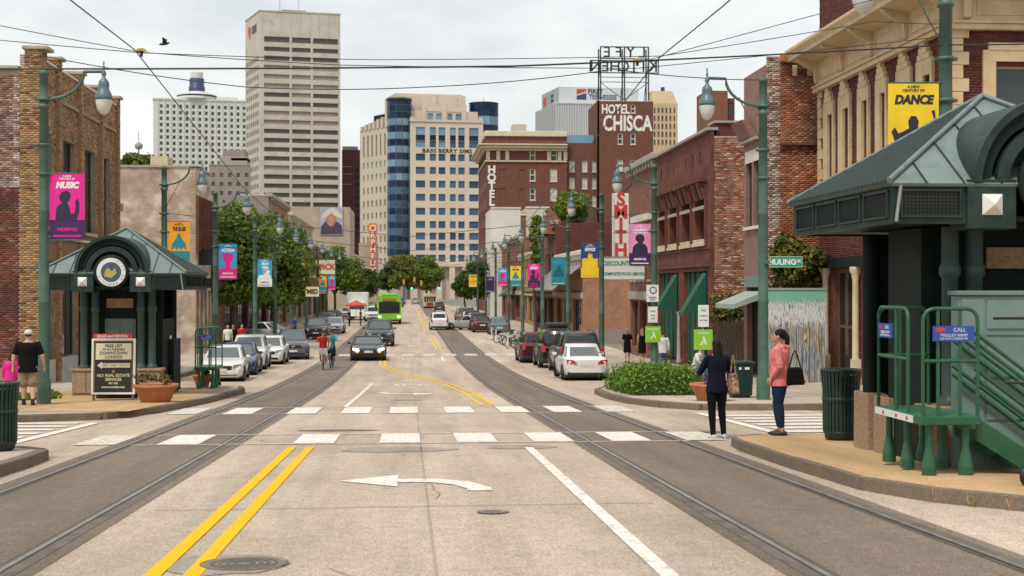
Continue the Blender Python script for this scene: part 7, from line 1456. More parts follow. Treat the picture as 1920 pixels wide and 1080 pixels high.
# ================================================================== cars, bus, trolley, bicycles
for nm, c in dict(white=(.70,.70,.69), silver=(.36,.37,.38), grey=(.10,.105,.11), darkgrey=(.045,.047,.05), black=(.012,.012,.013), blue=(.02,.045,.13), red=(.22,.015,.02), maroon=(.07,.01,.014), teal=(.12,.2,.21)).items(): paint('car_'+nm, c, .32, .03, 1, coat=.7, metal=.0 if nm in ('white', 'black') else .25)
glass('car_glass', (.014,.017,.02), .05, .75); glass('car_glass_light', (.10,.125,.13), .06, .8); paint('tyre', (.014,.014,.014), .85); paint('rim', (.34,.34,.35), .35, .1, metal=.7); paint('car_plastic', (.018,.018,.019), .6); paint('chrome', (.55,.55,.55), .2, metal=.9); paint('tail_red', (.5,.012,.015), .2, coat=.5); paint('head_lamp', (.26,.28,.29), .12, .05, coat=.8); paint('amber', (.8,.32,.06), .3, emit=.6); paint('plate', (.6,.62,.6), .5); paint('lamp_lit', (.95,.85,.6), .3, emit=2.2)
SH = dict(
 sedan=dict(L=4.55, W=1.78, H=1.44, bh=.93, hood=.84, trunk=.98, wsb=-.98, rf=-.28, rr=.78, rwb=1.5, wr=.32),
 sport=dict(L=4.6, W=1.92, H=1.32, bh=.88, hood=.78, trunk=.92, wsb=-.75, rf=-.05, rr=.7, rwb=1.6, wr=.34),
 suv=dict(L=4.5, W=1.84, H=1.68, bh=1.1, hood=1.06, trunk=1.1, wsb=-1.0, rf=-.45, rr=1.62, rwb=2.05, wr=.36),
 bigsuv=dict(L=4.85, W=1.98, H=1.82, bh=1.18, hood=1.12, trunk=1.2, wsb=-1.05, rf=-.65, rr=2.0, rwb=2.3, wr=.39),
 hatch=dict(L=4.1, W=1.74, H=1.52, bh=.97, hood=.92, trunk=1.0, wsb=-.95, rf=-.35, rr=1.35, rwb=1.85, wr=.31),
 jeep=dict(L=4.2, W=1.86, H=1.84, bh=1.16, hood=1.14, trunk=1.16, wsb=-.75, rf=-.6, rr=1.95, rwb=2.02, wr=.41))
CARS = {}
def car(kind, col, x, y, rz, label, lift=0.0, gl='car_glass', sc=1.0, group='parked cars', lit=False, rack=False):
    k = (kind, col, gl, lit, rack)
    if k in CARS: o = dup(CARS[k], (x, y, zg(y)+lift), rz, label, group, sc); return o
    p = SH[kind]; L_, W, H = p['L']/2, p['W']/2, p['H']; t = thing('parked_car' if 'park' in group else 'car', label, 'car', local=True, group=group); C = 'car_'+col
    # lower body: lofted sections from nose to tail
    g = .2 if kind not in ('bigsuv', 'jeep') else .28
    st = [(-L_, .78, g+.14, p['hood']*.70), (-L_+.10, .90, g+.02, p['hood']*.84), (-L_+.35, .965, g, p['hood']*.945), (-L_+.85, 1.0, g, p['hood']), (p['wsb'], 1.0, g, p['bh']-.02), (p['wsb']+.5, 1.0, g, p['bh']), (.6, 1.0, g, p['bh']+.02), (p['rwb']-.2, 1.0, g, p['bh']+.03), (min(p['rwb']+.1, L_-.2), .985, g, p['trunk']), (L_-.12, .93, g+.04, p['trunk']*.97), (L_, .84, g+.16, p['trunk']*.86)]
    m = MB(); rg = []
    for y_, w, zb, zt in st:
        w *= W; zm = zb+(zt-zb)*.55
        half = [(w*.86, zb), (w*.965, zb+.07), (w, zm*.8+zb*.2), (w*1.0, zm), (w*.975, zt-.10), (w*.93, zt-.035), (w*.80, zt), (w*.35, zt+.02)]
        rg.append([(a, y_, b) for a, b in half] + [(-a, y_, b) for a, b in half[::-1]])
    m.rings(rg, cap=True); m.build('body', C, t)
    # cabin: pillars and roof, panes a hair proud of it
    B, Wb, Wr = p['bh']-.01, W*.93, W*.74; zr = H
    base = [(-Wb*.92, p['wsb']), (Wb*.92, p['wsb']), (Wb*.97, p['wsb']+.5), (Wb*.97, p['rwb']-.45), (Wb*.86, p['rwb']), (-Wb*.86, p['rwb']), (-Wb*.97, p['rwb']-.45), (-Wb*.97, p['wsb']+.5)]
    roof = [(-Wr*.9, p['rf']), (Wr*.9, p['rf']), (Wr, p['rf']+.35), (Wr, p['rr']-.35), (Wr*.9, p['rr']), (-Wr*.9, p['rr']), (-Wr, p['rr']-.35), (-Wr, p['rf']+.35)]
    m = MB(); m.rings([[(a, b, B) for a, b in base], [(a, b, zr-.07) for a, b in roof], [(a*.93, b*.97+.02, zr-.015) for a, b in roof], [(a*.5, b*.7+.05, zr) for a, b in roof]], smooth=True); m.build('cabin', C, t)
    def q_(i, j, name, mat, ins=.06, top=.07, bot=.06):
        a, b = Vector((*base[i], B)), Vector((*base[j], B)); c, d = Vector((*roof[j], zr-.07)), Vector((*roof[i], zr-.07)); n = (b-a).cross(d-a).normalized()
        if n.dot(Vector(((a+b).x/2, (a+b).y/2-.3*(p['wsb']+p['rwb'])/2, 0))) < 0: n = -n
        def mixp(u, v): return a.lerp(b, u).lerp(d.lerp(c, u), v) + n*.006
        q = MB(); q.quad(mixp(ins, bot), mixp(1-ins, bot), mixp(1-ins, 1-top), mixp(ins, 1-top)); q.quad(mixp(ins, bot)-n*.004, mixp(1-ins, bot)-n*.004, mixp(1-ins, 1-top)-n*.004, mixp(ins, 1-top)-n*.004); return q.build(name, mat, t)
    q_(0, 1, 'windscreen', gl); q_(4, 5, 'rear_window', gl, .08, .12 if kind != 'jeep' else .2, .12)
    for i, j in ((1, 2), (2, 3), (3, 4), (5, 6), (6, 7), (7, 0)): q_(i, j, 'side_window', gl, .05 if (i, j) in ((2, 3), (6, 7)) else .14, .08, .08)
    if kind in ('sedan', 'suv', 'hatch', 'bigsuv'):
        for s in (-1, 1): q = MB(); ym = (p['rf']+p['rr'])/2; q.hexa([(s*(Wb*.97+.004)-.02, ym-.05, B), (s*(Wb*.97+.004)+.02, ym-.05, B), (s*(Wb*.97+.004)+.02, ym+.05, B), (s*(Wb*.97+.004)-.02, ym+.05, B)], [(s*(Wr+.012)-.02, ym-.05, zr-.07), (s*(Wr+.012)+.02, ym-.05, zr-.07), (s*(Wr+.012)+.02, ym+.05, zr-.07), (s*(Wr+.012)-.02, ym+.05, zr-.07)]); q.build('pillar', 'car_plastic', t)
    # wheels
    wr = p['wr']; yf, yr = -L_*.64, L_*.60
    for s in (-1, 1):
        for y_ in (yf, yr):
            T = Matrix.Translation((s*(W-.10), y_, wr)) @ Matrix.Rotation(R(90), 4, 'Y'); q = MB(); q.lathe([(wr*.62,-.1),(wr*.95,-.11),(wr,-.06),(wr,.06),(wr*.95,.11),(wr*.62,.1)], n=20); tw = put(q.mesh('tyre', 'tyre'), 'wheel', t, mat=T)
            q = MB(); q.lathe([(.001,.07*s),(wr*.2,.085*s),(wr*.58,.06*s),(wr*.64,.095*s)], n=10, smooth=False); put(q.mesh('rim', 'rim'), 'rim', tw, mat=T)
            q = MB(); q.lathe([(wr*.9,.118*s),(wr*1.14,.124*s),(wr*1.14,-.05*s)], n=18, a0=90 if s > 0 else 90, a1=270 if s > 0 else 270); 
            put(q.mesh('wheel_arch', 'car_plastic'), 'wheel_arch', t, mat=T)
    # nose
    hz_ = p['hood']*.76
    q = MB(); q.box(-W*.5, W*.5, -L_-.012, -L_+.1, hz_-.13, hz_+.05); gr = q.build('grille', 'car_plastic', t, bevel=.03)
    q = MB(); q.box(-W*.1, W*.1, -L_-.02, -L_-.0125, hz_-.06, hz_+.02); q.build('badge', 'chrome', gr)
    q = MB(); q.box(-W*.72, W*.72, -L_+.0, -L_+.14, g+.1, g+.24); q.build('intake', 'car_plastic', t, bevel=.03)
    q = MB(); q.box(-W*.97, W*.97, -L_+.18, L_-.18, g-.03, g+.06); q.build('sill', 'car_plastic', t, bevel=.02)
    for s in (-1, 1):
        q = MB(); q.T = Matrix.Translation((0, -.07, 0)); q.hexa([(s*W*.52,-L_-.0,hz_-.04),(s*W*.86,-L_+.17,hz_-.02),(s*W*.84,-L_+.3,hz_-.02),(s*W*.5,-L_+.15,hz_-.04)], [(s*W*.56,-L_+.03,hz_+.09),(s*W*.90,-L_+.24,hz_+.12),(s*W*.86,-L_+.36,hz_+.12),(s*W*.54,-L_+.18,hz_+.09)]); q.build('headlight', 'lamp_lit' if lit else 'head_lamp', t, bevel=.015)
        tz = p['trunk']*.80
        if kind in ('sedan', 'sport', 'hatch'): pts = [(s*W*.45, L_-.035, tz-.06), (s*W*.88, L_-.10, tz-.08), (s*W*.92, L_-.13, tz+.1), (s*W*.6, L_-.03, tz+.08)]
        else: pts = [(s*W*.72, L_-.0, tz-.12), (s*W*.88, L_-.04, tz-.12), (s*W*.93, L_-.10, tz+.22), (s*W*.76, L_-.05, tz+.22)]
        q = MB(); q.add([Vector(v)+Vector((0,.085,0)) for v in pts]+[Vector(v)+Vector((0,-.15,0)) for v in pts], [(0,1,2,3),(0,4,5,1),(1,5,6,2),(2,6,7,3),(3,7,4,0)]); q.build('tail_light', 'tail_red', t)
        q = MB(); q.cbox((s*(W+.09), p['wsb']+.32, p['bh']+.06), (.18, .1, .13)); q.build('mirror', C if kind != 'jeep' else 'car_plastic', t, bevel=.03)
        q = MB(); q.box(s*(W+.004)-.004, s*(W+.004)+.004, .25, .42, p['bh']-.16, p['bh']-.13); q.build('door_handle', 'chrome', t)
    q = MB(); q.box(-.26, .26, L_-.03, L_+.012, p['trunk']*.62 if kind in ('sedan', 'sport') else .55, (p['trunk']*.62 if kind in ('sedan', 'sport') else .55)+.13); q.build('number_plate', 'plate', t)
    q = MB(); q.box(-W*.86, W*.86, L_-.14, L_+.004, g+.04, g+.2); q.build('rear_bumper', 'car_plastic', t, bevel=.03)
    q = MB(); q.box(-.24, .24, -L_-.03, -L_-.005, g+.27, g+.38); q.build('number_plate', 'plate', t)
    if kind == 'jeep':
        q = MB(); q.lathe([(.2,-.12),(.38,-.13),(.4,-.08),(.4,.08),(.38,.13),(.001,.13)], n=20); sp_ = put(q.mesh('spare_wheel', 'tyre'), 'spare_wheel', t, mat=Matrix.Translation((.1, L_+.16, .98)) @ Matrix.Rotation(R(-90), 4, 'X'))
    if rack or kind in ('bigsuv', 'jeep'):
        for s in (-1, 1): q = MB(); q.tube([(s*Wr*.86, p['rf']+.3, zr), (s*Wr*.86, p['rf']+.4, zr+.06), (s*Wr*.86, p['rr']-.4, zr+.06), (s*Wr*.86, p['rr']-.3, zr)], .02, 6); q.build('roof_rail', 'car_plastic', t)
    if rack: q = MB(); q.box(-Wr*.7, Wr*.7, p['rf']+.35, p['rr']-.5, zr+.08, zr+.32); q.build('roof_box', 'car_plastic', t, bevel=.08)
    if lit:
        for s in (-1, 1): q = MB(); q.cbox((s*W*.62, -L_+.02, hz_-.1), (.16, .1, .06)); q.build('indicator', 'amber', t)
    t.location = (x, y, zg(y)+lift); t.rotation_euler.z = rz; t.scale = (sc, sc, sc)
    CARS[k] = remember(t); return t
PI = math.pi
def carpx(kind, col, px, y, rz, label, **kw): p = SH[kind]; return car(kind, col, x_at(px, y), y+p['L']/2*kw.get('sc', 1), rz, label, **kw)
carpx('sedan', 'white', 408, 54, 0.05, 'white sedan facing us, parked nearest on the left kerb', gl='car_glass_light', sc=.95)
carpx('sedan', 'blue', 438, 60.2, 0.03, 'dark blue sedan tucked between the white sedan and white crossover', gl='car_glass_light', sc=.95)
carpx('suv', 'white', 459, 66.2, 0.03, 'white crossover facing us behind the blue sedan', gl='car_glass_light', sc=.95)
carpx('hatch', 'white', 500, 72.6, 0.0, 'small white hatchback facing us beside the dark grey crossover', gl='car_glass_light', sc=.95)
carpx('suv', 'grey', 542, 79, 0.1, 'dark grey crossover facing us, last of the parked group', gl='car_glass_light', sc=.97)
carpx('suv', 'darkgrey', 592, 112, 0, 'dark off-road car parked behind the cyclists', gl='car_glass_light'); carpx('sedan', 'silver', 625, 126, 0, 'silver sedan parked behind the dark off-road car', gl='car_glass_light'); carpx('bigsuv', 'white', 699, 172, 0, 'white van-like car beside the green bus', group='moving cars')
car('sedan', 'silver', x_at(504, 104), 104, 1.2, 'silver sedan standing under the leafy trees', lift=.16, group='parked cars')
carpx('sport', 'black', 687.5, 77, 0.04, 'low black sports car driving towards us with lit lamps', gl='car_glass_light', group='moving cars', lit=True)
carpx('bigsuv', 'darkgrey', 711, 98, 0, 'dark grey off-roader driving behind the black sports car', gl='car_glass_light', group='moving cars')
car('suv', 'white', x_at(823, 139), 139, PI, 'white crossover driving away in the middle of the street', group='moving cars', gl='car_glass'); car('sedan', 'silver', x_at(879, 137), 137, PI+.95, 'silver-grey sedan pulling out across the track', group='moving cars')
carpx('sedan', 'white', 1101, 53.4, PI, 'white sedan seen from behind, parked beside the hedge', gl='car_glass_light', sc=.97); carpx('bigsuv', 'darkgrey', 1090, 60, PI, 'dark grey off-roader parked in front of the white sedan'); carpx('jeep', 'black', 1049, 67, PI, 'boxy black off-roader with roof box parked at the right kerb', rack=True); carpx('suv', 'maroon', 1008, 73.5, PI, 'dark maroon crossover partly hidden by the boxy black off-roader', sc=.95)
carpx('hatch', 'teal', 937, 122, PI, 'pale teal hatchback parked behind the scooters', gl='car_glass_light')
cols_ = ['maroon', 'darkgrey', 'silver', 'black', 'white', 'grey', 'darkgrey', 'silver']
for k, c in enumerate(cols_): car(['sedan', 'suv', 'hatch', 'suv', 'sedan', 'bigsuv', 'sedan', 'suv'][k], c, 6.75, 131+k*6.6, PI, 'distant %s car, %s of the far parked row on the hotel side' % (c.replace('dark', 'dark '), ord_[k]), group='far parked cars')
for k, c in enumerate(['black', 'silver', 'darkgrey', 'white', 'red', 'grey', 'silver', 'black']): car(['suv', 'sedan', 'suv', 'hatch', 'sedan', 'suv', 'sedan', 'suv'][k], c, -8.0, 138+k*7.5 if k < 3 else 190+(k-3)*8, 0, 'distant %s car, %s of the far parked row below the street trees' % (c.replace('dark', 'dark '), ord_[k]), group='far parked cars')
for k, (x_, y_, c) in enumerate(((-4.5, 330, 'white'), (-1.5, 345, 'blue'), (1.8, 350, 'silver'), (5, 320, 'black'), (5.5, 250, 'darkgrey'), (-4.6, 290, 'silver'))): car('suv', c, x_, y_, 0 if x_ < 0 else PI, 'tiny %s car far off near the traffic lights, %s of them' % (c.replace('dark', 'dark '), ord_[k]), group='far moving cars')

# ------------------------------------------------------------------ green bus
paint('bus_green', (.19, .52, .015), .3, .05, 1, coat=.4); paint('bus_dark', (.012,.014,.016), .1, .1, coat=.5); paint('bus_amber', (.6,.2,.02), .4, emit=.8)
yb = 158.; xb = x_at(730, yb); t = thing('bus', 'lime green city bus facing us with a dark windscreen', 'bus', (xb, yb, zg(yb)), group=None); T = FR((xb, yb, zg(yb))); W, H, L_ = 1.28, 3.15, 11.5
m = MB(T); m.rings([[(s*W*a, y_, z) for s, a, z in ((1,.9,.35),(1,1,.6),(1,1,1.6),(1,.99,2.7),(1,.9,H),(-1,.9,H),(-1,.99,2.7),(-1,1,1.6),(-1,1,.6),(-1,.9,.35))] for y_ in (0, L_)], smooth=False); m.build('body', 'bus_green', t, bevel=.08)
m = MB(T); m.box(-W*.9, W*.9, -.03, .02, 1.25, 2.5); m.build('windscreen', 'bus_dark', t); m = MB(T); m.box(-.02, .02, -.045, -.032, 1.25, 2.5); m.build('windscreen_bar', 'car_plastic', t); m = MB(T); m.box(-W*.6, W*.6, -.04, .02, 2.56, 2.85); m.build('destination_panel', 'bus_dark', t); text('DOWNTOWN', .24, TX(T, 0, -.045, 2.7), 'bus_amber', t, ext=.005)
m = MB(T); m.box(-W*.98, W*.98, -.05, .05, .35, .55); m.build('bumper', 'car_plastic', t)
for s in (-1, 1):
    m = MB(T); m.cbox((s*W*.82, -.02, .85), (.28, .08, .2)); m.build('headlight', 'lamp_lit', t, bevel=.03); m = MB(T); m.cbox((s*(W+.2), -.1, 2.1), (.22, .16, .42)); m.build('mirror', 'car_plastic', t, bevel=.04)
    m = MB(T); m.box(min(s*W, s*(W+.01)), max(s*W, s*(W+.01)), .6, L_-.4, 1.35, 2.45); m.build('side_window', 'bus_dark', t)
    for y_ in (2.4, 8.4): m = MB(T); m.cyl((s*(W-.3), y_, .48), (s*(W+.01), y_, .48), .48, n=18); m.build('wheel', 'tyre', t)
m = MB(T); m.box(-.9, .9, 2, 9, H+.002, H+.3); m.build('roof_unit', 'bus_green', t, bevel=.1)
# ------------------------------------------------------------------ vintage trolley
paint('trolley_cream', (.55, .46, .33), .5, .08); paint('trolley_red', (.30, .03, .03), .4, .1)
yt = 282.; xt = x_at(806, yt); t = thing('trolley', 'cream and red vintage trolley car far down the track', 'trolley', (xt, yt, zg(yt))); T = FR((xt, yt, zg(yt))); W = 1.2
m = MB(T); m.box(-W, W, 0, 11, .35, 1.25); m.build('lower_body', 'trolley_cream', t, bevel=.1); m = MB(T); m.box(-W*.55, W*.55, -.04, 0, .5, 1.15); m.build('red_panel', 'trolley_red', t); m = MB(T); m.box(-W*.9, W*.9, .1, 10.8, 1.251, 2.35); m.build('saloon', 'bus_dark', t)
for x_ in (-W*.96, -W*.55, -W*.18, W*.18, W*.55, W*.96): m = MB(T); m.box(x_-.06, x_+.06, -.02, .1, 1.25, 2.36); m.build('window_post', 'trolley_cream', t)
m = MB(T); m.rings([[(W*1.02*a, y_, z) for a, z in ((1,2.36),(1,2.5),(.8,2.75),(.3,2.9),(-.3,2.9),(-.8,2.75),(-1,2.5),(-1,2.36))] for y_ in (-.2, 11.2)], smooth=False); m.build('roof', 'trolley_cream', t); m = MB(T); m.cbox((0, -.06, 1.35), (.3, .12, .3)); m.build('headlight', 'head_lamp', t); m = MB(T); m.box(-W*.9, W*.9, .3, 10.5, .05, .34); m.build('truck', 'car_plastic', t)
# white delivery truck and red parasol by the kerb
yk = 178.; xk = x_at(669, yk); t = thing('delivery_truck', 'white box truck parked below the theatre sign', 'truck', (xk, yk, zg(yk))); T = FR((xk, yk, zg(yk)))
m = MB(T); m.box(-1.3, 1.3, 1.9, 8, .9, 3.5); m.build('cargo_box', 'white_plain', t, bevel=.04); m = MB(T); m.hexa([(-1.1,0,.5),(1.1,0,.5),(1.1,1.85,.5),(-1.1,1.85,.5)], [(-1.0,.5,2.3),(1.0,.5,2.3),(1.0,1.85,2.3),(-1.0,1.85,2.3)]); m.build('cab', 'white_plain', t, bevel=.06); m = MB(T); m.hexa([(-.95,.22,1.4),(.95,.22,1.4),(.95,.26,1.4),(-.95,.26,1.4)], [(-.9,.42,2.15),(.9,.42,2.15),(.9,.46,2.15),(-.9,.46,2.15)]); m.build('windscreen', 'car_glass', t)
for s in (-1, 1):
    for y_ in (.9, 6.2): m = MB(T); m.cyl((s*.8, y_, .45), (s*1.15, y_, .45), .45, n=14); m.build('wheel', 'tyre', t)
yk = 150.; xk = x_at(668, yk); t = thing('parasol', 'red cafe parasol on the left pavement beside the bus', 'parasol', (xk, yk, zg(yk)+.15)); q = MB(); q.lathe([(1.1,2.1),(1.12,2.0),(1.1,2.12),(.02,2.6)], (xk, yk, zg(yk)+.15), 8, smooth=False); q.build('canopy', 'letter_red', t); q = MB(); q.cyl((xk, yk, zg(yk)+.1), (xk, yk, zg(yk)+2.9), .03, n=6); q.build('pole', 'white_plain', t)

# ------------------------------------------------------------------ bicycles and scooters
paint('bike_red', (.4, .03, .04), .35); paint('bike_dark', (.03, .03, .035), .35); paint('bike_white', (.6, .6, .6), .35); paint('bike_lime', (.2, .4, .03), .4)
def wheel(t, T, r, mat='tyre', spokes=10, th=.02):
    q = MB(); q.lathe([(r-.045,-th),(r,-th*.8),(r+.006,0),(r,th*.8),(r-.045,th),(r-.055,0),(r-.045,-th)], n=28); w = put(q.mesh('wheel', mat), 'wheel', t, mat=T)
    q = MB()
    for k in range(spokes): a = 2*PI*k/spokes; q.cyl((0,0,0), ((r-.04)*math.cos(a), (r-.04)*math.sin(a), 0), .004, n=4, cap=False)
    q.cyl((0,0,-.04), (0,0,.04), .025, n=8); put(q.mesh('spokes', 'rim'), 'spokes', w, mat=T)
def bicycle(x, y, rz, fm, label, basket=None, z=None):
    t = thing('bicycle', label, 'bicycle', local=True, group='bicycles'); r = .34      # heading -y
    for y_ in (-.53, .53): wheel(t, Matrix.Translation((0, y_, r)) @ Matrix.Rotation(R(90), 4, 'Y'), r)
    q = MB(); bb, st, hd = (0, .08, .3), (0, .2, .82), (0, -.36, .82); q.tube([bb, st], .018, 6); q.tube([bb, hd], .02, 6); q.tube([st, (0, -.35, .76)], .018, 6); q.tube([bb, (0, .53, r)], .013, 6); q.tube([st, (0, .53, r)], .012, 6); q.tube([(0, -.34, .95), hd, (0, -.42, .6), (0, -.53, r)], .018, 6); q.build('frame', fm, t)
    q = MB(); q.tube([(-.29, -.2, 1.03), (-.2, -.3, 1.04), (0, -.36, 1.0), (.2, -.3, 1.04), (.29, -.2, 1.03)], .014, 6); q.build('handlebar', 'bike_dark', t); q = MB(); q.rings([[(-.06,.05,.9),(.06,.05,.9),(.06,.05,.95),(-.06,.05,.95)],[(-.1,.3,.9),(.1,.3,.9),(.1,.3,.96),(-.1,.3,.96)]], smooth=False); q.build('saddle', 'black', t, bevel=.015); q = MB(); q.tube([(-.12,-.08,.3),(-.06,-.08,.3),(0,.08,.3),(.06,.24,.3),(.12,.24,.3)], .012, 5); q.build('pedals', 'bike_dark', t)
    if basket: q = MB(); q.hexa([(-.15,-.72,.75),(.15,-.72,.75),(.15,-.46,.75),(-.15,-.46,.75)], [(-.19,-.78,1.0),(.19,-.78,1.0),(.19,-.44,1.0),(-.19,-.44,1.0)]); q.build('basket', basket, t)
    t.location = (x, y, zg(y) if z is None else z); t.rotation_euler.z = rz; return t
CYC = [(x_at(605, 66.0), 66.3), (x_at(621.5, 68.2), 68.4)]
bicycle(*CYC[0], .08, 'bike_red', 'red bicycle with a white front basket under the rider in red', 'bike_white'); bicycle(*CYC[1], -.05, 'bike_dark', 'dark bicycle under the rider in teal')
for k, (px, y_, fm, rz) in enumerate(((946, 104, 'bike_white', 1.2), (955, 101, 'bike_dark', 1.0), (964, 98, 'bike_white', 1.3), (974, 96, 'bike_lime', .9), (983, 93.5, 'bike_dark', 1.4), (990, 90, 'bike_lime', 1.1))): bicycle(x_at(px, y_), y_, rz, fm, '%s rental bicycle in the row by the right kerb, counted from the far end' % ord_[k], 'bike_white' if k % 2 else 'bike_dark')
# white traffic wands
for k, (px, y_) in enumerate(((922, 110), (930, 104), (952, 95))):
    x_ = x_at(px, y_); t = thing('traffic_wand', '%s thin white flexible post before the rental bicycles' % ord_[k], 'bollard', (x_, y_, zg(y_)), group='white flexible posts'); q = MB(); q.cyl((x_, y_, zg(y_)), (x_, y_, zg(y_)+1.0), .05, .04, 8); q.build('post', 'white_plain', t); q = MB(); q.cyl((x_, y_, zg(y_)+.005), (x_, y_, zg(y_)+.05), .14, .1, 10); q.build('base', 'tyre', t)
# ------------------------------------------------------------------ traffic signals
glass('signal_green', (.02,.6,.35), .3); MATS['signal_green'].node_tree.nodes['Principled BSDF'].inputs['Emission Color'].default_value = (.05, .9, .5, 1); MATS['signal_green'].node_tree.nodes['Principled BSDF'].inputs['Emission Strength'].default_value = 3.0; paint('signal_yellow', (.55,.34,.03), .5)
for k, (px, py, mt, lb) in enumerate(((772, 537, 'black', 'black traffic light showing green left of centre'), (824, 537, 'black', 'black traffic light showing green before the trolley'), (757, 530, 'signal_yellow', 'yellow-backed traffic light turned away, over the bus'), (777, 526, 'signal_yellow', 'yellow-backed traffic light beside the left green one'), (790, 532, 'signal_yellow', 'yellow-backed traffic light between the two green ones'))):
    y_ = 300.+k*2; x_ = x_at(px, y_); z_ = z_at(py, x_, y_); t = thing('traffic_light', lb, 'traffic light', (x_, y_, z_-.6), group='traffic lights'); q = MB(); q.box(x_-.22, x_+.22, y_, y_+.3, z_-.65, z_+.65); q.build('housing', mt, t, bevel=.05)
    q = MB(); q.cyl((x_, y_-.03, z_-.4), (x_, y_, z_-.4), .17, n=14); q.build('lens', 'signal_green' if mt == 'black' else 'black', t); q = MB(); q.cyl((x_, y_+.15, z_+.65), (x_, y_+.15, z_+2.2), .03, n=5); q.build('hanger', 'wire', t)
wire([(-9.5, 303, 4.3), (0, 303, 3.9), (9.5, 303, 4.3)], .03, 'far span wire carrying the traffic lights')
# ================================================================== people
TMP = bpy.data.scenes.new('shaping')
def fused(mb, voxel, name, mat, smooth=6):
    """one continuous surface out of overlapping lofted forms"""
    me = mb.mesh(name+'_raw', mat); o = bpy.data.objects.new('raw', me); TMP.collection.objects.link(o)
    md = o.modifiers.new('r', 'REMESH'); md.mode = 'VOXEL'; md.voxel_size = voxel; md.use_smooth_shade = True
    s = o.modifiers.new('s', 'SMOOTH'); s.factor = .5; s.iterations = smooth
    vl = TMP.view_layers[0]; vl.update(); r = bpy.data.meshes.new_from_object(o.evaluated_get(vl.depsgraph)); r.name = name
    bpy.data.objects.remove(o); r.materials.clear(); r.materials.append(M(mat)); return r
def ball(m, c, rx, ry=None, rz=None, n=12):
    ry = ry or rx; rz = rz or rx; k = 8
    m.rings([[(c[0]+rx*math.sin(PI*(i+.02)/(k+.04))*math.cos(2*PI*j/n), c[1]+ry*math.sin(PI*(i+.02)/(k+.04))*math.sin(2*PI*j/n), c[2]-rz*math.cos(PI*(i+.02)/(k+.04))) for j in range(n)] for i in range(k+1)])
def limb(m, pts, rs, n=10):
    m.tube(pts, rs, n)
    for p, r in zip(pts, rs): ball(m, p, r*1.0, n=8)
def ell(m, secs, n=16):   # z, rx, ry, cx, cy
    m.rings([[(cx+rx*math.cos(2*PI*j/n), cy+ry*math.sin(2*PI*j/n), z) for j in range(n)] for z, rx, ry, cx, cy in secs])
for nm, c in dict(skin_a=(.46,.26,.17), skin_b=(.36,.18,.11), skin_c=(.55,.33,.24), hair_black=(.012,.010,.010), hair_brown=(.07,.04,.022), hair_blond=(.34,.22,.10), cloth_navy=(.007,.009,.020), cloth_black=(.006,.006,.007), cloth_pink=(.66,.20,.19), cloth_denim=(.012,.024,.06), cloth_khaki=(.25,.20,.125), cloth_magenta=(.65,.03,.25), cloth_red=(.50,.03,.025), cloth_teal=(.05,.33,.38), cloth_white=(.62,.61,.6), cloth_blue=(.05,.10,.36), cloth_jeans=(.06,.12,.22), shoe_white=(.5,.5,.48), cap_white=(.58,.54,.46), lip=(.35,.10,.09)).items(): paint(nm, c, .9 if 'cloth' in nm else .6, .16, 14, spec=.15, bump=.7 if 'cloth' in nm else 0, bscale=11)
m_, N_, L__, P_ = _mat('floral'); vo = N_.new('ShaderNodeTexVoronoi'); vo.inputs['Scale'].default_value = 22; tc_ = N_.new('ShaderNodeTexCoord'); L__.new(tc_.outputs['Object'], vo.inputs['Vector']); rr_ = _ramp(N_, [(0, (.45,.25,.1)), (.35, (.25,.09,.05)), (.6, (.5,.36,.2)), (.9, (.08,.05,.035))]); L__.new(vo.outputs['Color'], rr_.inputs[0]); L__.new(rr_.outputs[0], P_.inputs['Base Color'])
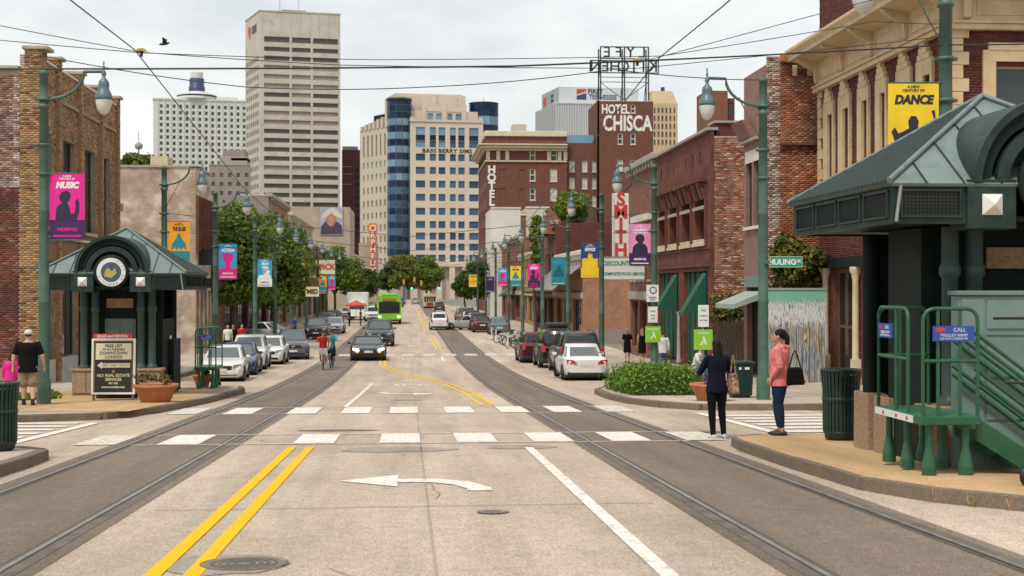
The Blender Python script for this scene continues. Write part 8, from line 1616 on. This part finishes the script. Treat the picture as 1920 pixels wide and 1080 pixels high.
def person(label, x, y, rz, H=1.68, top='cloth_black', bottom='cloth_denim', sleeve='short', legs='long', skin='skin_a', hair='hair_black', hstyle='short', shoe='black', arms=None, legp=None, hipz=None, vox=.016, z=None, girth=1.0, sock=None, tuck=0, lean=0.0, headturn=0, hood=False, cap=None, fem=False, face=True, drop=0):
    """front faces -y. arms: {+1/-1: (elbow, wrist)}; legp: {+1/-1: (knee, ankle)}; numbers for a 1.7 m figure"""
    t = thing('person', label, 'person', local=True, group='people'); S = H/1.7; G = girth
    hz = hipz or .90; dz = hz-.90; sh = .172*G**.5 if fem else .195*G**.5
    def ln(p): return (p[0], p[1]-lean*(p[2]-hz), p[2]+dz if False else p[2])
    A = arms or {}; Lg = legp or {}
    arm = {s: [Vector((s*sh, -lean*.5, 1.385+dz))] + [Vector(v) for v in A.get(s, ((s*(sh+.055), .02-lean*.3, 1.11+dz), (s*(sh+.06), -.05-lean*.2, .87+dz)))] for s in (-1, 1)}
    leg = {s: [Vector((s*.088*G**.5, 0, hz-.02))] + [Vector(v) for v in Lg.get(s, ((s*.095, -.02, .49), (s*.1, .015, .085)))] for s in (-1, 1)}
    hipw = .165 if fem else .158
    tor = lambda e: [(hz-.10, (hipw-.02)*G+e, .105*G+e, 0, 0), (hz-.02, hipw*G+e, .118*G+e, 0, 0), (hz+.10, (.142 if fem else .152)*G+e, .108*G+e, 0, -lean*.1), (hz+.22, (.128 if fem else .155)*G+e, .10*G+e, 0, -lean*.22), (hz+.36, (.148 if fem else .172)*G+e, .112*G+e, 0, -lean*.36), (hz+.46, (.155 if fem else .185)*G+e, .105*G+e, 0, -lean*.46), (hz+.525, .115*G+e, .07+e, 0, -lean*.52), (hz+.56, .062+e*.6, .058+e*.6, 0, -lean*.55)]
    hc = Vector((0, -lean*.68-.015, hz+.695))
    m = MB(); ell(m, tor(0)); m.tube([(0, -lean*.54, hz+.53), hc+Vector((0, .02, -.06))], .054, 10)
    ball(m, hc, .076, .096, .112, 14); ball(m, hc+Vector((0, -.03, -.055)), .056, .062, .06)
    ball(m, hc+Vector((0, -.098, -.012)), .014, .018, .022, 8); ball(m, hc+Vector((0, -.088, -.062)), .024, .012, .01, 8)
    for s in (-1, 1):
        ball(m, hc+Vector((s*.078, .005, -.005)), .012, .022, .032, 8)
        a = arm[s]; limb(m, [a[0], a[0].lerp(a[1], .5), a[1], a[1].lerp(a[2], .35), a[2]], [.05*G, .045*G, .037*G, .038*G, .026]); l = leg[s]
        limb(m, [l[0], l[0].lerp(l[1], .5), l[1], l[1].lerp(l[2], .3), l[2]], [.085*G, .074*G, .052*G, .054*G, .036])
        d = (a[2]-a[1]).normalized(); side = d.orthogonal().normalized() if abs(d.z) < .8 else Vector((0, 1, 0)); side = (side-d*side.dot(d)).normalized(); nn = d.cross(side)
        w = a[2]; limb(m, [w, w+d*.045, w+d*.085], [.025, .034, .032], 8)
        for k, (o_, ln_) in enumerate(((-.03, .062), (-.011, .075), (.009, .07), (.028, .055))):
            b0 = w+d*.08+side*o_; b1 = b0+d*ln_*.55+nn*.008; b2 = b1+d*ln_*.4+nn*.02; limb(m, [b0, b1, b2], [.0095, .009, .0075], 6)
        b0 = w+d*.03+side*-.03; limb(m, [b0, b0+d*.03-side*.022, b0+d*.062-side*.028+nn*.01], [.012, .011, .009], 6)
        limb(m, [l[2], l[2]+Vector((0, -.03, -.04)), l[2]+Vector((0, -.12, -.06))], [.036, .034, .026], 8)
    put(fused(m, min(vox, .012), 'body', skin, 3), 'body', t)
    # garments follow the body
    m = MB(); e = .024 if sleeve == 'long' else .019; T_ = tor(e); wd = max(T_[0][1], T_[1][1])+.006; T_[0] = (T_[0][0], wd, T_[1][2]+.006, 0, 0); T_ = [(r[0]-tuck if i == 0 else r[0], *r[1:]) for i, r in enumerate(T_)]
    m2 = T_[:-1]; ell(m, [(m2[0][0]-drop, m2[0][1]+drop*.1, m2[0][2]+drop*.1, 0, 0)]+m2+[(hz+.535, .088+e, .065+e, 0, -lean*.53)])
    for s in (-1, 1):
        a = arm[s]; r0 = .060*G**.4
        if sleeve == 'short': limb(m, [a[0]-Vector((s*.03, 0, 0)), a[0], a[0].lerp(a[1], .72)], [r0, r0, .06*G**.5])
        elif sleeve == 'long': limb(m, [a[0]-Vector((s*.03, 0, 0)), a[0], a[0].lerp(a[1], .5), a[1], a[1].lerp(a[2], .5), a[1].lerp(a[2], .93)], [r0, r0, .056*G**.6, .051*G**.6, .048*G**.6, .036])
        else: limb(m, [a[0]-Vector((s*.05, 0, .0)), a[0]-Vector((s*.02, 0, 0))], [r0*.8, r0*.8])
        if sleeve == 'long':   # folds at the elbow
            for k in range(3): ball(m, a[1].lerp(a[0 if k else 2], .1*k+.05), .056*G, .056*G, .016)
    if hood: limb(m, [(-.09, .06-lean*.5, hz+.53), (0, .10-lean*.5, hz+.50), (.09, .06-lean*.5, hz+.53)], [.05, .065, .05]); limb(m, [(0, .10, hz+.44), (0, .105, hz+.52)], [.05, .06])
    put(fused(m, vox*.85, 'shirt', top, 3), 'shirt', t)
    m = MB(); ell(m, [(hz-.11, (hipw-.02)*G+.012, .105*G+.012, 0, 0), (hz-.02, hipw*G+.012, .118*G+.012, 0, 0), (hz+.06, .148*G+.010, .11*G+.010, 0, 0)])
    if legs == 'skirt': ell(m, [(.50, .20*G, .17*G, 0, 0), (.7, .19*G, .155*G, 0, 0), (hz-.05, hipw*G+.012, .12*G+.012, 0, 0)])
    else:
        f = dict(long=.99, crop=.84, shorts=0)[legs]
        for s in (-1, 1):
            l = leg[s]; wide = 1.32 if legs == 'shorts' else 1.0
            pts = [l[0], l[0].lerp(l[1], .5), l[0].lerp(l[1], .92)]; rs = [.10*G, .09*G*wide**.5, .078*G*wide if legs == 'shorts' else .066*G]
            if f: pts += [l[1].lerp(l[2], .25), l[1].lerp(l[2], .6*f), l[1].lerp(l[2], f)]; rs += [.066*G, .056*G, .047]
            limb(m, pts, rs)
            if f:
                for k in range(2): ball(m, l[1]+Vector((0, -.01, .03-.06*k)), .068*G, .068*G, .014)
    put(fused(m, vox*.85, 'skirt' if legs == 'skirt' else 'trousers', bottom, 3), 'skirt' if legs == 'skirt' else 'trousers', t)
    for s in (-1, 1):
        a = leg[s][2]; m = MB(); m.rings([[(a.x+wx*math.cos(q), yy+a.y, a.z-.085+zz+ (hh*(math.sin(q)*.5+.5))) for q in np.linspace(0, 2*PI, 11)[:-1]] for yy, wx, zz, hh in ((.075,.025,.0,.06), (.05,.038,.0,.085), (-.02,.043,.0,.10), (-.09,.047,.0,.065), (-.15,.042,.0,.05), (-.185,.018,.005,.03))]); put(m.mesh('shoe', shoe), 'shoe', t)
        if sock: m = MB(); m.tube([a+Vector((0,0,-.03)), a+Vector((0,.0,.07))], .044, 10); put(m.mesh('sock', sock), 'sock', t)
    # hair
    m = MB(); ball(m, hc+Vector((0, .018, .03)), .086, .098, .098, 14)
    if hstyle == 'long': ell(m, [(hc.z-.40, .05, .025, 0, hc.y+.105), (hc.z-.28, .085, .04, 0, hc.y+.10), (hc.z-.1, .092, .055, 0, hc.y+.07), (hc.z+.04, .085, .07, 0, hc.y+.035)])
    if hstyle == 'pony': limb(m, [hc+Vector((0, .10, .06)), hc+Vector((0, .135, .0)), hc+Vector((0, .135, -.10)), hc+Vector((0, .12, -.19))], [.035, .045, .042, .016]); ball(m, hc+Vector((0, .03, .07)), .08, .09, .06)
    if hstyle == 'bob': ell(m, [(hc.z-.13, .075, .06, 0, hc.y+.05), (hc.z-.04, .094, .085, 0, hc.y+.035), (hc.z+.05, .088, .09, 0, hc.y+.02)])
    if hstyle != 'none': put(fused(m, .012, 'hair', hair, 4), 'hair', t)
    if cap:
        m = MB(); ball(m, hc+Vector((0, .01, .055)), .095, .112, .078, 16); m.rings([[(.07*math.cos(q)*k, (.10+.0*k)+.07*(k-.5)+.02*math.sin(q), hc.z+.035-.015*k+.006*math.sin(q)) for q in np.linspace(0, 2*PI, 9)[:-1]] for k in (.9, 1.0, .8)]) if cap == 'back' else m.rings([[(.075*math.cos(q)*k, hc.y-.07-.09*(1.05-k)*3, hc.z+.03-.02*(1.05-k)+.006*math.sin(q)) for q in np.linspace(0, 2*PI, 9)[:-1]] for k in (1.05, 1.0, .7)]); put(m.mesh('cap', 'cap_white' if cap != 'helmet' else 'black'), 'cap', t)
    if face:
        for s in (-1, 1): m = MB(); ball(m, hc+Vector((s*.03, -.085, .008)), .011, .008, .008, 8); put(m.mesh('eye', 'hair_black'), 'eye', t); m = MB(); m.cbox(hc+Vector((s*.03, -.09, .03)), (.034, .01, .007)); put(m.mesh('eyebrow', hair), 'eyebrow', t)
        m = MB(); m.cbox(hc+Vector((0, -.096, -.062)), (.04, .012, .012)); put(m.mesh('lips', 'lip'), 'lips', t)
    t.location = (x, y, zg(y) if z is None else z); t.rotation_euler.z = rz; t.scale = (S, S, S)
    return t
# --- the two women at the near crossing
xw, yw = x_at(1344, 23.5), 23.5
person('woman in dark navy blouse and black trousers seen from behind, holding something up', xw, yw, PI+.15, 1.66, 'cloth_navy', 'cloth_black', 'long', 'long', 'skin_b', 'hair_black', 'long', 'shoe_white', fem=True, drop=.0, vox=.013,
       arms={-1: ((-.30, -.06, 1.14), (-.13, -.30, 1.30)), 1: ((.27, -.10, 1.13), (.06, -.31, 1.27))}, legp={-1: ((-.10, -.03, .49), (-.125, .0, .085)), 1: ((.09, .0, .49), (.085, .05, .085))})
xp, yp = x_at(1462, 22.1), 22.1
person('woman in pink hooded jacket and cropped jeans standing on the kerb', xp, yp, -2.0, 1.66, 'cloth_pink', 'cloth_denim', 'long', 'crop', 'skin_a', 'hair_black', 'pony', 'black', fem=True, girth=1.24, vox=.013, z=zg(yp)+.15, hood=True, drop=.0, headturn=0,
       arms={-1: ((-.255, .04, 1.12), (-.235, -.05, .88)), 1: ((.255, .05, 1.12), (.22, -.09, .95))}, legp={-1: ((-.10, -.05, .49), (-.09, -.02, .085)), 1: ((.10, .0, .49), (.105, .06, .085))})
def bag(label, x, y, z, w, d, h, mat, rz, strap, sh):
    t = thing('shoulder_bag', label, 'bag', local=True, group='shoulder bags'); q = MB(); q.hexa([(-w/2*1.1,-d/2,0),(w/2*1.1,-d/2,0),(w/2*1.1,d/2,0),(-w/2*1.1,d/2,0)], [(-w/2*.8,-d/3,h),(w/2*.8,-d/3,h),(w/2*.8,d/3,h),(-w/2*.8,d/3,h)]); q.build('pouch', mat, t, bevel=.04, seg=3)
    q = MB(); q.tube([(-w*.35, 0, h*.95), (-w*.15, 0, h+strap*.7), (0, 0, h+strap), (w*.15, 0, h+strap*.7), (w*.35, 0, h*.95)], .011, 6); q.build('strap', mat, t); t.location = (x, y, z); t.rotation_euler.z = rz; return t
bag('brown floral shoulder bag on the woman in navy', xw+.27, yw-.03, zg(yw)+.76, .13, .30, .34, 'floral', .15, .30, 0); bag('plain black shoulder bag on the woman in pink', xp+.21, yp-.12, zg(yp)+.15+.80, .30, .14, .28, 'cloth_black', .25, .26, 0)
# --- man and child on the left pavement
xm, ym_ = x_at(53, 34.2), 34.2
person('man in black T-shirt, khaki shorts and pale cap walking away', xm, ym_, PI+.1, 1.76, 'cloth_black', 'cloth_khaki', 'short', 'shorts', 'skin_c', 'hair_brown', 'short', 'black', girth=1.28, vox=.015, z=zg(ym_)+.15, sock='black', cap='front', drop=.05,
       arms={-1: ((-.31, .02, 1.12), (-.33, -.08, .87)), 1: ((.31, .04, 1.12), (.33, .0, .87))}, legp={-1: ((-.105, .0, .49), (-.11, .10, .085)), 1: ((.105, -.05, .49), (.11, -.06, .085))})
xc, yc_ = x_at(20, 34.6), 34.6
person('small child in magenta top and jeans beside the man in black', xc, yc_, PI-.1, 1.22, 'cloth_magenta', 'cloth_jeans', 'long', 'long', 'skin_c', 'hair_brown', 'bob', 'black', girth=1.12, vox=.02, z=zg(yc_)+.15, fem=True)
# --- walkers on the right pavement
for (px, y_, rz, lb, kw) in ((1176, 70, PI, 'blonde woman in short black dress walking away on the right pavement', dict(top='cloth_black', bottom='cloth_black', sleeve='short', legs='skirt', hair='hair_blond', hstyle='bob', fem=True, skin='skin_c')),
    (1204, 69, PI-.1, 'woman in sleeveless black dress with long fair hair walking away', dict(top='cloth_black', bottom='cloth_black', sleeve='none', legs='skirt', hair='hair_blond', hstyle='long', fem=True, skin='skin_c')),
    (1243, 58, PI, 'person in white top and jeans half hidden by the lamp post behind the hedge', dict(top='cloth_white', bottom='cloth_jeans', sleeve='long', skin='skin_c', hair='hair_brown'))):
    person(lb, x_at(px, y_), y_, rz, 1.68, vox=.022, z=zg(y_)+.15, legp={-1: ((-.09, -.06, .49), (-.09, .02, .085)), 1: ((.09, .02, .49), (.09, .16, .10))}, **kw)
ys_ = 44.5; xs_ = x_at(1302, ys_); person('person in pale top sitting on a bench behind the hedge', xs_, ys_, .9, 1.7, 'cloth_white', 'cloth_jeans', 'short', 'long', 'skin_c', 'hair_brown', 'short', 'black', vox=.02, z=zg(ys_)+.15, hipz=.52, lean=.35, arms={-1: ((-.26, -.28, .78), (-.14, -.5, .68)), 1: ((.26, -.28, .78), (.14, -.5, .68))}, legp={-1: ((-.12, -.40, .50), (-.12, -.42, .085)), 1: ((.12, -.40, .50), (.12, -.42, .085))})
t = thing('bench', 'low green bench behind the hedge', 'bench', (xs_, ys_, zg(ys_)+.15)); q = MB(FR((xs_, ys_, zg(ys_)+.15), math.degrees(.9))); q.box(-.7, .7, -.2, .22, .36, .42); q.build('seat', 'bin_green', t)
for s in (-.55, .55): q = MB(FR((xs_, ys_, zg(ys_)+.15), math.degrees(.9))); q.box(s-.04, s+.04, -.15, .18, 0, .36); q.build('leg', 'bin_green', t)
# --- cyclists
for (x_, y_), rz, top, bot, sk, lb, hm in ((CYC[0], .08, 'cloth_red', 'cloth_white', 'skin_c', 'cyclist in red top riding towards us', 'helmet'), (CYC[1], -.05, 'cloth_teal', 'cloth_navy', 'skin_c', 'cyclist in teal top riding beside the one in red', 'helmet')):
    person(lb, x_, y_, rz, 1.72, top, bot, 'short', 'shorts', sk, 'hair_brown', 'short', 'shoe_white', vox=.02, hipz=.99, lean=.3, cap=hm, arms={-1: ((-.32, -.33, 1.22), (-.27, -.42, 1.04)), 1: ((.32, -.33, 1.22), (.27, -.42, 1.04))}, legp={-1: ((-.12, -.34, .74), (-.12, -.08, .36)), 1: ((.12, -.26, .62), (.12, .20, .34))})
# --- people under the trees and far off
for k, (px, y_, top, lb) in enumerate(((427, 84, 'cloth_white', 'standing person in pale top under the trees, nearest the boarding platform'), (437, 84.6, 'cloth_black', 'standing person in black top under the trees'), (453, 86, 'cloth_red', 'standing person in red top under the trees'), (552, 112, 'cloth_blue', 'person in blue shirt standing by a green lamp post under the trees'), (655, 146, 'cloth_black', 'person in dark clothes by the red parasol'), (676, 148, 'cloth_black', 'second dark-clad person right of the red parasol'))):
    person(lb, x_at(px, y_), y_, .3*k, 1.7, top, 'cloth_black', 'short', 'long', 'skin_a' if k % 2 else 'skin_c', 'hair_brown', 'short', 'black', vox=.035, z=zg(y_)+.15)
bpy.data.scenes.remove(TMP)
# --- bird
p = pp(308, 82, 40); t = thing('bird', 'small dark bird flying left of the tall beige tower', 'bird', p); q = MB(); q.lathe([(.001,-.16),(.03,-.1),(.045,0),(.035,.09),(.02,.13),(.001,.17)], n=8); me = q.mesh('body', 'black'); put(me, 'body', t, mat=Matrix.Translation(p) @ Matrix.Rotation(R(80), 4, 'Y'))
for s, zz_ in ((-1, .12), (1, .16)): q = MB(); q.add([(p[0]-.05,p[1],p[2]+.02),(p[0]+.06,p[1],p[2]+.02),(p[0]+.05,p[1]+s*.2,p[2]+zz_),(p[0]-.02,p[1]+s*.24,p[2]+zz_+.02)], [(0,1,2,3)]); q.build('wing', 'black', t)
